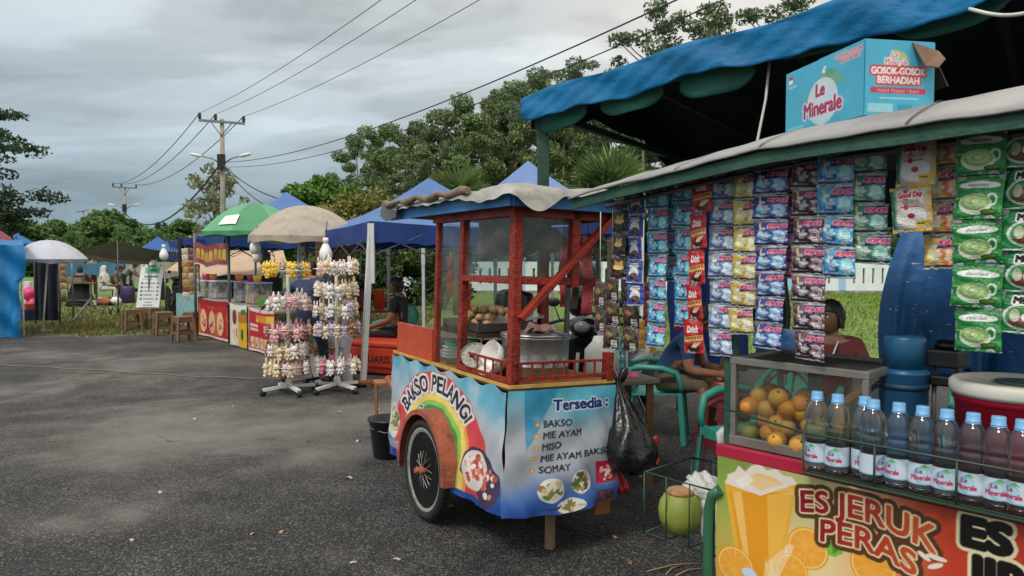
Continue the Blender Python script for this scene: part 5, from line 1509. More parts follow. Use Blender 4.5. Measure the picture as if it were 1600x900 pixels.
# contents: each thing on its own, in the cart's frame
RC = Matrix.Translation((-.03, 3.70, 0)) @ Matrix.Rotation(ROWA * -1 + 2 * ROWA, 4, 'Z') @ Matrix.Rotation(rad(1.8), 4, 'Y')
CART.matrix_world = RC
def incart(o):
    o.matrix_world = RC @ Matrix.Translation(o.location) @ o.rotation_euler.to_matrix().to_4x4()
    return o
def pot_thing():
    root = thing('cooking_pot', 'big dull aluminium stock pot with a lid on the front of the red cart', 'pot', (.30, .27, CZ + .002))
    c = Vector(root.location)
    mb = MB(); mb.lathe([(.0, 0), (.175, 0), (.183, .01), (.185, .06), (.188, .062), (.185, .066), (.185, .205), (.195, .215), (.19, .222), (.178, .215), (.0, .21)], c, 40); mb.build('pot_body', ALU, root)
    mb = MB(); mb.lathe([(.193, .222), (.196, .232), (.17, .238), (.06, .246), (.0, .248)], c, 40); mb.lathe([(.012, .246), (.012, .262), (.022, .266), (.02, .278), (.0, .28)], c, 12); mb.build('lid', M('dull_lid', (188, 188, 184), .3, .2, 5, metal=.75), root)
    for a in (rad(200), rad(20)):
        d = Vector((math.cos(a), math.sin(a), 0)); t = Vector((-d.y, d.x, 0))
        mb = MB(); mb.tube([c + d * .186 + t * -.035 + Vector((0, 0, .165)), c + d * .215 + t * -.035 + Vector((0, 0, .16)), c + d * .222 + t * -.03 + Vector((0, 0, .115)), c + d * .222 + t * .03 + Vector((0, 0, .115)), c + d * .215 + t * .035 + Vector((0, 0, .16)), c + d * .186 + t * .035 + Vector((0, 0, .165))], .006, 6); mb.build('handle', M('pot_handle', (60, 58, 56), .5, metal=.5), root)
    return incart(root)
pot_thing()
mb = MB(); mb.sheet(lambda u, v: Vector((.27 + .12 * (u - .5) + .02 * math.sin(v * 9), .20 + .10 * (v - .5), CZ + .258 + .022 * math.sin(u * 9 + v * 4) * math.sin(v * 8) + .03 * math.sin(math.pi * u) * math.sin(math.pi * v))), 16, 14); o = tag(mb.build('rag', M('pink_rag', (206, 158, 150), .9, .25, 20, .4, 60), None, solid=.006), 'crumpled pink rag on the pot lid', 'rag'); incart(o)
mb = MB(); mb.tube([Vector((.33, .19, CZ + .255)), Vector((.365, .085, CZ + .24)), Vector((.37, .075, CZ + .16)), Vector((.33, .075, CZ + .09)), Vector((.29, .07, CZ + .05))], .004, 6); incart(tag(mb.build('cord', M('blue_cord', (70, 96, 150), .6)), 'thin blue cord hanging down the pot front', 'cord'))
BALL = M('meatball', (186, 148, 108), .6, .3, 14, .2, 50)
def tray():
    root = thing('tray', 'dark tray holding the meatballs on the cart shelf', 'tray', (.24, .70, 1.126))
    c = Vector(root.location)
    mb = MB(); mb.box(c + Vector((0, 0, .012)), (.40, .48, .02)); mb.box(c + Vector((-.195, 0, .03)), (.012, .48, .05)); mb.box(c + Vector((.195, 0, .03)), (.012, .48, .05)); mb.box(c + Vector((0, -.235, .03)), (.38, .012, .05)); mb.box(c + Vector((0, .235, .03)), (.38, .012, .05)); mb.build('pan', M('dark_tray', (60, 54, 50), .5, .3), root, bevel=.004)
    incart(root)
tray()
rn = random.Random(5); bproto = None
for i in range(86):
    lay = 0 if i < 40 else (1 if i < 68 else 2)
    x = .24 + rn.uniform(-.165 + lay * .03, .165 - lay * .03); y = .70 + rn.uniform(-.2 + lay * .05, .2 - lay * .05); z = 1.126 + .045 + lay * .036 + rn.uniform(-.006, .006)
    if bproto is None:
        mb = MB(); mb.ball((0, 0, .022), (.024, .024, .022), n=12, m=8, jit=.04); bproto = mb.build('meatball', BALL); o = bproto
    else:
        o = bproto.copy(); COL.objects.link(o)
    o.location = (x, y, z - .022); o.rotation_euler = (0, 0, rn.uniform(0, 6)); o.scale = [rn.uniform(.9, 1.15)] * 3
    s_ = o.scale.copy(); tag(o, 'pale brown meatball heaped on the tray in the cart window', 'meatball', 'meatballs on the cart tray'); incart(o); o.scale = s_
mb = MB(); mb.slab(lambda u, v: Vector((.12 + .36 * u, .47 + .2 * v, 1.16 + .05 * u + .03 * v)), 6, 4, (0, 0, .012)); incart(tag(mb.build('metal_tray', M('steel_tray', (196, 198, 198), .3, .15, metal=.6)), 'flat metal tray lying tilted beside the meatballs', 'tray'))
mb = MB(); mb.lathe([(.05, 0), (.085, .05), (.1, .1), (.098, .1), (.08, .05), (.0, .006)], (0, 0, 0), 20, R=Matrix.Rotation(rad(-70), 3, 'Y')); o = mb.build('bowl', M('white_bowl', (226, 224, 218), .25, .1)); o.location = (.06, .30, CZ + .01); incart(tag(o, 'white bowl tipped on its side behind the cart railing', 'bowl'))
def strainer(label, loc, rot):
    root = thing('strainer', label, 'strainer', (0, 0, 0))
    mb = MB(); mb.lathe([(.078, .0), (.08, .01), (.078, .012), (.06, -.05), (.0, -.065)], (0, 0, .07), 18); mb.build('mesh_basket', M('wire_mesh', (120, 118, 112), .45, .6, 90, metal=.6), root)
    mb = MB(); mb.tube([(.08, 0, .075), (.25, 0, .10)], .006, 6); mb.build('handle', CWOOD, root)
    root.location = loc; root.rotation_euler = rot; incart(root)
strainer('wire noodle strainer standing against the cart glass', (.05, .50, CZ + .06), (.5, -.9, .4))
mb = MB()
for k in range(7): mb.lathe([(.05, 0), (.09, .03), (.092, .034), (.088, .034), (.0, .008)], (.18, .56, CZ + .004 + k * .017), 20)
incart(tag(mb.build('bowl_stack', M('grey_melamine', (120, 120, 112), .35, .2)), 'stack of grey bowls behind the stock pot', 'bowls'))
mb = MB()
for k in range(4): mb.lathe([(.045, 0), (.085, .04), (.088, .044), (.084, .044), (.0, .008)], (.10, .86, CZ + .004 + k * .02), 20)
incart(tag(mb.build('bowl_stack', M('pale_melamine', (206, 212, 206), .35, .2)), 'stack of pale bowls at the back of the cart window', 'bowls'))
for i, (x, y, h, m_, lb) in enumerate([(.08, .66, .16, (110, 200, 90), 'light green plastic tub by the middle post of the cart'), (.12, .93, .12, (60, 180, 130), 'mint green plastic cup low in the rear cart window'), (.20, .44, .14, (150, 210, 110), 'pale green plastic tub behind the strainer')]):
    mb = MB(); mb.lathe([(.05, 0), (.065, h), (.068, h + .004), (.06, h), (.0, .01)], (x, y, CZ + .003), 18); incart(tag(mb.build('plastic_tub', M('tub' + str(i), m_, .4, .1, transl=.1)), lb, 'tub'))
CRK = [M('cracker_red', (206, 72, 46), .3, .4, 40, .3, 50), M('cracker_orange', (214, 110, 60), .3, .4, 40, .3, 50)]
for i, (x, y, z, n_) in enumerate([(.07, .92, 1.56, 3), (.14, .84, 1.56, 3), (.10, .76, 1.40, 2), (.17, .92, 1.34, 2)]):
    o = snack_strip('cracker_strip', ['strip of red cracker packets at the far edge of the rear cart window', 'strip of red cracker packets second in the rear cart window', 'short strip of red packets low in the rear cart window', 'short strip of orange packets low in the rear cart window'][i], (0, 0, 0), n_, .05, .08, CRK, 60 + i, 'packets hung in the cart window', cat='packet strip')
    o.location = (x, y, z - n_ * .08); incart(o)
for i, (x, y, z, s_) in enumerate([(.20, .40, 1.68, .10), (.34, .50, 1.66, .12), (.44, .36, 1.66, .09)]):
    mb = MB(); mb.ball((0, 0, 0), (s_, s_, s_ * .8), n=12, m=8, jit=.1); mb.tube([(0, 0, s_ * .7), (0, 0, s_ * .7 + .09)], .004, 4); o = mb.build('noodle_bag', M('noodle_bag_plastic', (150, 140, 104), .35, .4, 20, .4, 40, transl=.2)); o.location = (x, y, z - s_ * .8)
    incart(tag(o, ['small bag of dry noodles hung in the upper cart window, left', 'larger bag of dry noodles hung in the middle of the upper window', 'small bag of noodles hung at the right of the upper window'][i], 'noodle bag', 'bags in the upper cart window'))
# rubbish bags hung at the cart's right end
BAGB = M('black_bag_plastic', (18, 18, 20), .28, .2, 10, .5, 22, spec=.6); BAGR = M('red_bag_plastic', (196, 40, 34), .3, .2, 10, .5, 25, transl=.2)
def bag(name, label, top, c, r, m, seed, knot=True, group=None):
    rr = random.Random(seed); top, c = Vector(top), Vector(c)
    mb = MB(); n, k = 28, 18; vs = []
    ph = [rr.uniform(0, 6.28) for _ in range(5)]
    for j in range(k + 1):
        t = j / k
        z = top.z + (c.z - r[2] - top.z) * t
        w = (t ** 1.05 * 1.2) * math.sqrt(max(0.0, 1 - max(0, (t - .55) / .45) ** 2.4)) if t < 1 else 0
        w = max(w, .09 * (1 - t))
        cen = top.lerp(Vector((c.x, c.y, z)), min(1, t * 2))
        for i in range(n):
            a = 2 * math.pi * i / n
            q = 1 + .10 * math.sin(a * 9 + ph[0] + t * 2) * (1 - t * .5) + .06 * math.sin(a * 5 + ph[1] + t * 9) + .05 * math.sin(a * 3 + ph[2] - t * 7)
            vs.append((cen.x + math.cos(a) * r[0] * w * q, cen.y + math.sin(a) * r[1] * w * q, z + .012 * math.sin(a * 7 + ph[3])))
    fs = [(j * n + i, j * n + (i + 1) % n, (j + 1) * n + (i + 1) % n, (j + 1) * n + i) for j in range(k) for i in range(n)]
    mb.add(vs, [f[::-1] for f in fs], 0, True)
    for s_ in (-1, 1): mb.ball(top + Vector((s_ * .03, 0, .03)), (.025, .012, .05), n=8, m=6, R=Matrix.Rotation(s_ * .4, 3, 'Y'))
    return tag(mb.build(name, m), label, 'plastic bag', group)
t = RC @ Vector((CW + .05, .0, .86)); bag('rubbish_bag', 'large black rubbish bag tied to the right end of the red cart', t + Vector((0, -.03, .04)), t + Vector((.06, -.10, -.28)), (.165, .15, .17), BAGB, 2)
t = V(962, 730, 4.12); bag('red_bag', 'small red plastic bag hanging below the black rubbish bag', t, t + Vector((.01, 0, -.09)), (.075, .07, .05), BAGR, 4, group='red plastic bags')
t = V(1014, 700, 4.5); bag('red_bag', 'red plastic bag peeping out right of the black rubbish bag', t, t + Vector((.02, 0, -.06)), (.055, .06, .04), BAGR, 5, group='red plastic bags')
# bucket and little stand left of the cart
p = G(607, 713); root = thing('bucket', 'black plastic bucket on the asphalt behind the cart', 'bucket', p[:])
mb = MB(); mb.lathe([(.0, 0), (.105, 0), (.115, .01), (.150, .285), (.160, .29), (.160, .305), (.145, .305), (.108, .02), (.0, .015)], p, 28); mb.build('pail', M('black_pail', (30, 33, 36), .4, .2), root)
mb = MB(); mb.tube([p + Vector((-.155, 0, .28)), p + Vector((-.12, -.09, .24)), p + Vector((0, -.16, .22)), p + Vector((.12, -.09, .24)), p + Vector((.155, 0, .28))], .004, 5); mb.build('handle', STEEL, root)
p = G(588, 668, .0); root = thing('wood_stand', 'small wooden stand between the bucket and the gazebo leg', 'stand', (p.x + .1, p.y + .1, 0))
mb = MB(); mb.box((p.x + .12, p.y + .1, .40), (.3, .22, .025), .3); mb.build('top', CWOOD, root)
for dx, dy in ((0, 0), (.24, .06), (.2, .2), (-.02, .14)): mb = MB(); mb.bar((p.x + dx, p.y + dy, 0), (p.x + dx, p.y + dy, .39), .022); mb.build('leg', CWOOD, root)
for i, (x, y, r, h, c_, lb) in enumerate([(.44, .50, .03, .19, (150, 36, 28), 'red sauce bottle behind the stock pot'), (.50, .46, .03, .20, (52, 30, 22), 'dark soy bottle behind the stock pot'), (.38, .56, .028, .17, (200, 120, 40), 'orange sauce bottle at the back of the cart'), (.46, .60, .03, .18, (190, 186, 170), 'pale vinegar bottle at the back of the cart')]):
    mb = MB(); mb.lathe([(0, 0), (r, 0), (r, h * .6), (r * .8, h * .72), (r * .38, h * .8), (r * .38, h * .9), (0, h * .9)], (x, y, CZ + .003), 16); mb.lathe([(r * .5, h * .88), (r * .5, h), (0, h)], (x, y, CZ + .003), 12, 1)
    incart(tag(mb.build('sauce_bottle', [M('sauce' + str(i), c_, .25, .1), M('bottle_top', (180, 60, 40), .4)]), lb, 'bottle'))
mb = MB(); mb.lathe([(0, 0), (.12, 0), (.15, .05), (.165, .12), (.172, .125), (.16, .125), (.14, .05), (0, .02)], (.36, .80, CZ + .003), 28); incart(tag(mb.build('wok', M('sooty_wok', (34, 32, 32), .5, .3, metal=.4)), 'sooty black pan under the meatball shelf', 'pan'))
mb = MB(); mb.lathe([(0, 0), (.09, 0), (.10, .02), (.10, .2), (.09, .22), (.03, .23), (.03, .26), (0, .26)], (.46, .76, 1.128), 24); incart(tag(mb.build('dark_pot', M('dark_enamel', (40, 42, 46), .35, .3)), 'dark lidded pot at the back of the cart shelf', 'pot'))
for i, (x, y, z) in enumerate([(.12, .50, 1.67), (.26, .60, 1.69), (.40, .62, 1.67)]):
    mb = MB(); pillow(mb, (0, 0, 0), .15, .2, .07, Matrix.Rotation(.4 * i, 3, 'Z'), RND); mb.tube([(0, 0, .09), (0, 0, .14)], .004, 4); o = mb.build('packet_bag', M('brown_packets', (128, 104, 74), .4, .6, 26, .4, 40)); o.location = (x, y, z - .12); incart(tag(o, ['brown packet bag hung left in the upper cart window', 'brown packet bag hung in the middle of the upper cart window', 'brown packet bag hung at the back of the upper cart window'][i], 'packet bag'))
# ------------------------------------------------------------------ big blue tent over the eating place
TENT = thing('tarp_tent', 'large dark tent with a bright blue tarp over its edge, above the juice stall', 'tent', (.14, 5.5, 0))
DARKTENT = M('dark_green_tarp', (20, 40, 40), .8, .25, 3); GREENP = M('dark_green_paint', (38, 74, 58), .55, .35, 7, .25, 30); VALG = M('green_valance_cloth', (40, 104, 92), .65, .2, 5, .2, 12, transl=.15)
TBLUE = M('bright_blue_tarp', (6, 108, 160), .5, .35, 2.2, .55, 10, spec=.35, stretch=(1, 1, 1.6))
def TL(s): return Vector((.14 + .7071 * s, 5.5 - .7071 * s, 0))        # along the front eave
TB = Vector((.60, .80, 0))                                            # towards the back
def ez(s): return 2.66 + .075 * min(s, 3.2) + .012 * math.sin(s * 2.1)
TD = 2.6; TLEN = 5.6
def edge_in(u, v):
    """blue tarp turned over the eave: from the hem (v=0) up and over to the roof"""
    s_ = -.06 + (TLEN + .06) * u
    hem = .16 + .06 * min(1, s_ / 1.5) + .022 * math.sin(s_ * 3.1) + .014 * math.sin(s_ * 7.3 + 1) + .006 * math.sin(s_ * 23)
    if v < .5:
        q = v / .5
        out = .05 + .02 * math.sin(q * 2.2 + s_ * 5) * (1 - q) + .008 * math.sin(s_ * 13 + q * 4) + .004 * math.sin(s_ * 31 - q * 11)
        return TL(s_) - TB * out + Vector((0, 0, ez(s_) + .06 - hem * (1 - q)))
    q = (v - .5) / .5
    return TL(s_) + TB * (-.05 + q * .8) + Vector((0, 0, ez(s_) + .06 + .04 * math.sin(q * 1.5) + .10 * q + .015 * math.sin(s_ * 6 + q * 5)))
mb = MB(); mb.sheet(edge_in, 150, 26); mb.build('blue_tarp', TBLUE, TENT, solid=.004)
mb = MB()
def roof(u, v):
    s_ = TLEN * u
    return TL(s_) + TB * (TD * v) + Vector((0, 0, ez(s_) + .02 + .35 * math.sin(math.pi * min(1, v * 1.0)) * (1 - v * .3) - .12 * v + .03 * math.sin(s_ * 4 + v * 3) * v))
mb.sheet(roof, 60, 20); mb.build('roof_sheet', DARKTENT, TENT, solid=.006)
mb = MB()
mb.sheet(lambda u, v: Vector(roof(u, 1)) - Vector((0, 0, (.26 + .07 * abs(math.sin(u * 26)) + .05 * math.sin(u * 11)) * v)), 120, 3)
mb.sheet(lambda u, v: Vector(roof(0, u)) - Vector((0, 0, (.19 + .06 * abs(math.sin(u * 9)) + .04 * math.sin(u * 4)) * v)), 40, 3)
mb.build('back_valance', DARKTENT, TENT)
mb = MB(); mb.sheet(lambda u, v: Vector(roof(.06 + .94 * u, 1)) + TB * (.02 + .05 * math.sin(u * 40)) - Vector((0, 0, .1 + (Vector(roof(.06 + .94 * u, 1)).z - 1.86 + .05 * math.sin(u * 17)) * v)), 80, 6); mb.build('back_cloth', M('dark_navy_cloth', (26, 30, 44), .85, .25), TENT)
for k in range(9):
    s0 = .0 + k * .62
    mb = MB()
    mb.sheet(lambda u, v: TL(s0 + .5 * u) + TB * (.03 + .015 * math.sin(u * 7 + k) * v) + Vector((0, 0, ez(s0 + .5 * u) - .04 - (.185 + [.0, .012, .03, -.06, .01, -.07, -.05, .03, 0][k]) * v * (1 - .35 * (2 * u - 1) ** 4))), 16, 6)
    mb.build('scallop', VALG, TENT, solid=.003)
def tpole(p, h, w=.075, m=GREENP):
    mb = MB(); mb.bx(p.x - w / 2, p.x + w / 2, p.y - w / 2, p.y + w / 2, 0, h); return mb.build('post', m, TENT, bevel=.004)
tpole(TL(.06) + TB * .08, 2.66, .085); tpole(TL(.04) + TB * TD, 2.55); tpole(TL(4.6) + TB * .08, 2.85); tpole(TL(4.6) + TB * TD, 2.75)
mb = MB(); mb.bar(TL(0) + TB * .08 + Vector((0, 0, 2.64)), TL(TLEN) + TB * .08 + Vector((0, 0, 2.86)), .05); mb.build('eave_beam', GREENP, TENT)
mb = MB(); mb.bar(TL(0.05) + TB * .08 + Vector((0, 0, 2.62)), TL(.05) + TB * TD + Vector((0, 0, 2.52)), .05); mb.build('side_beam', GREENP, TENT)
for k in range(5):
    mb = MB(); mb.bar(TL(.9 + k) + TB * .1 + Vector((0, 0, ez(.9 + k) - .03)), TL(.9 + k) + TB * TD + Vector((0, 0, ez(.9 + k) - .13)), .04); mb.build('rafter', M('dark_rafter', (40, 34, 28), .8, .3), TENT)
# back cloths of the tent (dark shade behind) and a rope
ROPE = M('white_rope', (206, 204, 196), .8, .15)
a, b = V(1203, 90, 4.3), V(1183, 222, 4.2)
mb = MB(); mb.tube([a, a.lerp(b, .5) + Vector((.012, 0, 0)), b, Vector((b.x - .05, b.y, 1.2))], .008, 6); tag(mb.build('rope', ROPE), 'white rope hanging from the tent edge behind the stall roof', 'rope')
a, b = V(1515, 14, 3.4), V(1660, 2, 2.9)
mb = MB(); mb.tube([a.lerp(b, i / 10) - Vector((0, 0, .04 * math.sin(math.pi * i / 10))) for i in range(11)], .009, 6); tag(mb.build('rope', ROPE), 'white cord slung under the tent at the top right corner', 'rope')
# big navy and blue cloths hung behind the stall
CLB = M('worn_blue_sheet', (14, 84, 140), .6, .3, 5, .5, 16)
t = CLB.node_tree; pr = t.nodes['Principled BSDF']
vn = N(t, 'ShaderNodeTexNoise'); vn.inputs['Scale'].default_value = 22; vn.inputs['Detail'].default_value = 8
mpn = N(t, 'ShaderNodeMapping'); mpn.inputs['Scale'].default_value = (1, 1, 3.5); con = N(t, 'ShaderNodeTexCoord'); t.links.new(con.outputs['Object'], mpn.inputs[0]); t.links.new(mpn.outputs[0], vn.inputs['Vector'])
src = pr.inputs['Base Color'].links[0].from_socket
t.links.new(mixc(t, ramp(t, vn.outputs[0], [(0.68, 0.0), (0.72, .8)]), src, (.55, .58, .6)), pr.inputs['Base Color'])
p0, p1 = V(1412, 352, 3.4), V(1690, 350, 2.9); q0, q1 = V(1372, 600, 3.3), V(1690, 600, 2.8)
mb = MB()
def drape(u, v):
    a = p0.lerp(p1, u ** 1.0); b = q0.lerp(q1, u)
    k = v ** 1.4
    f = .05 * math.sin(u * 17 + .6) * (.3 + v) + .03 * math.sin(u * 37) * v
    return a.lerp(b, v) * (1 - 0) + Vector((-.06 * math.sin(v * 3.1) * (1 - u) ** 3, -f, 0)) + Vector((.035 * (1 - v) * 0, 0, 0))
mb.sheet(drape, 60, 20); tag(mb.build('hanging_sheet', CLB, None), 'worn blue sheet hung like a curtain behind the green sachet strips', 'sheet')
a, b = V(1046, 330, 7.4), V(1172, 330, 6.9)
mb = MB(); mb.sheet(lambda u, v: a.lerp(b, u) + Vector((.02 * math.sin(v * 9), .05 * math.sin(u * 14), -1.5 * v)), 20, 10); tag(mb.build('hanging_sheet', M('deep_blue_sheet', (34, 62, 140), .6, .2, 4, .3, 9)), 'deep blue sheet hung behind the man in the blue shirt', 'sheet')
a, b = V(1040, 270, 7.6), V(1330, 268, 7.2)
mb = MB(); mb.sheet(lambda u, v: a.lerp(b, u) + Vector((0, .06 * math.sin(u * 30), -.75 * v - .04 * math.sin(u * 20))), 40, 4); tag(mb.build('hanging_sheet', M('dark_maroon_cloth', (52, 24, 32), .85, .3)), 'dark maroon cloth under the tent behind the sachet strips', 'sheet')
a, b = V(1165, 330, 7.3), V(1238, 330, 7.0)
mb = MB(); mb.sheet(lambda u, v: a.lerp(b, u) + Vector((.02 * math.sin(v * 9), .05 * math.sin(u * 14), -1.15 * v)), 20, 10); tag(mb.build('hanging_sheet', M('dark_navy_cloth')), 'black cloth hung behind the yellow and navy sachets', 'sheet')
p = V(1222, 520, 6.2)
mb = MB(); mb.ball((p.x, 6.2, .80), (.22, .16, .15), n=20, m=14, jit=.07); tag(mb.build('plastic_bundle', M('sky_blue_plastic', (60, 130, 196), .35, .25, 9, .6, 20)), 'bright blue plastic bundle on the bench behind the orange case', 'bundle')
table('bench', 'low wooden bench behind the orange case under the tent', (p.x, 6.2, 0), 1.0, .4, .66, -.3, WOOD, WOOD, 'bench')
# ------------------------------------------------------------------ the juice stall in front
SO = Vector((.667, 2.344, 0)); SX = Vector((.669, -.743, 0)); SY = Vector((.743, .669, 0)); SA = math.atan2(-.743, .669)
def ST(x, y, z): return SO + SX * x + SY * y + Vector((0, 0, z))
def SPT(px, py, off=0.0):
    d = ray(px, py); o = Vector((0, 0, CAMZ))
    t = ((SO + SY * off) - o).dot(SY) / d.dot(SY)
    return o + d * t
def SL(p): q = p - SO; return q.dot(SX), q.dot(SY), p.z
STALL = thing('juice_stall', 'green framed juice stall with an orange juice banner and a long sloping roof', 'stall', SO[:])
GREENW = M('dark_green_wood', (40, 82, 66), .6, .35, 7, .3, 30)
ZT = .95; SLEN = 1.5; SDEP = .62
def sbox(x0, x1, y0, y1, z0, z1, m, name, bevel=.003, parent=STALL, rot=0.0):
    mb = MB(); mb.box(ST((x0 + x1) / 2, (y0 + y1) / 2, (z0 + z1) / 2), (x1 - x0, y1 - y0, z1 - z0), SA + rot); return mb.build(name, m, parent, bevel=bevel)
sbox(0, SLEN, 0, SDEP, ZT - .03, ZT - .004, M('counter_board', (120, 96, 74), .6, .3), 'counter')
sbox(-.012, SLEN, -.012, .012, ZT - .032, ZT + .006, M('red_edge_strip', (172, 32, 60), .5, .2), 'edge_strip')
for (x, y) in ((.0, .0), (0, SDEP - .05), (SLEN - .05, 0), (SLEN - .05, SDEP - .05)):
    sbox(x, x + .045, y + .004, y + .05, .02, ZT - .03, GREENW, 'leg')
sbox(.01, SLEN, .02, SDEP - .02, .28, .30, CWOOD, 'lower_shelf'); sbox(.02, SLEN, SDEP - .03, SDEP - .015, .3, ZT - .04, M('back_board', (70, 60, 50), .8, .3), 'back_board')
# posts that carry the roof
for (x, y, w) in ((-.012, .03, .034), (SLEN - .05, .03, .04), (.0, SDEP - .05, .04), (SLEN - .05, SDEP - .05, .04)):
    sbox(x, x + w, y, y + w, ZT - .03, 1.86, GREENW, 'post')
mb = MB(); q = ST(-.03, -.02, 0); mb.tube([q + Vector((0, 0, z)) for z in (.05, .5, .74)] + [q + SX * .012 + Vector((0, 0, .79)), q + SX * .04 + Vector((0, 0, .815))], .017, 10); mb.build('steel_tube', M('green_tube', (52, 104, 76), .4, .3, 8), STALL)
# roof
EV = [SL(SPT(px, py, -.13)) for px, py in ((893, 316), (960, 298), (1050, 276), (1190, 242), (1300, 224), (1405, 210), (1500, 195), (1600, 181))]
ex_ = np.array([e[0] for e in EV]); ez_ = np.array([e[2] for e in EV])
def zev(x): return float(np.interp(x, ex_, ez_)) if x < ex_[-1] else float(ez_[-1] + (x - ex_[-1]) * (ez_[-1] - ez_[-2]) / (ex_[-1] - ex_[-2]))
XL, XR = ex_[0], 1.6
def roofs(u, v):
    x = XL + (XR - XL) * u
    z = zev(x)
    lift = .055 + .03 * min(1, max(0, (x - XL) / 1.3))
    if v < .25:
        q = v / .25; y = -.15 + .19 * q; dz = lift * q ** .8 + .0012 * math.sin(x * 40 + q * 3) + .0025 * math.sin(x * 13) * (1 - q)
    else:
        q = (v - .25) / .75; y = .04 + 1.0 * q; dz = lift + .13 * min(q, .42) + .003 * math.sin(x * 9 + q * 5)
    return ST(x, y, z + dz + .012)
RTARP = M('weathered_roof_sheet', (140, 139, 137), .5, .5, 2.5, .45, 9, stretch=(1, 1, 1))
mb = MB(); mb.sheet(roofs, 110, 26); mb.build('roof_sheet', RTARP, STALL, solid=.006)
mb = MB()
for i in range(24):
    xa, xb = XL + (XR - XL) * i / 24, XL + (XR - XL) * (i + 1) / 24
    mb.sheet(lambda u, v, xa=xa, xb=xb: ST(xa + (xb - xa) * u, -.135, zev(xa + (xb - xa) * u) + .008 - .034 * v), 2, 1)
    mb.sheet(lambda u, v, xa=xa, xb=xb: ST(xa + (xb - xa) * u, -.135 + .014 * v, zev(xa + (xb - xa) * u) - .026), 2, 1)
    mb.sheet(lambda u, v, xa=xa, xb=xb: ST(xa + (xb - xa) * u, -.121, zev(xa + (xb - xa) * u) - .026 + .034 * v), 2, 1)
mb.sheet(lambda u, v: ST(XL, -.135 + .014 * u, zev(XL) + .008 - .034 * v), 1, 1)
mb.build('eave_board', GREENW, STALL)
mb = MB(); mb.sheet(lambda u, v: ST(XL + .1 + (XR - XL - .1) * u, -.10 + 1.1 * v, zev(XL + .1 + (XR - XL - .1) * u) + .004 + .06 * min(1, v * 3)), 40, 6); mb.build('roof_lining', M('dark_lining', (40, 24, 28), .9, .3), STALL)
for px in (1060, 1192, 1420):
    x = SL(SPT(px, 230, -.13))[0]
    mb = MB()
    uu = (x - XL) / (XR - XL)
    mb.sheet(lambda u, v: Vector(roofs(uu + (u - .5) * .003 + .008 * v, v * .3)) + Vector((0, 0, .006)) - SY * .003, 2, 10); mb.build('seam', M('grey_seam', (70, 68, 66), .7, .3), STALL)
mb = MB(); mb.tube([ST(x, 0, zev(x) - .02) for x in np.linspace(XL + .05, XR - .05, 12)], .008, 6); mb.build('hanging_rail', GREYM, STALL)
# juice banner
BW, BH = 1.16, .78
P = Paint(BW, BH, 520, 340, (226, 170, 80), ss=2)
X, Y = P.X, P.Y
def BP(px, py): x, _, z = SL(SPT(px, py, -.016)); return x, z - (ZT - .03 - BH)
n = P.noise(3, 31); n2 = P.noise(9, 32)
P.put(sm(.0, .34, X), (238, 214, 156)); P.put(sm(.34, .62, X + .1 * (n - .5)), (232, 150, 90)); P.put(sm(.46, .66, X + .12 * (n - .5) + .1 * (Y - .6)), (200, 60, 40), .9)
P.put(sm(.44, .30, X) * sm(.48, .76, Y + .1 * (n - .5)), (176, 186, 120), .8); P.put(sm(.22, .02, X) * sm(.52, .80, Y), (86, 132, 50), .85); P.put(sm(.10, .05, X) * sm(.35, .7, Y + .1 * n), (150, 178, 80), .6)
P.put(sm(.32, .12, Y) * sm(.56, .36, X), (240, 200, 92), .8); P.put(sm(.36, .5, X) * sm(.7, .45, X) * sm(.4, .6, Y), (232, 196, 140), .6)
def E(px, py, rx, ry, col, rot=0.0, a=1.0, soft=0.0):
    x, y = BP(px, py); x1, _ = BP(px + rx, py); _, y1 = BP(px, py - ry); P.ell(x, y, abs(x1 - x), abs(y1 - y), col, rot, a, soft)
def PG_(pts, col, a=1.0): P.poly([BP(*p) for p in pts], col, a)
def orange(px, py, r, seed):
    E(px, py, r, r * .98, (236, 150, 40)); E(px, py, r * .93, r * .92, (250, 214, 130)); E(px, py, r * .86, r * .85, (244, 168, 58))
    x, y = BP(px, py); R_ = abs(BP(px + r, py)[0] - x)
    for k in range(10):
        a = k * .628 + seed; P.poly([(x, y), (x + R_ * .85 * math.cos(a - .02), y + R_ * .85 * math.sin(a - .02)), (x + R_ * .85 * math.cos(a + .02), y + R_ * .85 * math.sin(a + .02))], (250, 214, 140), .8)
    P.put(P.ell(x, y, R_ * .8, R_ * .8, None, soft=.9, only=True) * (P.noise(60, int(seed * 10)) > .52), (250, 196, 96), .5)
PG_([(1133, 752), (1248, 752), (1222, 900), (1215, 960), (1168, 960), (1160, 900)], (236, 178, 60))
PG_([(1142, 770), (1240, 770), (1216, 900), (1210, 960), (1172, 960), (1165, 900)], (232, 156, 40))
PG_([(1200, 775), (1240, 770), (1216, 900), (1205, 900)], (246, 196, 92), .7); PG_([(1146, 770), (1160, 770), (1178, 900), (1172, 900)], (250, 220, 150), .6)
PG_([(1134, 756), (1140, 742), (1150, 738), (1156, 728), (1166, 738), (1176, 729), (1190, 726), (1200, 736), (1216, 734), (1226, 744), (1240, 746), (1248, 757), (1190, 776)], (240, 226, 214))
PG_([(1165, 752), (1185, 740), (1214, 748), (1226, 758), (1190, 768)], (240, 196, 120), .8); PG_([(1150, 752), (1170, 742), (1180, 752), (1160, 764)], (252, 246, 240), .8)
E(1190, 757, 60, 9, (250, 236, 210), a=.25)
for k in range(7): PG_([(1196 + k * 9, 905 - k * 2), (1200 + k * 9, 868 + 6 * (k % 3)), (1206 + k * 9, 906 - k * 2)], (250, 220, 170), .6)
orange(1152, 884, 30, .3); orange(1264, 858, 33, .1); orange(1366, 884, 38, .5); orange(1240, 892, 26, .8)
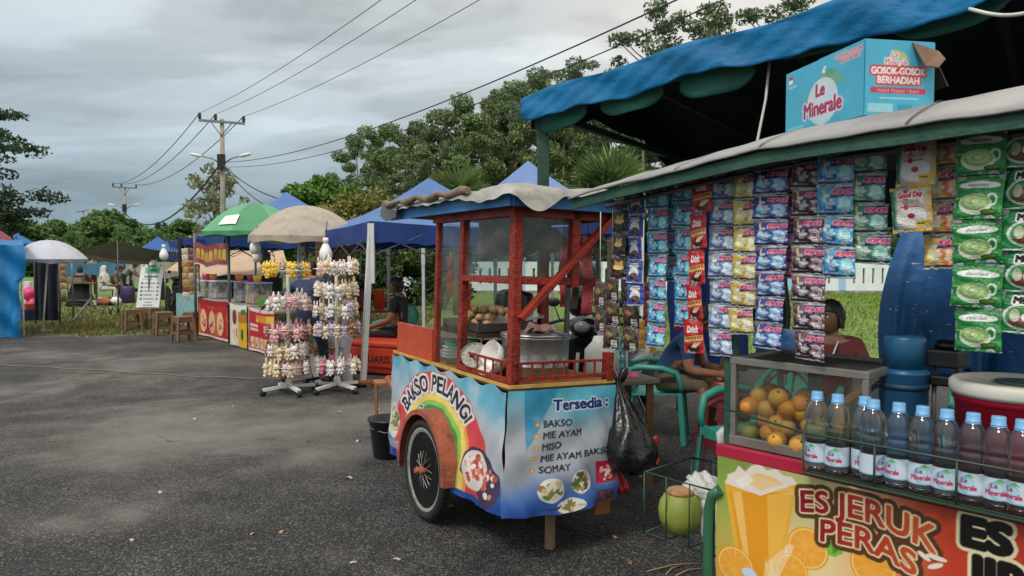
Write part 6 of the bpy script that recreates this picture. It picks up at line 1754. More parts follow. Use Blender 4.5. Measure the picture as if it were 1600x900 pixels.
PG_([(1200, 880), (1236, 850), (1244, 856), (1222, 900), (1205, 915)], (250, 236, 210), .5)
PG_([(1290, 852), (1302, 838), (1308, 850), (1320, 866), (1306, 872), (1296, 868)], (120, 190, 60)); PG_([(1300, 848), (1312, 862), (1304, 868)], (80, 150, 40))
E(1174, 896, 12, 8, (200, 226, 240))
x0, y0 = BP(1254, 800); x1, y1 = BP(1466, 812); wE = x1 - x0
hL = abs(BP(1270, 803)[1] - BP(1270, 769)[1])
def tsx(s_, w, h): v, _ = text_tris(s_); return w * .72 / (h * (v[:, 0].max() - v[:, 0].min()))
def curve1(vv):
    v = vv.copy(); t = v[:, 0] / wE
    return np.stack([x0 + v[:, 0] + .06 * v[:, 1] * (t - .4), y0 + .026 * np.sin(t * 3.0) - .022 * t ** 2 + v[:, 1] * (1 + .15 * t ** 2)], 1)
m1 = P.tmask('ES JERUK', 0, 0, hL, sx=tsx('ES JERUK', wE, hL), warp=curve1)
bx0, by0 = BP(1284, 846)
def curve2(vv):
    v = vv.copy(); t = v[:, 0] / wE
    return np.stack([bx0 + v[:, 0], by0 + .014 * np.sin(t * 4.4) - .045 * t ** 2 + v[:, 1]], 1)
m2 = P.tmask('PERAS', 0, 0, hL, sx=tsx('PERAS', abs(BP(1434, 850)[0] - bx0), hL), warp=curve2)
m1 = P.dil(m1, .003); m2 = P.dil(m2, .003)
mm = m1 | m2
P.put(P.dil(mm, .017), (92, 60, 40)); P.put(P.dil(mm, .005), (236, 214, 170))
tt = np.clip((X - x0) / wE, 0, 1)[..., None]
P.a = np.where(mm[..., None], (1 - tt) * np.array([134, 22, 40]) + tt * np.array([214, 96, 50]), P.a)
for (a, b, c, d) in ((1446, 870, 12, -.5), (1466, 873, 17, -.05), (1464, 886, 14, .5)): E(a, b, c, 4.0, (246, 236, 226), d)
bx, by = BP(1508, 850); _, t_ = BP(1508, 806)
m = P.tmask('ES', bx, by, abs(t_ - by), sx=1.2); m |= P.tmask('JIRUK', bx + .012, by - abs(t_ - by) * 1.42, abs(t_ - by) * 1.12, sx=1.0)
m = P.dil(m, .008); P.put(P.dil(m, .009), (244, 232, 190)); P.put(m, (24, 22, 22))
panel('juice_banner', P, lambda u, v: tuple((np.array(SO)[:, None] + np.array(SX)[:, None] * (-.004 + BW * u)[None] + np.array(SY)[:, None] * (-.016 - .004 * np.sin(u * 9) * (1 - v) - .003 * np.sin(v * 12 + u * 5))[None]) + np.stack([0 * u, 0 * u, ZT - .03 - BH * (1 - v)])), M('juice_banner_vinyl', attr=True, rough=.35, var=.05, scale=3, transl=.04), STALL)
# carton on the roof
CART_W = M('carton_print', attr=True, rough=.6, var=.1, scale=9)
BX = thing('carton', 'light blue open water carton standing on the stall roof', 'carton', (1.06, 2.256, 1.99))
cb = Vector((1.06, 2.256, 1.978)); cl = Vector((-.174, .985, 0)); cr = Vector((.985, .174, 0)); Lc, Wc, Hc = .437, .235, .225
CYAN = (74, 174, 204)
P = Paint(Lc, Hc, 150, 90, CYAN)            # left face: from the far end to the corner
P.put(sm(.4, .75, P.noise(14, 2)), (96, 188, 212), .5)
P.poly([(.12, .10), (.17, .145), (.20, .155), (.235, .195), (.265, .175), (.295, .172), (.34, .135), (.27, .10)], (112, 168, 140)); P.poly([(.22, .178), (.235, .198), (.25, .184), (.24, .172)], (226, 236, 232)); P.poly([(.235, .19), (.25, .14), (.30, .168)], (90, 146, 120), .7)
P.ell(.225, .085, .085, .075, (214, 224, 234), a=.85)
P.text('Le', .215, .105, .042, (160, 52, 84), bold=.003, outline=((.006, (226, 214, 226)),), align='c', sx=.95); P.text('Minerale', .225, .045, .05, (160, 52, 84), bold=.003, outline=((.006, (226, 214, 226)),), align='c', sx=.88)
P.rect(.02, .195, .045, .208, (200, 60, 60)); P.rect(.02, .182, .045, .195, (236, 236, 236)); P.rect(.02, .165, .075, .172, (140, 206, 220))
P.text('GOSOK-GOSOK', .36, .20, .013, (200, 50, 70), outline=((.003, (226, 190, 200)),), align='c'); P.text('BERHADIAH', .37, .183, .013, (200, 50, 70), outline=((.003, (226, 190, 200)),), align='c')
P.rect(.02, .012, .12, .03, (120, 196, 216))
panel('printed_side', P, lambda u, v: tuple(np.array(cb)[:, None] + np.array(cl)[:, None] * (Lc * (1 - u))[None] - np.array(cr)[:, None] * (.002 + .003 * np.sin(u * 3.1) * np.sin(v * 3.1))[None] + np.stack([0 * u, 0 * u, Hc * v])), CART_W, BX)
P = Paint(Wc, Hc, 100, 96, CYAN)
P.poly([(.07, .17), (.10, .20), (.13, .19), (.15, .17)], (180, 190, 130)); P.text('Le', .10, .175, .018, (190, 60, 80), outline=((.004, (236, 226, 226)),), align='c'); P.text('Minerale', .105, .152, .02, (190, 60, 80), outline=((.004, (236, 226, 226)),), align='c', sx=.8)
P.text('GOSOK-GOSOK', .112, .125, .021, (238, 226, 226), bold=.002, outline=((.006, (190, 70, 80)),), align='c', sx=.85); P.text('BERHADIAH', .112, .098, .021, (238, 226, 226), bold=.002, outline=((.006, (190, 70, 80)),), align='c', sx=.9)
P.rect(.02, .068, .205, .086, (186, 60, 78)); P.text('Hadiah Minimal 1 Botol', .112, .072, .010, (240, 220, 220), align='c', sx=1.05); P.rect(.05, .052, .18, .056, (150, 210, 226)); P.rect(.012, .012, .095, .038, (150, 206, 220)); P.rect(.11, .01, .16, .036, (60, 150, 180))
panel('printed_end', P, lambda u, v: tuple(np.array(cb)[:, None] + np.array(cr)[:, None] * (Wc * u)[None] - np.array(cl)[:, None] * (.002)+ np.stack([0 * u, 0 * u, Hc * v])), CART_W, BX)
KR = M('kraft_board', (120, 92, 76), .85, .2, 8); CYM = M('cyan_board', (74, 174, 204), .6, .12)
ca = math.atan2(cr.y, cr.x)
def cbox(x0, x1, y0, y1, z0, z1, m, name): mb = MB(); mb.box(cb + cr * ((x0 + x1) / 2) + cl * ((y0 + y1) / 2) + Vector((0, 0, (z0 + z1) / 2)), (x1 - x0, y1 - y0, z1 - z0), ca); return mb.build(name, m, BX)
cbox(0, Wc, 0, .004, 0, Hc, CYM, 'wall'); cbox(0, .004, .004, Lc, 0, Hc, CYM, 'wall'); cbox(Wc - .004, Wc, .06, Lc, 0, Hc, KR, 'wall'); cbox(.004, Wc - .004, Lc - .004, Lc, 0, Hc, KR, 'wall'); cbox(.004, Wc - .004, .004, Lc - .004, 0, .004, KR, 'bottom'); cbox(0, Wc, .0, .24, Hc, Hc + .003, CYM, 'flap')
mb = MB()
mb.add([cb + cr * .155 + cl * -.004 + Vector((0, 0, .222)), cb + cr * .245 + cl * -.004 + Vector((0, 0, .20)), cb + cr * .235 + cl * -.045 + Vector((0, 0, .165)), cb + cr * .20 + cl * -.06 + Vector((0, 0, .135)), cb + cr * .165 + cl * -.05 + Vector((0, 0, .14))], [(0, 1, 2, 3, 4)]); mb.build('torn_flap', KR, BX, solid=.004)
mb = MB(); mb.add([cb + cr * (Wc + .003) + cl * .02 + Vector((0, 0, .215)), cb + cr * (Wc + .075) + cl * .03 + Vector((0, 0, .105)), cb + cr * (Wc + .075) + cl * .2 + Vector((0, 0, .10)), cb + cr * (Wc + .003) + cl * .2 + Vector((0, 0, .21))], [(0, 1, 2, 3)]); mb.build('side_flap', M('dark_kraft', (70, 62, 58), .85, .2), BX, solid=.004)
# glass case with oranges
CASE = thing('glass_case', 'aluminium framed glass case full of oranges on the stall counter', 'display case', ST(.22, .18, ZT)[:])
cx0, cx1, cy0, cy1, cz0, cz1 = .018, .445, .02, .33, ZT + .006, ZT + .285
AF = M('aluminium_frame', (150, 146, 138), .4, .25, 8, metal=.55)
q = .018
for x in (cx0, cx1 - q):
    for y in (cy0, cy1 - q): sbox(x, x + q, y, y + q, cz0 + .03, cz1 - .022, AF, 'frame_post', .002, CASE)
for z0_, z1_, nm in ((cz0, cz0 + .03, 'frame_rail'), (cz1 - .022, cz1, 'frame_rail')):
    sbox(cx0 - .002, cx1 + .002, cy0 - .002, cy0 + q, z0_, z1_, AF, nm, .002, CASE); sbox(cx0 - .002, cx1 + .002, cy1 - q, cy1 + .002, z0_, z1_, AF, nm, .002, CASE)
    sbox(cx0 - .002, cx0 + q, cy0 + q, cy1 - q, z0_, z1_, AF, nm, .002, CASE); sbox(cx1 - q, cx1 + .002, cy0 + q, cy1 - q, z0_, z1_, AF, nm, .002, CASE)
CG = glass_mat('case_glass', (240, 244, 240), .8, .04)
for b in ((cx0 + q, cx1 - q, cy0 + .006, cy0 + .009), (cx0 + q, cx1 - q, cy1 - .009, cy1 - .006), (cx0 + .006, cx0 + .009, cy0 + q, cy1 - q), (cx1 - .009, cx1 - .006, cy0 + q, cy1 - q)): sbox(*b, cz0 + .03, cz1 - .022, CG, 'glass_pane', 0, CASE)
sbox(cx0, cx1, cy0, cy1, cz0 + .004, cz0 + .01, AF, 'floor', 0, CASE); sbox(cx0 + q, cx1 - q, cy0 + q, cy1 - q, cz1 - .016, cz1 - .010, M('dark_case_top', (60, 58, 56), .6, .3), 'top_panel', 0, CASE)
OM = [M('orange_peel', (224, 142, 44), .45, .25, 6, .25, 140), M('orange_peel_yellow', (216, 156, 56), .45, .25, 6, .25, 140), M('orange_peel_green', (150, 142, 56), .45, .35, 5, .25, 140)]
STEM = M('orange_stem', (70, 80, 40), .8)
rn = random.Random(12); OPR = {}
ON = ['bright orange citrus fruit heaped in the glass case', 'yellowish orange citrus fruit heaped in the glass case', 'greenish unripe citrus fruit heaped in the glass case']
layers = [(cz0 + .03, 5, 5), (cz0 + .075, 5, 4), (cz0 + .118, 4, 3), (cz0 + .155, 3, 2)]
for li, (z, nx_, ny_) in enumerate(layers):
    for i in range(nx_):
        for j in range(ny_):
            x = .035 + .028 + (i + .5 * (li % 2)) * .054 + rn.uniform(-.008, .008) + li * .004; y = .06 + (j + .5 * (li % 2)) * .052 + rn.uniform(-.008, .008)
            if x > .385 - li * .03 or y > .30: continue
            k = rn.choice((0, 0, 1, 1, 2)) if li < 3 else rn.choice((0, 1))
            if li == 0 and rn.random() < .5: k = 2
            if k not in OPR:
                mb = MB(); mb.ball((0, 0, .028), (.0295, .0295, .027), 0, 20, 14); mb.ball((.003, 0, .0545), (.004, .004, .003), 1, 6, 4); OPR[k] = o = mb.build('orange', [OM[k], STEM])
            else: o = OPR[k].copy(); COL.objects.link(o)
            o.location = ST(x, y, z - .018 + rn.uniform(-.004, .006)); o.rotation_euler = (rn.uniform(-1, 1), rn.uniform(-1, 1), rn.uniform(0, 6)); o.scale = [rn.uniform(.95, 1.12)] * 3
            tag(o, ON[k], 'orange', ['orange fruits in the case', 'yellowish fruits in the case', 'greenish fruits in the case'][k])
# wire rack and the water bottles
zb = SPT(1276, 731, -.055).z
RACK = thing('wire_rack', 'green wire shelf along the counter front that holds the water bottles', 'rack', ST(.5, -.06, zb)[:])
GW = M('green_wire', (36, 70, 54), .5, .3)
xr0 = SL(SPT(1256, 672, -.105))[0]; xr1 = 1.3
mb = MB()
zt_ = zb + .105
mb.tube([ST(.0, -.02, zt_ + .012), ST(xr0, -.105, zt_), ST(xr1, -.105, zt_)], .0035, 6); mb.tube([ST(xr0, -.105, zt_), ST(xr0, -.105, zb - .006), ST(xr1, -.105, zb - .006)], .0045, 6); mb.tube([ST(xr0, -.01, zb - .006), ST(xr1, -.01, zb - .006)], .0045, 6)
for x in np.arange(xr0, xr1, .19): mb.tube([ST(x, -.01, zb - .006), ST(x, -.105, zb - .006), ST(x, -.105, zt_)], .003, 6)
for y in (-.085, -.065, -.045, -.028): mb.tube([ST(xr0, y, zb - .005), ST(xr1, y, zb - .005)], .0022, 5)
mb.build('wire_frame', GW, RACK)
WAT = water_mat('bottle_water', (222, 236, 248), ior=1.18); WAT.node_tree.nodes['Principled BSDF'].inputs['Coat Weight'].default_value = 1.0; WAT.node_tree.nodes['Principled BSDF'].inputs['Transmission Weight'].default_value = .965; CAPM = M('blue_cap', (120, 180, 226), .4, .08)
P = Paint(1.0, .26, 150, 40, (206, 220, 232))
for k in range(2):
    cx = .22 + .5 * k
    P.ell(cx, .12, .09, .10, (120, 190, 222)); P.ell(cx + .02, .11, .07, .08, (180, 214, 230)); P.text('Le', cx - .02, .14, .055, (190, 40, 80), bold=.004, align='c'); P.text('Minerale', cx + .0, .06, .06, (190, 40, 80), bold=.004, align='c', sx=.8); P.poly([(cx - .02, .22), (cx + .04, .25), (cx + .10, .20)], (110, 180, 80))
P.rect(.42, .03, .5, .2, (190, 200, 212)); P.rect(0, 0, 1, .02, (160, 190, 214))
BOT = thing('water_bottle', 'x', 'water bottle', (0, 0, 0), 'water bottles on the wire rack')
mb = MB(); prof = [(.0, .004), (.012, .002), (.02, 0), (.028, .003), (.0305, .012), (.0306, .022), (.0306, .03), (.0306, .038), (.0306, .046), (.0305, .052), (.0306, .074), (.0295, .080), (.0312, .086), (.0295, .094), (.0312, .104), (.0315, .112), (.0298, .118), (.0270, .122), (.0298, .126), (.0315, .132), (.0318, .146), (.030, .160), (.026, .174), (.020, .184), (.0145, .190), (.0135, .196), (.0, .196)]
mb.lathe(prof, (0, 0, 0), 28); mb.build('bottle_body', WAT, BOT)
mb = MB(); mb.lathe([(.0155, .190), (.0165, .191), (.0165, .193), (.0150, .194), (.0150, .208), (.0140, .211), (.0, .211)], (0, 0, 0), 24); mb.lathe([(.0165, .186), (.0168, .1885), (.0155, .190)], (0, 0, 0), 24); mb.build('cap', CAPM, BOT)
panel('label', P, lambda u, v: (.0312 * np.sin(u * 6.283), -.0312 * np.cos(u * 6.283), .022 + .052 * v), M('bottle_label', attr=True, rough=.35, var=.03), BOT)
bpx = [1276, 1308, 1345, 1365, 1404, 1441, 1479, 1520, 1560, 1598, 1636, 1674]
for i, px in enumerate(bpx):
    o = BOT if i == 0 else copy_tree(BOT)
    x = SL(SPT(px, 690, -.055))[0]
    put(o, ST(x, -.055 + (.022 if i == 2 else -.004 if i == 3 else 0), zb), SA + [-.2, .1, .4, 1.2, -.3, .3, .1, -.1, .2, -.4, 0, .3][i] - 1.38, 1.02)
    o['label'] = ['bottle of water at the left end of the wire rack', 'bottle of water second from the left on the wire rack', 'bottle of water set back behind its neighbour, third on the rack', 'bottle of water overlapping the one set back, fourth on the rack', 'bottle of water in front of the blue flask, fifth on the rack', 'bottle of water right of the blue flask, sixth on the rack', 'bottle of water before the black press, seventh on the rack', 'bottle of water before the left of the red ice bucket, eighth on the rack', 'bottle of water before the middle of the red ice bucket', 'bottle of water cut by the right edge of the photo', 'bottle of water just beyond the right edge of the photo', 'bottle of water farthest right on the wire rack'][i]
# things standing on the counter: flasks, press, ice bucket
FL = M('blue_flask_paint', (30, 82, 120), .4, .25, 7, .1, 40)
def flask(label, px, py, off, r, h, tilt=0):
    p = SPT(px, py, off); c = Vector((p.x, p.y, ZT)); root = thing('flask', label, 'flask', c[:], 'blue drink flasks on the counter')
    mb = MB(); mb.lathe([(.0, 0), (r * 1.02, 0), (r * 1.04, .01), (r, .02), (r, h * .70), (r * 1.03, h * .71), (r * 1.03, h * .73), (r * .8, h * .76), (0, h * .76)], c, 28); mb.build('body', FL, root)
    mb = MB(); mb.lathe([(r * .86, h * .75), (r * .86, h * .98), (r * .8, h), (0, h)], c, 28); mb.build('cup', M('blue_cup_paint', (34, 92, 128), .4, .25, 7), root)
    mb = MB(); mb.tube([c + SX * -r + Vector((0, 0, h * .62)), c + SX * (-r - .05) + Vector((0, 0, h * .5)), c + SX * (-r - .06) - SY * .02 + Vector((0, 0, h * .35))], .008, 8); mb.lathe([(r * 1.04, h * .60), (r * 1.05, h * .62), (r * 1.04, h * .64)], c, 28); mb.build('handle', M('blue_band', (28, 66, 92), .5, .2), root)
flask('tall blue flask with a strap handle beside the glass case', 1412, 600, .20, .064, .375)
p = SPT(1478, 600, .26); c = Vector((p.x, p.y, ZT)); root = thing('cup_press', 'black hand press on two rods between the flask and the ice bucket', 'press', c[:])
mb = MB(); mb.box(c + Vector((0, 0, .015)), (.12, .14, .03), SA); mb.build('base', BLK, root, bevel=.004)
for s_ in (-.03, .03): mb = MB(); mb.tube([c + SX * s_ + Vector((0, 0, .03)), c + SX * s_ + Vector((0, 0, .30))], .007, 8); mb.build('rod', STEEL, root)
mb = MB(); mb.box(c + Vector((0, 0, .315)), (.085, .09, .05), SA); mb.box(c + Vector((0, 0, .25)), (.075, .06, .03), SA); mb.lathe([(.03, .34), (.035, .355), (.02, .365), (0, .365)], c, 14); mb.build('head', BLK, root, bevel=.006)
mb = MB(); mb.tube([c + SX * .05 + Vector((0, 0, .29)), c + SX * .085 + Vector((0, 0, .24)), c + SX * .08 - SY * .03 + Vector((0, 0, .12))], .009, 8); mb.build('lever', BLK, root)
p = SPT(1588, 640, .18); c = Vector((p.x, p.y, ZT)); root = thing('ice_bucket', 'crimson ice bucket with a white lid at the right edge', 'ice bucket', c[:])
mb = MB(); mb.lathe([(0, 0), (.112, 0), (.118, .01), (.140, .228), (.146, .232), (.146, .255), (.140, .258), (0, .255)], c, 40); mb.build('bucket_body', M('crimson_plastic', (172, 24, 52), .4, .15), root)
mb = MB(); mb.lathe([(.15, .245), (.153, .255), (.153, .274), (.146, .282), (.13, .283), (.124, .276), (0, .276)], c, 40); mb.build('lid', M('offwhite_lid', (206, 204, 192), .45, .15), root)
mb = MB(); mb.lathe([(0, .2775), (.06, .2775), (.06, .281), (0, .282)], c + SX * .01, 24); mb.build('lid_panel', M('smoky_plastic', (70, 96, 92), .3, .2), root)
# side basket with the coconut and white plastic
zk0, zk1 = .585, .80
BK = thing('wire_basket', 'green wire basket fixed to the left end of the juice stall', 'basket', ST(-.14, .15, zk0)[:])
mb = MB(); cs = [(-.30, -.005), (-.02, -.005), (-.02, .28), (-.30, .28)]
for z in (zk0, zk1):
    mb.tube([ST(x, y, z) for x, y in cs], .0045, 6, closed=True)
for x, y in cs: mb.tube([ST(x, y, zk0), ST(x, y, zk1)], .0035, 6)
for i in range(1, 3): mb.tube([ST(-.3 + i * .093, -.005, zk1), ST(-.3 + i * .093, -.005, zk0), ST(-.3 + i * .093, .28, zk0), ST(-.3 + i * .093, .28, zk1)], .0028, 5)
for i in range(1, 4): mb.tube([ST(-.3, i * .07, zk0), ST(-.02, i * .07, zk0)], .0025, 5)
mb.build('wire_frame', GW, BK)
p = SPT(1063, 808, .07); c = Vector((p.x, p.y, zk0 + .006)); root = thing('coconut', 'green coconut with a cut top in the side basket', 'coconut', c[:])
mb = MB(); mb.lathe([(0, 0), (.03, .003), (.058, .022), (.073, .055), (.076, .085), (.070, .115), (.055, .138), (.045, .146), (.0, .146)], c, 28); mb.build('husk', M('coconut_green', (140, 150, 62), .5, .35, 6, .1, 20), root)
mb = MB(); mb.lathe([(.05, .143), (.044, .156), (.03, .161), (0, .163)], c, 20); mb.build('cut_top', M('coconut_fibre', (176, 132, 92), .85, .3, 15, .4, 60), root)
WP = M('white_bag_plastic', (222, 222, 218), .35, .12, 8, .4, 26, transl=.25)
def crumple(name, label, c, r, seed, amp=.22, m=WP, flat=1.0):
    rr = random.Random(seed); mb = MB(); ph = [rr.uniform(0, 6.28) for _ in range(8)]; n, k = 36, 24; vs = []
    for j in range(k + 1):
        f = math.pi * j / k
        for i in range(n):
            a = 2 * math.pi * i / n
            d = Vector((math.sin(f) * math.cos(a), math.sin(f) * math.sin(a), -math.cos(f)))
            q = 1 + amp * (abs(math.sin(d.x * 6 + ph[0] + d.z * 3)) - .5) + amp * .7 * (abs(math.sin(d.y * 9 + ph[1] - d.z * 7)) - .5) + amp * .4 * (abs(math.sin(d.z * 14 + ph[2] + d.x * 11)) - .5)
            vs.append(Vector(c) + Vector((d.x * r[0], d.y * r[1], d.z * r[2])) * q)
    mb.add(vs, [(j * n + i, j * n + (i + 1) % n, (j + 1) * n + (i + 1) % n, (j + 1) * n + i) for j in range(k) for i in range(n)], 0, True)
    return tag(mb.build(name, m), label, 'plastic bag')
crumple('plastic_bag', 'crumpled white plastic lying on top of the coconut', SPT(1072, 771, .12), (.055, .05, .022), 3)
crumple('plastic_bag', 'white plastic bag bunched in the basket right of the coconut', SPT(1098, 762, .15), (.06, .06, .05), 5)
crumple('plastic_bag', 'white plastic bag hanging low between the coconut and the stall', SPT(1112, 812, .12), (.035, .05, .105), 7)
a = ST(-.055, .10, 0)
mb = MB(); mb.sheet(lambda u, v: a + SX * (.07 * (u - .3)) + SY * (.14 * u + .015 * math.sin(v * 9 + u * 4)) + Vector((0, 0, .96 - .62 * v + .02 * math.sin(u * 9))), 10, 20); tag(mb.build('sack', M('white_sack', (206, 206, 202), .7, .15, 6, .3, 20, transl=.1), None, solid=.02), 'long white sack hung on the left end of the juice stall', 'sack')
# ------------------------------------------------------------------ sachet strips hanging from the stall roof
def sachet_base(bg, border=(196, 200, 206)):
    P = Paint(1.0, 1.0, 46, 42, bg); n = P.noise(5, 3)
    P.put(sm(.5, .8, n), np.clip(np.array(bg) * 1.25 + 12, 0, 245), .5)
    return P
def seal(P, c=(222, 226, 230), h=.055):
    P.rect(0, 1 - h, 1, 1, c); P.rect(0, 0, 1, h, c)
    for k in range(20): P.rect(k * .05, 1 - h, k * .05 + .018, 1, np.array(c) * .8); P.rect(k * .05, 0, k * .05 + .018, h, np.array(c) * .8)
def ice(bg, drink, fruit, logo=(206, 50, 86)):
    P = sachet_base(bg)
    P.rect(0, .04, 1, .14, np.array(bg) * .45); 
    P.ell(.70, .42, .26, .30, drink, .2); P.ell(.76, .46, .15, .17, np.clip(np.array(drink) * 1.3 + 45, 0, 245), .3); P.ell(.66, .34, .10, .07, np.clip(np.array(drink) * 1.4 + 60, 0, 250), .6)
    P.ell(.28, .36, .21, .24, fruit); P.ell(.22, .44, .10, .11, np.clip(np.array(fruit) * 1.4 + 30, 0, 250)); P.ell(.40, .30, .13, .14, np.array(fruit) * .8)
    P.poly([(.16, .92), (.22, .92), (.28, .5), (.22, .5)], (214, 190, 120)); P.ell(.3, .68, .14, .07, (236, 240, 244), a=.75, soft=.5)
    P.poly([(.36, .62), (.40, .76), (.52, .88), (.72, .94), (.98, .92), (.98, .64), (.7, .66), (.5, .62)], (34, 40, 106)); P.text('POP ICE', .69, .71, .14, logo, bold=.012, outline=((.022, (226, 190, 206)),), align='c', sx=.74, shear=.12)
    P.rect(.05, .16, .5, .19, (230, 230, 236), .6)
    P.put((P.noise(9, 21) > .60) & (P.Y < .62) & (P.Y > .15), (232, 236, 242), .7)
    for q in (.10, .17): d = np.abs(np.sqrt((P.X - .74) ** 2 + (P.Y - .4) ** 2) - q); P.put((d < .018) & (P.X > .66), (240, 242, 246), .8)
    seal(P); return P
def design(k):
    if k == 'cyan': return ice((52, 150, 190), (60, 160, 210), (40, 120, 190))
    if k == 'skyblue': return ice((70, 160, 204), (90, 180, 220), (50, 120, 200))
    if k == 'pale': return ice((138, 162, 194), (120, 146, 196), (104, 128, 186))
    if k == 'yellow': return ice((206, 178, 84), (220, 196, 110), (224, 200, 90))
    if k == 'navy': return ice((40, 54, 130), (84, 120, 186), (90, 140, 200))
    if k == 'pink': return ice((206, 62, 128), (220, 110, 160), (150, 30, 70))
    if k == 'choc': return ice((108, 72, 84), (70, 44, 52), (52, 34, 44))
    if k == 'green': return ice((60, 128, 108), (90, 150, 130), (120, 180, 130))
    if k == 'peach': return ice((222, 176, 96), (216, 110, 70), (230, 190, 90))
    P = Paint(1.0, 1.0, 84, 96, (200, 200, 200))
    if k == 'matcha':
        P.a[:] = (34, 132, 62); P.put(sm(.4, .8, P.noise(4, 8)), (60, 160, 80), .6)
        P.rect(0, .90, 1, 1, (24, 116, 50)); P.rect(0, 0, 1, .08, (24, 116, 50)); P.rect(0, .885, 1, .895, (120, 180, 120))
        for cc in ((.3, .76, .2, .07), (.5, .78, .3, .085), (.72, .76, .2, .07)): P.ell(*cc, (236, 238, 234))
        P.text('chocolatos', .5, .735, .08, (40, 36, 40), bold=.004, align='c', sx=.86)
        P.ell(.80, .44, .10, .14, (216, 226, 206)); P.ell(.80, .44, .06, .09, (34, 132, 62)); P.ell(.46, .34, .34, .23, (226, 232, 216)); P.ell(.46, .38, .30, .18, (150, 190, 110)); P.ell(.46, .39, .22, .13, (186, 212, 150)); P.ell(.47, .39, .13, .08, (150, 192, 112)); P.ell(.47, .395, .07, .045, (200, 222, 170))
        P.ell(.74, .16, .17, .06, (50, 70, 36)); P.ell(.74, .17, .13, .04, (110, 140, 50)); P.rect(.03, .46, .25, .49, (150, 190, 90))
    elif k == 'malt':
        P.a[:] = (24, 120, 60); P.put(sm(.45, .8, P.noise(4, 9)), (40, 150, 80), .6)
        P.ell(.6, .42, .42, .32, (214, 224, 216)); P.ell(.6, .42, .36, .27, (60, 140, 70)); P.poly([(.3, .3), (.5, .5), (.8, .4), (.75, .2), (.4, .18)], (120, 70, 50)); P.ell(.7, .42, .16, .12, (236, 238, 232)); P.ell(.42, .45, .10, .16, (190, 200, 170)); P.ell(.8, .3, .1, .07, (160, 90, 60))
        P.text('MILO', .62, .74, .16, (34, 26, 30), bold=.02, outline=((.035, (240, 242, 238)),), align='c', sx=1.0, shear=.1)
        P.rect(0, .93, 1, 1, (18, 100, 50)); P.rect(0, 0, 1, .06, (226, 232, 226)); P.rect(0, 0, 1, .03, (30, 130, 70))
    elif k == 'capp':
        P.a[:] = (196, 190, 182); P.put(sm(.2, .05, P.X), (36, 110, 70)); P.put(sm(.8, .98, P.X), (206, 166, 100)); P.ell(.5, .34, .36, .24, (224, 222, 218)); P.ell(.5, .36, .09, .06, (160, 60, 60)); P.rect(.34, .5, .44, .95, (190, 30, 50)); P.rect(.25, .54, .7, .57, (190, 30, 50))
        P.text('Good Day', .5, .76, .12, (190, 28, 56), bold=.012, outline=((.022, (240, 236, 232)),), align='c', sx=.82); P.text('Cappuccino', .52, .63, .085, (60, 56, 56), outline=((.012, (220, 218, 214)),), align='c', sx=.82, shear=.3)
        P.rect(.58, .12, .9, .24, (222, 186, 60)); P.rect(.62, .17, .8, .2, (70, 60, 40)); P.rect(0, .93, 1, 1, (206, 160, 66)); P.rect(0, 0, 1, .08, (216, 176, 84))
    elif k == 'drink':
        P.a[:] = (190, 28, 38); P.put(sm(.5, .85, P.noise(4, 10)), (216, 60, 60), .5); P.poly([(.02, .48), (.98, .56), (.98, .40), (.02, .33)], (220, 180, 100)); P.text('Drink', .48, .62, .18, (240, 234, 230), bold=.02, align='c', shear=.15, sx=.95)
        for i in range(7): P.rect(.08 + i * .125, .40 + i * .01, .16 + i * .125, .47 + i * .01, (150, 40, 30))
        P.ell(.5, .18, .3, .12, (70, 30, 24)); P.ell(.5, .22, .2, .06, (110, 60, 40))
        for i in range(4): P.poly([(.4 + i * .05, .2), (.56 + i * .1, .36), (.58 + i * .1, .33), (.46 + i * .05, .18)], (236, 214, 190))
        P.rect(0, .93, 1, 1, (160, 20, 30)); P.rect(0, 0, 1, .05, (160, 20, 30))
    elif k == 'blackcoffee':
        P.a[:] = (44, 30, 28); P.poly([(.2, .5), (.3, .82), (.5, .7), (.7, .82), (.8, .5)], (214, 160, 60)); P.ell(.5, .5, .3, .1, (226, 200, 130)); P.ell(.5, .28, .2, .09, (110, 70, 44)); P.ell(.5, .3, .14, .05, (60, 34, 26)); P.rect(0, .93, 1, 1, (80, 60, 54)); P.rect(0, 0, 1, .06, (70, 52, 48))
    elif k == 'bluechoc':
        P.a[:] = (44, 78, 168); P.ell(.5, .42, .3, .3, (226, 226, 226)); P.ell(.5, .3, .28, .16, (96, 70, 60)); P.ell(.4, .24, .1, .08, (60, 40, 34)); P.rect(.2, .70, .8, .80, (216, 206, 170)); P.rect(.25, .83, .75, .88, (190, 200, 226)); P.rect(0, .93, 1, 1, (30, 56, 130)); P.rect(0, 0, 1, .06, (190, 196, 210))
    elif k == 'darkcoffee':
        P.a[:] = (58, 34, 30); P.rect(.55, .1, .9, .4, (206, 200, 190)); P.rect(.1, .55, .9, .85, (84, 50, 38)); P.ell(.4, .6, .2, .14, (150, 110, 70)); P.rect(.6, .6, .85, .75, (70, 110, 60)); P.rect(0, .94, 1, 1, (90, 70, 62)); P.rect(.6, .16, .85, .2, (60, 60, 60)); P.rect(.6, .26, .8, .3, (60, 60, 60))
    return P
SACM = M('sachet_foil', attr=True, rough=.24, var=.06, scale=14, bump=.35, bscale=16, spec=.55)
SBACK = M('sachet_back', (150, 152, 156), .4, .1, metal=.4)
SMESH = {}
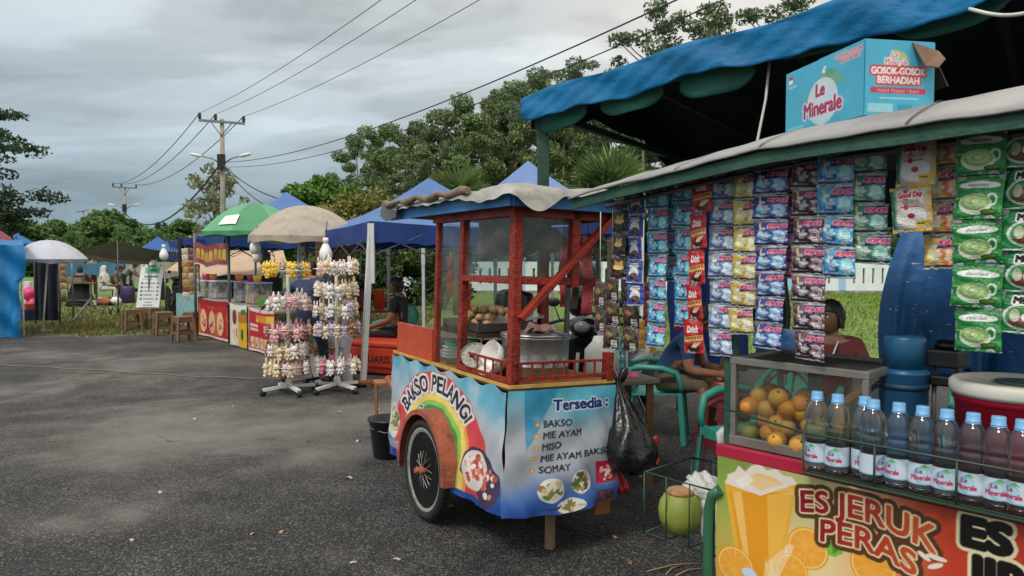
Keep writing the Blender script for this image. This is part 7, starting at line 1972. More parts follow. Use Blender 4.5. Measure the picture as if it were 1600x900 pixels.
def sachet_mesh(k, parent):
    if k in SMESH:
        o = bpy.data.objects.new('sachet', SMESH[k]); COL.objects.link(o); setparent(o, parent); return o
    P = design(k)
    r = np.random.RandomState(len(SMESH)); a1, a2, a3 = r.rand(3) * 6
    def surf(u, v):
        a, b = 2 * u - 1, 2 * v - 1
        q = (1 - a ** 4) * (1 - np.clip(abs(b) / .9, 0, 1) ** 3)
        y = -.075 * q * (1 + .18 * np.sin(u * 6 + a1) + .15 * np.sin(v * 8 + a2 + u * 3)) - .012 * np.sin(v * 19 + u * 7 + a3) - .010 * np.sin(u * 23 - v * 5)
        return (a * .5 * (1 - .03 * (1 - b ** 2)), y, b * .5)
    ny, nx = P.ny, P.nx
    uf, vf = np.meshgrid(np.linspace(0, 1, nx), np.linspace(0, 1, ny))
    front = np.stack(surf(uf.ravel(), vf.ravel()), 1); n0 = len(front)
    x, y, z = front.T
    V2 = np.concatenate([front, np.stack([x, -y * .8 + .004, z], 1)])
    gf = grid_faces(nx, ny)
    ii = np.arange(n0); bi = ii % nx; bj = ii // nx
    mp_ = np.where((bi == 0) | (bi == nx - 1) | (bj == 0) | (bj == ny - 1), ii, ii + n0)
    F2 = np.concatenate([gf, mp_[gf][:, ::-1]])
    C2 = np.concatenate([P.out(), np.tile(lin((150, 152, 156)), (len(V2) - n0, 1))])
    m2 = bpy.data.meshes.new('sachet')
    m2.vertices.add(len(V2)); m2.vertices.foreach_set('co', V2.astype(np.float32).ravel())
    m2.loops.add(len(F2) * 4); m2.loops.foreach_set('vertex_index', F2.astype(np.int32).ravel())
    m2.polygons.add(len(F2)); m2.polygons.foreach_set('loop_start', np.arange(0, len(F2) * 4, 4, dtype=np.int32)); m2.polygons.foreach_set('loop_total', np.full(len(F2), 4, np.int32))
    m2.update(calc_edges=True); m2.polygons.foreach_set('use_smooth', np.ones(len(F2), bool))
    at = m2.color_attributes.new('Col', 'FLOAT_COLOR', 'POINT'); c4 = np.ones((len(V2), 4), np.float32); c4[:, :3] = C2; at.data.foreach_set('color', c4.ravel())
    m2.materials.append(SACM); o = bpy.data.objects.new('sachet', m2); COL.objects.link(o); setparent(o, parent); SMESH[k] = m2
    return o
srn = random.Random(8)
STRIPS = [  # kind, top px/py, bottom px/py, count, width px, plane offset, label
    ('blackcoffee', 971, 292, 969, 436, 4, 27, .02, 'strip of black coffee sachets with gold emblems, leftmost strip'),
    ('bluechoc', 996, 300, 993, 478, 5, 26, .02, 'strip of dark blue chocolate drink sachets beside the black ones'),
    ('cyan', 1027, 290, 1024, 543, 7, 32, .03, 'long strip of cyan drink sachets left of the hanging gap'),
    ('cyan', 1049, 290, 1051, 440, 4, 24, .09, 'short cyan sachet strip half hidden behind the long cyan one'),
    ('cyan', 1066, 278, 1068, 511, 6, 32, .04, 'cyan sachet strip just left of the red sachets'),
    ('drink', 1100, 276, 1082, 553, 5, 28, .0, 'strip of red chocolate drink sachets hanging askew'),
    ('pale', 1131, 272, 1127, 557, 7, 36, .02, 'long strip of pale blue grey sachets right of the red ones'),
    ('yellow', 1166, 270, 1156, 523, 6, 36, .0, 'strip of yellow drink sachets'),
    ('navy', 1202, 264, 1198, 545, 7, 46, -.01, 'strip of navy blue sachets beside the yellow ones'),
    ('pink', 1226, 262, 1233, 435, 4, 28, .06, 'short strip of pink sachets half behind the navy ones'),
    ('choc', 1262, 250, 1265, 541, 6.5, 44, .0, 'strip of dark brown chocolate sachets in the middle of the roof'),
    ('skyblue', 1308, 241, 1313, 435, 4, 47, .0, 'strip of four bright blue sachets right of the dark brown ones'),
    ('green', 1356, 225, 1360, 389, 3.5, 50, .02, 'strip of dull green drink sachets beside the gap'),
    ('capp', 1436, 218, 1424, 363, 2, 50, -.02, 'pair of white and gold cappuccino sachets'),
    ('peach', 1480, 209, 1472, 421, 4, 50, .02, 'strip of golden peach sachets behind the cappuccino pair'),
    ('matcha', 1535, 203, 1528, 550, 5, 58, -.02, 'strip of light green matcha sachets with a cream swirl'),
    ('malt', 1592, 197, 1590, 522, 5, 58, .0, 'strip of deep green malt drink sachets at the right edge'),
    ('malt', 1652, 190, 1650, 522, 5, 58, .0, 'second strip of deep green malt sachets beyond the right edge'),
    ('darkcoffee', 957, 434, 955, 545, 3, 26, .08, 'short strip of dark coffee packets low at the left end'),
    ('darkcoffee', 984, 437, 984, 550, 3, 28, .07, 'short strip of dark coffee packets under the dark blue sachets'),
    ('darkcoffee', 938, 440, 940, 520, 2, 24, .12, 'two dark coffee packets hanging lowest at the far left'),
]
for (k, tx, ty, bx_, by_, n, wpx, off, lb) in STRIPS:
    a, b = SPT(tx, ty, off), SPT(bx_, by_, off)
    b = Vector((b.x, b.y, b.z))
    root = thing('sachet_strip', lb, 'sachet strip', b[:], 'sachet strips hanging from the stall roof')
    d = (b - a); L = d.length / n; d.normalize()
    Y = a.y; w = 1.12 * wpx * Y / F / .93
    xl = SL(a)[0]; zt = zev(xl) - .02
    if zt > a.z + .003:
        mb = MB(); mb.tube([Vector((a.x, a.y, zt)), a], .002, 4); mb.build('cord', ROPE, root)
    nn = int(math.ceil(n)); bow = srn.uniform(-.012, .012)
    for i in range(nn):
        t = i + .5
        c = a + d * (L * t) + SX * bow * math.sin(math.pi * t / n) + SY * srn.uniform(-.004, .004)
        o = sachet_mesh(k, root)
        o.location = c - Vector(root.location)
        ang = math.atan2(d.dot(SX), -d.z)
        o.rotation_euler = (srn.uniform(-.13, .13), ang + srn.uniform(-.04, .04), SA + srn.uniform(-.22, .22))
        hh = L * (1.0 if i < n - .4 or n == nn else .5)
        o.scale = (w * srn.uniform(.97, 1.02), w, L * 1.0)
# low hanging snack packets in the shade behind
for i, (px, py, off, n_, w, h, ms) in enumerate([(1012, 440, 1.9, 5, .05, .06, [M('snack_maroon', (120, 34, 52), .35, .5, 40, .3, 50)]), (1060, 430, 2.0, 6, .05, .06, [M('snack_maroon')]), (1003, 500, 2.2, 3, .05, .07, [M('snack_gold', (170, 132, 60), .35, .5, 40, .3, 50)]), (1020, 505, 2.2, 3, .05, .07, [M('snack_gold')])]):
    p = SPT(px, py, off)
    snack_strip('snack_strip', ['strip of small maroon packets in the shade left of the cyan sachets', 'strip of small maroon packets in the shade behind the cyan sachets', 'strip of gold snack packets above the green chair back, left one', 'strip of gold snack packets above the green chair back, right one'][i], p, n_, w, h, ms, 80 + i, 'small packet strips in the shade of the stall')
# ------------------------------------------------------------------ chairs, stools, scooters and people
def make_chair(m):
    root = thing('plastic_chair', 'x', 'chair', (0, 0, 0))
    mb = MB()
    mb.slab(lambda u, v: Vector(((u - .5) * (.46 - .06 * v), -.21 + .42 * v, .425 - .02 * math.sin(math.pi * u) - .02 * (1 - v))), 12, 10, (0, 0, -.014)); mb.build('seat', m, root)
    mb = MB(); mb.box((0, .207, .385), (.44, .012, .06)); mb.build('apron', m, root)
    mb = MB()      # fan back: rim and slats
    rim = [Vector((-.21 - .03 * math.sin(t * math.pi) * 0 + .42 * t, -.205 - .10 - .02 * math.sin(math.pi * t), .70 + .13 * math.sin(math.pi * t))) for t in np.linspace(0, 1, 13)]
    rim = [Vector((-.205, -.20, .42)), Vector((-.235, -.25, .58))] + rim + [Vector((.235, -.25, .58)), Vector((.205, -.20, .42))]
    mb.tube(rim, .02, 8)
    for k in range(7):
        t = (k + 1) / 8
        a = Vector((-.16 + .32 * t, -.20, .41)); b = rim[2 + int(round(t * 12))]
        m_ = a.lerp(b, .5) + Vector((0, -.03, 0))
        for p, q in ((a, m_), (m_, b)): mb.bar(p, q, .036, .010, up=(0, 1, .2))
    mb.bar((-.19, -.215, .50), (.19, -.215, .50), .012, .05); mb.build('backrest', m, root)
    for s in (-1, 1):
        mb = MB(); mb.tube([(s * .235, -.25, .60), (s * .265, -.12, .64), (s * .27, .06, .635), (s * .265, .17, .60), (s * .25, .21, .5), (s * .235, .215, .42)], [.02, .024, .026, .026, .022, .022], 8); mb.build('armrest', m, root)
        mb = MB(); mb.bar((s * .235, .205, .43), (s * .25, .24, 0), .045, .045); mb.build('leg', m, root, bevel=.006)
        mb = MB(); mb.bar((s * .195, -.20, .43), (s * .215, -.27, 0), .045, .045); mb.build('leg', m, root, bevel=.006)
    return root
TEALP = M('teal_green_plastic', (58, 150, 136), .42, .12, 6); MARP = M('maroon_chair_plastic', (112, 40, 52), .45, .15, 6)
ch = make_chair(TEALP)
def place(o, x, y, z, rz, lb, group=None): return put(o, (x, y, z), rz, 1.0, lb, group)
P1 = Vector((1.30, 6.35, 0))
place(ch, P1.x - .05, P1.y, 0, rad(-105), 'green plastic chair the man in the blue shirt sits on', 'green plastic chairs')
place(copy_tree(ch), 1.50, 4.55, .06, rad(118), 'green plastic chair stacked on the maroon one beside the juice stall', 'green plastic chairs')
place(copy_tree(ch), 2.05, 5.25, 0, rad(150), 'green plastic chair behind the glass orange case', 'green plastic chairs')
place(copy_tree(ch), 2.95, 4.35, 0, rad(170), 'green plastic chair behind the black press and ice bucket', 'green plastic chairs')
place(copy_tree(ch), -1.75, 10.9, 0, rad(70), 'green plastic chair behind the orange red cooler box', 'green plastic chairs')
mc = make_chair(MARP); place(mc, 1.50, 4.55, 0, rad(118), 'maroon plastic chair under the stacked green one')
tst = copy_tree(st); place(tst, 1.74, 5.98, 0, .3, 'dark red plastic stool carrying the orange bowl')
MST = M('dark_red_plastic', (110, 36, 42), .5, .15)
for c in kids(tst):
    c.data = c.data.copy(); c.data.materials[0] = MST
tst['group'] = 'stools at the eating place'
tst2 = copy_tree(tst); place(tst2, -1.52, 10.35, 0, .5, 'dark red plastic stool the boy in black sits on')
tst3 = copy_tree(tst); place(tst3, .30, 5.75, 0, .5, 'dark red plastic stool behind the food cart')
mb = MB(); mb.lathe([(.0, 0), (.05, 0), (.09, .05), (.105, .075), (.10, .075), (.08, .055), (.0, .05)], (1.74, 5.96, .465), 24); mb.lathe([(0, .06), (.085, .062)], (1.74, 5.96, .465), 20, 1); tag(mb.build('bowl', [M('orange_red_bowl', (214, 70, 42), .35, .1), M('pale_soup', (200, 186, 150), .4, .3, 20)]), 'orange red bowl of soup on the dark red stool', 'bowl')
# old table with pink lace and a bottle behind the cart
t_ = table('serving_table', 'weathered wooden table behind the right end of the red cart', (.76, 5.05, 0), .34, .4, .74, .35, M('grey_table_wood', (122, 112, 98), .8, .35, 6, .3, 30), WOOD)
mb = MB(); mb.sheet(lambda u, v: Vector((.66 + .2 * u, 4.95 + .2 * v, .742 + .012 * abs(math.sin(u * 22)) * abs(math.sin(v * 17)))), 24, 16); tag(mb.build('lace_doily', M('pink_lace', (214, 110, 150), .8, .4, 40), None, solid=.006), 'pink lace cloth on the old table behind the cart', 'cloth')
o = copy_tree(BOT); put(o, (.76, 5.03, .752), 0, 1.0, 'small clear bottle on the pink lace cloth', None); o['group'] = 'bottle on the lace cloth'
for c in kids(o):
    if c.name.startswith('label'): bpy.data.objects.remove(c)
mb = MB(); mb.lathe([(0, 0), (.11, 0), (.12, .02), (.115, .24), (.06, .3), (.045, .34), (0, .34)], (.66, 5.55, 0.62), 20, sx=1, sy=.7); tag(mb.build('jerrycan', M('white_jug', (206, 208, 202), .45, .15)), 'white plastic jug behind the old table', 'jug')
mb = MB(); mb.lathe([(0, 0), (.19, 0), (.19, .60), (.17, .62), (0, .62)], (.66, 5.6, 0), 18); tag(mb.build('dark_drum', M('dark_drum_paint', (54, 50, 50), .6, .3)), 'dark drum under the white jug', 'drum')
# scooters
def scooter(body, seatm):
    root = thing('scooter', 'x', 'scooter', (0, 0, 0), 'parked scooters')
    for y in (-.62, .62):
        mb = MB(); mb.lathe([(.17, -.04), (.22, -.05), (.265, -.04), (.275, 0), (.265, .04), (.22, .05), (.17, .04), (.17, -.04)], (0, y, .275), 24, R=Matrix.Rotation(math.pi / 2, 3, 'Y')); w = mb.build('wheel', TYRE, root)
        mb = MB(); mb.lathe([(.0, -.03), (.03, -.03), (.16, -.015), (.175, -.03), (.175, .03), (.16, .015), (.03, .03), (0, .03)], (0, y, .275), 20, R=Matrix.Rotation(math.pi / 2, 3, 'Y')); mb.build('rim', STEEL, w)
    def loft(prs, n=14):
        mb = MB()
        vs, fs = [], []
        for (y, z, w, h) in prs:
            for j in range(n):
                a = 2 * math.pi * j / n; ca_, sa_ = math.cos(a), math.sin(a)
                vs.append((w * math.copysign(abs(ca_) ** .7, ca_), y, z + h * math.copysign(abs(sa_) ** .7, sa_)))
        for i in range(len(prs) - 1):
            for j in range(n): fs.append((i * n + j, i * n + (j + 1) % n, (i + 1) * n + (j + 1) % n, (i + 1) * n + j))
        fs.append(tuple(range(n))[::-1]); fs.append(tuple((len(prs) - 1) * n + j for j in range(n)))
        return mb.add(vs, fs, 0, True)
    loft([(-.82, .68, .05, .03), (-.6, .64, .12, .11), (-.3, .56, .14, .15), (-.05, .45, .13, .14), (.15, .36, .12, .08), (.36, .36, .12, .06)]).build('tail_body', body, root)
    loft([(.36, .34, .12, .07), (.42, .55, .16, .17), (.48, .74, .15, .14), (.44, .92, .10, .08)]).build('leg_shield', body, root)
    loft([(.42, .40, .03, .06), (.62, .575, .07, .03), (.85, .48, .06, .02)]).build('front_fender', body, root)
    loft([(-.80, .75, .08, .03), (-.45, .77, .13, .045), (-.05, .70, .11, .045), (.08, .64, .06, .03)]).build('saddle', seatm, root)
    mb = MB(); mb.tube([(-.33, .33, .98), (-.2, .40, 1.02), (0, .45, 1.0), (.2, .40, 1.02), (.33, .33, .98)], .015, 8); mb.build('handlebar', BLK, root)
    mb = MB(); mb.ball((0, .50, .98), (.13, .10, .09)); mb.build('headlamp_cowl', body, root)
    mb = MB(); mb.ball((0, .575, .98), (.07, .04, .05)); mb.build('headlight', M('lamp_glass', (120, 124, 128), .15), root)
    for s in (-1, 1):
        mb = MB(); mb.tube([(s * .22, .40, 1.02), (s * .27, .38, 1.14)], .006, 5); mb.ball((s * .28, .38, 1.17), (.06, .015, .04)); mb.build('mirror', BLK, root)
        mb = MB(); mb.bar((s * .06, .62, .28), (s * .05, .45, .75), .03); mb.build('fork', STEEL, root)
    mb = MB(); mb.tube([(.12, -.15, .25), (.14, -.5, .27), (.14, -.85, .33)], [.03, .045, .05], 10); mb.build('exhaust', STEEL, root)
    mb = MB(); mb.bar((-.08, -.05, .25), (-.2, -.05, 0), .02); mb.bar((.08, -.05, .25), (.2, -.05, 0), .02); mb.build('kickstand', STEEL, root)
    return root
DK = M('black_gloss_paint', (22, 23, 26), .2, .1, coat=.4); WHP = M('white_gloss_paint', (206, 208, 210), .25, .08, coat=.4)
sc1 = scooter(DK, BLK); place(sc1, .72, 6.6, 0, rad(165), 'black scooter parked just behind the red cart')
sc2 = copy_tree(sc1); place(sc2, 1.12, 7.3, 0, rad(150), 'white and black scooter parked behind the black one')
for c in kids(sc2):
    if c.name.split('.')[0] in ('leg_shield', 'front_fender', 'tail_body'): c.data = c.data.copy(); c.data.materials[0] = WHP
p = G(262, 500); place(copy_tree(sc1), p.x, p.y + 1.2, 0, rad(60), 'dark scooter behind the white standing banner')
p = G(205, 470); place(copy_tree(sc1), p.x + .2, p.y + .6, 0, rad(100), 'dark scooter left of the white standing banner, beside the purple drum')
# ---- people
SKIN = M('skin_brown', (158, 112, 86), .5, .08, 12); SKIN2 = M('skin_dark', (132, 92, 70), .5, .08, 12)
HAIR = M('black_hair', (20, 17, 16), .55, .2, 40); EYEW = M('eye_white', (206, 200, 196), .3, .02); LIP = M('lip', (120, 70, 62), .5)
def head_mesh(mb, c, R, s, ms):
    """ms: skin, dark, eye-white, lip material slots"""
    n, m = 28, 22; vs = []
    for i in range(m + 1):
        ph = math.pi * i / m
        for j in range(n):
            th = 2 * math.pi * j / n
            x, y, z = math.sin(ph) * math.cos(th), math.sin(ph) * math.sin(th), -math.cos(ph)
            w = .074 * (1 - .20 * max(0, -z) ** 1.3); d = .094; h = .118
            X_, Y_, Z_ = x * w, y * d, z * h
            if y > 0:
                fx = math.exp(-(X_ / .011) ** 2)
                Y_ += .022 * fx * math.exp(-((Z_ + .018) / .016) ** 2) + .010 * fx * math.exp(-((Z_ - .006) / .02) ** 2)
                Y_ -= .012 * (math.exp(-((abs(X_) - .03) / .014) ** 2) * math.exp(-((Z_ - .008) / .012) ** 2))
                Y_ += .006 * math.exp(-((Z_ - .030) / .010) ** 2) * math.exp(-(X_ / .045) ** 2) + .006 * math.exp(-(X_ / .022) ** 2) * math.exp(-((Z_ + .058) / .012) ** 2) + .008 * math.exp(-(X_ / .02) ** 2) * math.exp(-((Z_ + .098) / .014) ** 2)
            vs.append(Vector(c) + R @ (Vector((X_, Y_, Z_)) * s))
    mb.add(vs, [(i * n + j, i * n + (j + 1) % n, (i + 1) * n + (j + 1) % n, (i + 1) * n + j) for i in range(m) for j in range(n)], ms[0], True)
    q = lambda x, y, z: Vector(c) + R @ (Vector((x, y, z)) * s)
    for k in (-1, 1):
        mb.ball(q(k * .030, .074, .008), .0125 * s, ms[2], 8, 6); mb.ball(q(k * .030, .084, .008), .006 * s, ms[1], 6, 5)
        mb.ball(q(k * .030, .086, .026), (.017 * s, .005 * s, .004 * s), ms[1], 8, 4, R=R)
        mb.ball(q(k * .077, -.005, -.005), (.010 * s, .018 * s, .030 * s), ms[0], 8, 6, R=R)
    mb.ball(q(0, .092, -.058), (.022 * s, .006 * s, .006 * s), ms[3], 10, 5, R=R)
def hair_mesh(name, c, R, s, m, root, kind='short'):
    mb = MB(); n, k = 28, 16; vs = []
    for i in range(k + 1):
        f = i / k
        for j in range(n):
            th = 2 * math.pi * j / n
            yb = math.sin(th)
            low = (.035 if yb > .25 else -.075) if kind == 'short' else (.04 if yb > .3 else -.13)
            t = sm(.0, .5, np.array(yb)); low = float((1 - t) * (-.075 if kind == 'short' else -.14) + t * .045)
            z = .128 + (low - .128) * f ** .8
            zz = max(-1, min(1, z / .128)); w = math.sqrt(max(0, 1 - zz * zz)) if z > -.02 else 1.0 * (1 if kind != 'short' else .93)
            j_ = 1 + .03 * math.sin(th * 11 + f * 9) + .02 * math.sin(th * 23)
            vs.append(Vector(c) + R @ (Vector((.084 * w * math.cos(th) * j_, .104 * w * yb * j_ - .004, z + .004 * math.sin(th * 17))) * s))
    mb.add(vs, [(i * n + j, (i + 1) * n + j, (i + 1) * n + (j + 1) % n, i * n + (j + 1) % n) for i in range(k) for j in range(n)], 0, True)
    return mb.build(name, m, root, solid=.004)
def person(label, loc, rz, J, mats, sleeve=.55, trouser='long', headR=None, hair='short', hairm=None, fat=1.0, group=None, sub=2):
    """J: joints in the person's own frame (x right, y forward, z up). mats: shirt, trousers, skin, shoe"""
    root = thing('person', label, 'person', loc, group)
    RM = Matrix.Rotation(rz, 3, 'Z'); o = Vector(loc)
    W = lambda p: o + RM @ Vector(p)
    pts, rads, edges, seg = [], [], [], []
    idx = {}
    def P_(name, p, r):
        idx[name] = len(pts); pts.append(W(p)); rads.append(r * fat if r > .05 else r); return idx[name]
    def E_(a, b): edges.append((idx[a], idx[b]))
    rr = dict(pelvis=.135, waist=.125, chest=.135, neck=.056, top=.05)
    for nme in ('pelvis', 'waist', 'chest', 'neck'): P_(nme, J[nme], rr[nme])
    hd = Vector(J['head']); nk = Vector(J['neck'])
    P_('top', nk.lerp(hd, .6), .05)
    for a, b in (('pelvis', 'waist'), ('waist', 'chest'), ('chest', 'neck'), ('neck', 'top')): E_(a, b)
    for s in 'LR':
        for nme, r in (('sh', .070), ('el', .046), ('wr', .030), ('pa', .034)):
            if nme == 'pa':
                w_, e_ = Vector(J['wr' + s]), Vector(J['el' + s]); d = (w_ - e_).normalized()
                P_('pa' + s, J.get('pa' + s, tuple(w_ + d * .065)), r)
            else: P_(nme + s, J[nme + s], r)
        E_('chest', 'sh' + s); E_('sh' + s, 'el' + s); E_('el' + s, 'wr' + s); E_('wr' + s, 'pa' + s)
        for nme, r in (('hip', .098), ('kn', .066), ('an', .042), ('to', .036)): P_(nme + s, J[nme + s], r)
        E_('pelvis', 'hip' + s); E_('hip' + s, 'kn' + s); E_('kn' + s, 'an' + s); E_('an' + s, 'to' + s)
    # bone list for colouring
    bones = []
    names = {v: k for k, v in idx.items()}
    for a, b in edges: bones.append((pts[a], pts[b], names[a], names[b]))
    def grow(P3, R3, E3, lv):
        me = bpy.data.meshes.new('tmp'); me.from_pydata([tuple(p) for p in P3], E3, [])
        ob = bpy.data.objects.new('tmp', me); COL.objects.link(ob)
        md = ob.modifiers.new('s', 'SKIN'); md.use_smooth_shade = True
        for i, v in enumerate(me.skin_vertices[0].data): v.radius = (R3[i], R3[i]); v.use_root = (i == 0)
        md2 = ob.modifiers.new('u', 'SUBSURF'); md2.levels = lv; md2.render_levels = lv
        dg = bpy.context.evaluated_depsgraph_get()
        m2 = bpy.data.meshes.new_from_object(ob.evaluated_get(dg))
        v = [tuple(x.co) for x in m2.vertices]; f = [list(p.vertices) for p in m2.polygons]
        bpy.data.objects.remove(ob); bpy.data.meshes.remove(me); bpy.data.meshes.remove(m2)
        return v, f
    v, f = grow(pts, rads, edges, sub)
    mb = MB()
    mids = []
    for fc in f:
        c = Vector((0, 0, 0))
        for i in fc: c += Vector(v[i])
        c /= len(fc)
        best, bi, bt = 1e9, None, 0
        for a, b, na, nb in bones:
            ab = b - a; t = max(0, min(1, (c - a).dot(ab) / max(1e-9, ab.length_squared)))
            d = (c - a - ab * t).length
            if d < best: best, bi, bt = d, (na, nb), t
        na, nb = bi; k = 0
        if nb == 'top' or (nb == 'neck' and bt > .75): k = 2
        elif nb[:2] == 'el': k = 0 if bt < sleeve else 2
        elif nb[:2] in ('wr',): k = 0 if sleeve > 1.2 and bt < .9 else 2
        elif nb[:2] == 'pa': k = 2
        elif na == 'pelvis' and nb[:3] == 'hip': k = 1
        elif nb[:2] == 'kn': k = 1
        elif nb[:2] == 'an': k = (1 if bt < .9 else 2) if trouser == 'long' else (1 if bt < .02 else 2)
        elif nb[:2] == 'to': k = 3
        elif nb == 'waist' and bt < .25: k = 1
        mids.append(k)
    mb.v = list(v); mb.f = f; mb.m = mids; mb.s = [True] * len(f)
    # fingers: five separate chains from each palm
    for s in 'LR':
        pa, wr = pts[idx['pa' + s]], pts[idx['wr' + s]]
        d = (pa - wr).normalized(); palmn = (RM @ Vector(J.get('pn' + s, (0, 0, -1)))).normalized()
        side = d.cross(palmn).normalized()
        curl = J.get('curl', .7)
        for k, (off, L) in enumerate(((-.026, .062), (-.009, .072), (.009, .068), (.026, .054))):
            b0 = pa + side * off + d * .01
            p1 = b0 + d * L * .55 + palmn * L * .12 * curl; p2 = p1 + (d * (1 - curl * .6) + palmn * curl).normalized() * L * .35; p3 = p2 + (d * (.5 - curl * .6) + palmn * curl).normalized() * L * .28
            v2, f2 = grow([b0, p1, p2, p3], [.010, .009, .0085, .007], [(0, 1), (1, 2), (2, 3)], 1); mb.add(v2, f2, 2, True)
        sg = -1 if s == 'R' else 1
        b0 = wr.lerp(pa, .5) - side * .022 * 1
        p1 = b0 - side * .026 + d * .026 + palmn * .012; p2 = p1 + d * .028 + palmn * .016 - side * .004
        v2, f2 = grow([b0, p1, p2], [.012, .0105, .008], [(0, 1), (1, 2)], 1); mb.add(v2, f2, 2, True)
    HR = RM @ (headR or Matrix.Identity(3))
    head_mesh(mb, W(J['head']), HR, 1.0, (2, 4, 5, 6))
    mb.build('body', list(mats) + [HAIR, EYEW, LIP], root)
    if hair: hair_mesh('hair', W(J['head']), HR, 1.0, hairm or HAIR, root, hair)
    return root, W, HR
def sit(lean=.1, hx=0.0, **kw):
    J = dict(pelvis=(0, 0, .52), waist=(0, lean * .35, .66), chest=(0, lean * .8, .86), neck=(0, lean * 1.15, 1.02), head=(hx, lean * 1.45 + .02, 1.15),
             hipL=(-.09, .05, .50), hipR=(.09, .05, .50), knL=(-.13, .44, .50), knR=(.13, .44, .50), anL=(-.12, .42, .08), anR=(.12, .42, .08), toL=(-.13, .56, .035), toR=(.13, .56, .035),
             shL=(-.17, lean, .95), shR=(.17, lean, .95), elL=(-.22, lean + .08, .70), elR=(.22, lean + .08, .70), wrL=(-.14, .34, .62), wrR=(.14, .34, .62))
    J.update(kw); return J
def stand(**kw):
    J = dict(pelvis=(0, 0, .90), waist=(0, .01, 1.05), chest=(0, .02, 1.25), neck=(0, .03, 1.42), head=(0, .05, 1.55), hipL=(-.09, 0, .87), hipR=(.09, 0, .87), knL=(-.11, .02, .48), knR=(.11, .02, .48), anL=(-.11, -.02, .08), anR=(.11, -.02, .08), toL=(-.13, .12, .035), toR=(.13, .12, .035),
             shL=(-.18, .02, 1.35), shR=(.18, .02, 1.35), elL=(-.24, .02, 1.08), elR=(.24, .02, 1.08), wrL=(-.22, .12, .86), wrR=(.22, .12, .86))
    J.update(kw); return J
RX = lambda a: Matrix.Rotation(a, 3, 'X'); RZ = lambda a: Matrix.Rotation(a, 3, 'Z'); RY = lambda a: Matrix.Rotation(a, 3, 'Y')
TEE = M('dark_blue_tee', (38, 66, 106), .85, .15, 8, .2, 30); SHORTS = M('olive_shorts', (92, 86, 66), .9, .2, 8, .2, 40); SHOE = M('dark_shoe', (42, 38, 36), .7, .3); JEANS = M('dark_jeans', (40, 50, 76), .9, .2, 12, .2, 60); BLKT = M('black_tee', (24, 25, 28), .85, .15); GREYT = M('grey_shirt', (150, 152, 158), .85, .15); MART = M('maroon_shirt', (104, 40, 46), .85, .15); WHT = M('white_garment', (206, 204, 200), .85, .1); BROWNH = M('brown_hijab', (84, 62, 54), .85, .2, 6)
J1 = sit(.22, neck=(0, .30, .94), head=(0, .40, 1.03), chest=(0, .2, .82), shL=(-.17, .26, .88), shR=(.17, .26, .88), elR=(.21, .30, .62), elL=(-.2, .32, .62), wrR=(.10, .52, .60), wrL=(-.06, .54, .61), anL=(-.12, .38, .08), anR=(.12, .38, .08), knR=(.17, .42, .50), toL=(-.13, .52, .035), toR=(.15, .52, .035))
r1, W1, H1 = person('man in a dark blue tee and olive shorts bent over a bowl under the tent', (P1.x - .02, P1.y, 0), rad(-118), J1, (TEE, SHORTS, SKIN, SHOE), .62, 'short', RX(-.75) @ RZ(.15))
mb = MB(); mb.tube([W1((-.05, .33, .93)), W1((-.03, .36, .80)), W1((0, .40, .62)), W1((.03, .36, .80)), W1((.05, .33, .93))], .006, 5); mb.build('lanyard', M('pale_lanyard', (196, 200, 206), .7), r1)
J2 = sit(.04, elL=(-.26, .1, .70), elR=(.26, .1, .70))
r2, W2, H2 = person('man in a maroon shirt with a lanyard sitting behind the glass orange case', (2.27, 5.25, -.02), rad(150), J2, (MART, JEANS, SKIN2, SHOE), .6, 'long', RZ(-.55), fat=1.05)
mb = MB(); mb.tube([W2((-.055, .12, .99)), W2((-.03, .185, .90)), W2((0, .20, .76)), W2((.03, .185, .90)), W2((.055, .12, .99))], .007, 5); mb.build('lanyard', M('pale_lanyard'), r2)
J3 = sit(.03, elL=(-.24, .06, .70), elR=(.24, .06, .70), wrL=(-.14, .36, .60), wrR=(.14, .36, .60))
person('boy in black sitting behind the cooler box by the white gazebo leg', (-1.55, 10.3, 0), rad(78), J3, (BLKT, BLKT, SKIN2, SHOE), .6, 'long', RZ(.1))
J4 = stand(pelvis=(0, -.02, .84), hipL=(-.09, -.02, .82), hipR=(.09, -.02, .82), knL=(-.2, .14, .46), anL=(-.32, .0, .08), toL=(-.40, .10, .035), knR=(.18, .05, .44), anR=(.22, -.12, .1), toR=(.30, -.02, .04), waist=(0, .04, .98), chest=(-.03, .12, 1.14), neck=(-.06, .2, 1.28), head=(-.1, .26, 1.40), shL=(-.2, .14, 1.22), shR=(.14, .14, 1.23), elL=(-.42, .15, 1.08), wrL=(-.62, .2, .98), elR=(.2, .25, 1.0), wrR=(.12, .42, 1.0))
p4 = G(463, 598)
person('seller in dark blue bending behind the plush racks with one arm stretched left', (-2.47, 8.98, 0), rad(-10) + math.pi * 0, J4, (M('navy_shirt', (40, 54, 84), .85, .15), JEANS, SKIN, M('brown_sandal', (96, 66, 50), .7)), 1.0, 'long', RX(-.4) @ RZ(.6))
J5 = sit(.25)
person('customer in a pale grey shirt sitting bent over behind the red cart', (.30, 5.75, 0.02), rad(60), J5, (GREYT, JEANS, SKIN2, SHOE), .6, 'long', RX(-.5))
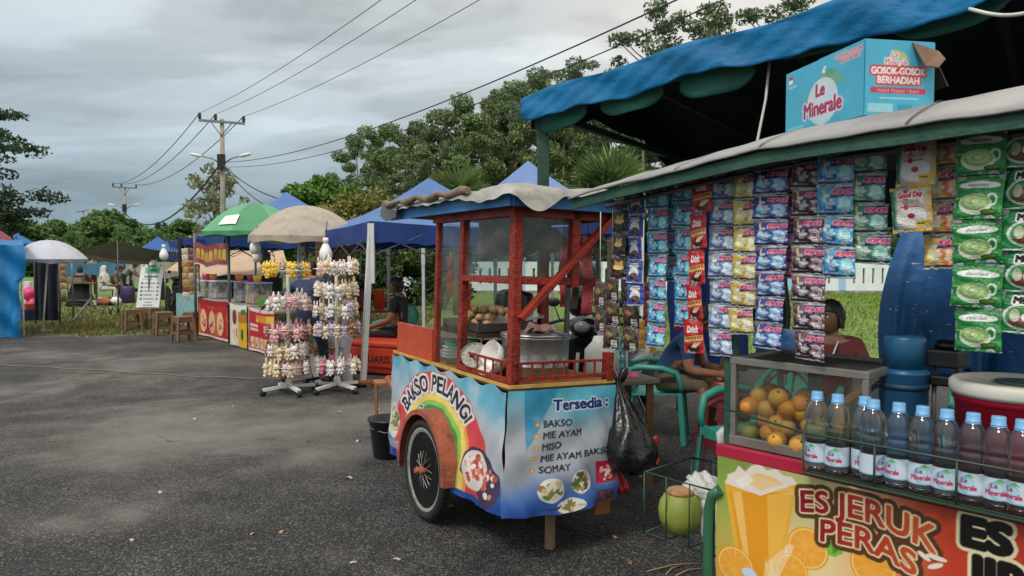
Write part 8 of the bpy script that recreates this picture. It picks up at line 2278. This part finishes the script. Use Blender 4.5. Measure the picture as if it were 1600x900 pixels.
def hijab(root, W, HR, c, m, drop=.34):
    mb = MB(); n, k = 26, 16; vs = []
    c = Vector(c)
    for i in range(k + 1):
        f = i / k
        for j in range(n):
            th = 2 * math.pi * j / n; y = math.sin(th)
            if f < .4: ph = f / .4 * 1.75; r = math.sin(min(ph, 1.57)) ; z = .135 * math.cos(min(ph, 1.75)); rx_, ry_ = .098 * r, .122 * r
            else: q = (f - .4) / .6; z = -.024 - drop * q; rx_, ry_ = .098 + .13 * q ** 1.2, .118 + .06 * q
            cut = 0.0
            if y > .55 and .2 < f < .62: ry_ *= .55
            vs.append(W(tuple(c + Vector((rx_ * math.cos(th) * (1 + .04 * math.sin(th * 9 + f * 6)), ry_ * y - .012, z)))))
    mb.add(vs, [(i * n + j, (i + 1) * n + j, (i + 1) * n + (j + 1) % n, i * n + (j + 1) % n) for i in range(k) for j in range(n)], 0, True)
    mb.build('hijab', m, root, solid=.004)
J = sit(.05)
r_, W_a, H_ = person('woman in a brown head cloth sitting behind the ice bucket at the right edge', (2.62, 3.75, .02), rad(200), J, (GREYT, JEANS, SKIN, SHOE), 1.5, 'long', RZ(.3), None); hijab(r_, W_a, H_, J['head'], BROWNH)
# people on the grass at the left
def far(label, px, py, rz, J, mats, **kw):
    p = G(px, py); return person(label, (p.x, p.y, 0), rz, J, mats, sub=1, **kw)
BLKR = M('black_robe', (30, 30, 33), .9, .2)
JS = sit(.08); r_, w_, h_ = far('woman in a white head cloth and white dress sitting on the grass', 157, 474, rad(-60), JS, (WHT, WHT, SKIN, SHOE), sleeve=1.5, hair=None, fat=1.15); hijab(r_, w_, h_, JS['head'], WHT, .4)
JS = sit(.2); far('man in a grey shirt bending forward beside the woman in white', 172, 472, rad(-80), JS, (M('olive_grey_shirt', (96, 92, 84), .85, .2), BLKR, SKIN, SHOE), sleeve=.6, headR=RX(-.5))
far('man standing in a pale grey shirt behind the woman in white', 145, 462, rad(-110), stand(), (GREYT, MART, SKIN, SHOE), sleeve=.6)
JS = sit(.02); r_, w_, h_ = far('person in a long black robe seen from behind on the grass', 126, 478, rad(20), JS, (BLKR, BLKR, SKIN2, BLKR), sleeve=1.5, fat=1.35, hair='short')
mb = MB(); n = 28; p = G(126, 478); vs = []
for i in range(13):
    f = i / 12
    for j in range(n):
        a = 2 * math.pi * j / n; q = 1 + .06 * math.sin(a * 8 + f * 3) * f
        vs.append((p.x + (.19 + .22 * f) * math.cos(a) * q, p.y + (.16 + .24 * f) * math.sin(a) * q, .98 - .96 * f))
mb.add(vs, [(i * n + j, i * n + (j + 1) % n, (i + 1) * n + (j + 1) % n, (i + 1) * n + j)[::-1] for i in range(12) for j in range(n)], 0, True); mb.build('robe', BLKR, r_, solid=.006)
far('man with dark hair bending at the scooter near the white banner', 193, 470, rad(-70), stand(chest=(0, .22, 1.12), neck=(0, .34, 1.22), head=(0, .42, 1.30), waist=(0, .1, 1.0), shL=(-.18, .26, 1.18), shR=(.18, .26, 1.18), elL=(-.22, .4, .95), elR=(.22, .4, .95), wrL=(-.15, .56, .85), wrR=(.15, .56, .85)), (GREYT, JEANS, SKIN2, SHOE), sleeve=.6, headR=RX(-.6))
# red beaded strips hung behind the cart
BRED = M('beaded_red', (140, 40, 44), .6, .7, 45, .5, 60); BBLK = M('woven_black', (38, 30, 32), .8, .6, 45, .5, 60)
for i, (px, y0_, y1_, Y, w, m) in enumerate([(880, 372, 480, 6.9, .07, BRED), (898, 372, 482, 6.8, .06, BBLK), (918, 370, 490, 6.7, .10, BRED), (934, 372, 470, 7.0, .05, BBLK)]):
    a, b = V(px, y0_, Y), V(px, y1_, Y); L = a.z - b.z; rr = random.Random(i)
    root = thing('beaded_strip', ['red woven strip hung behind the cart, leftmost', 'black woven strip hung between the two red ones', 'wide red and black woven strip behind the cart', 'thin black woven strip nearest the coffee sachets'][i], 'woven strip', b[:], 'woven strips hung behind the cart')
    mb = MB(); mb.slab(lambda u, v: a + Vector(((u - .5) * w + .01 * math.sin(v * 9 + i), .02 * math.sin(v * 14 + i * 2), -L * v)), 4, 26, (0, .012, 0)); mb.build('strip', m, root)
    mb = MB(); mb.tube([a, a + Vector((.01, 0, .12))], .004, 5); mb.build('cord', WIRE, root)
# helmets and black things under the tent behind the cart
for i, (px, py, Y, r) in enumerate([(905, 470, 7.3, .14), (918, 430, 7.6, .13)]):
    p = V(px, py, Y); mb = MB(); mb.ball(p, (r, r, r * 1.1), n=16, m=12, jit=.05); mb.tube([p + Vector((0, 0, r)), Vector((p.x, p.y, 2.3))], .004, 5); tag(mb.build('hanging_bag', BAGB), ['black bag hanging behind the cart beside the woven strips, lower one', 'black bag hanging behind the cart, upper one'][i], 'bag', 'black bags hanging behind the cart')
# ------------------------------------------------------------------ cord and litter on the asphalt
pts = [G(px, py, .008) for px, py in ((-60, 566), (40, 572), (130, 577), (220, 583), (320, 589), (400, 591), (470, 593), (520, 596), (580, 598))]
fine = []
for i in range(len(pts) - 1):
    for k in range(6):
        q = pts[i].lerp(pts[i + 1], k / 6); fine.append(q + Vector((0, .03 * math.sin(i * 6 + k * 1.1) + .012 * math.sin(k * 2.3 + i), 0)))
mb = MB(); mb.tube(fine, .008, 6); tag(mb.build('rope', M('brown_cord', (126, 106, 92), .8, .2)), 'long brown cord lying across the asphalt', 'rope')
LIT = [M('litter_white', (176, 172, 164), .8, .2), M('litter_tan', (170, 130, 90), .8, .3), M('dry_leaf', (120, 94, 50), .85, .3)]
LP = [(305, 655, 0), (330, 651, 0), (545, 748, 0), (805, 705, 1), (705, 792, 0), (440, 832, 1), (590, 640, 0), (365, 635, 0), (180, 640, 1), (205, 845, 0), (620, 875, 0), (552, 880, 0), (480, 690, 2), (395, 835, 1), (105, 765, 2), (530, 645, 0), (700, 850, 2), (960, 840, 1), (940, 825, 2), (1000, 745, 0), (560, 690, 0), (350, 560, 0), (445, 565, 0), (80, 690, 2), (250, 770, 0), (640, 770, 1), (985, 880, 2)]
for i, (px, py, k) in enumerate(LP):
    p = G(px, py); rr = random.Random(i); s = rr.uniform(.007, .016); a = rr.uniform(0, 6.28)
    mb = MB(); mb.slab(lambda u, v: p + Vector((math.cos(a) * (u - .5) * s * 3.2 - math.sin(a) * (v - .5) * s * 1.6, math.sin(a) * (u - .5) * s * 3.2 + math.cos(a) * (v - .5) * s * 1.6, .003 + s * .5 * math.sin(math.pi * u) * (1 + .5 * math.sin(v * 6 + i)))), 4, 3, (0, 0, .002))
    tag(mb.build('litter_scrap', LIT[k]), ['scrap of white litter on the open asphalt', 'tan scrap of litter on the open asphalt', 'dry leaf lying on the open asphalt'][k], 'litter' if k < 2 else 'leaf', ['white scraps on the asphalt', 'tan scraps on the asphalt', 'dry leaves on the asphalt'][k])
mb = MB()
for (px0, py0, px1, py1) in ((1010, 893, 1090, 880), (1040, 898, 1062, 884), (1055, 900, 1096, 888)):
    a, b = G(px0, py0, .006), G(px1, py1, .006); mb.tube([a, a.lerp(b, .5) + Vector((0, .01, .008)), b], .004, 5)
tag(mb.build('twig', M('dry_twig', (150, 124, 92), .85, .3)), 'dry twig lying on the asphalt before the juice stall', 'twig')
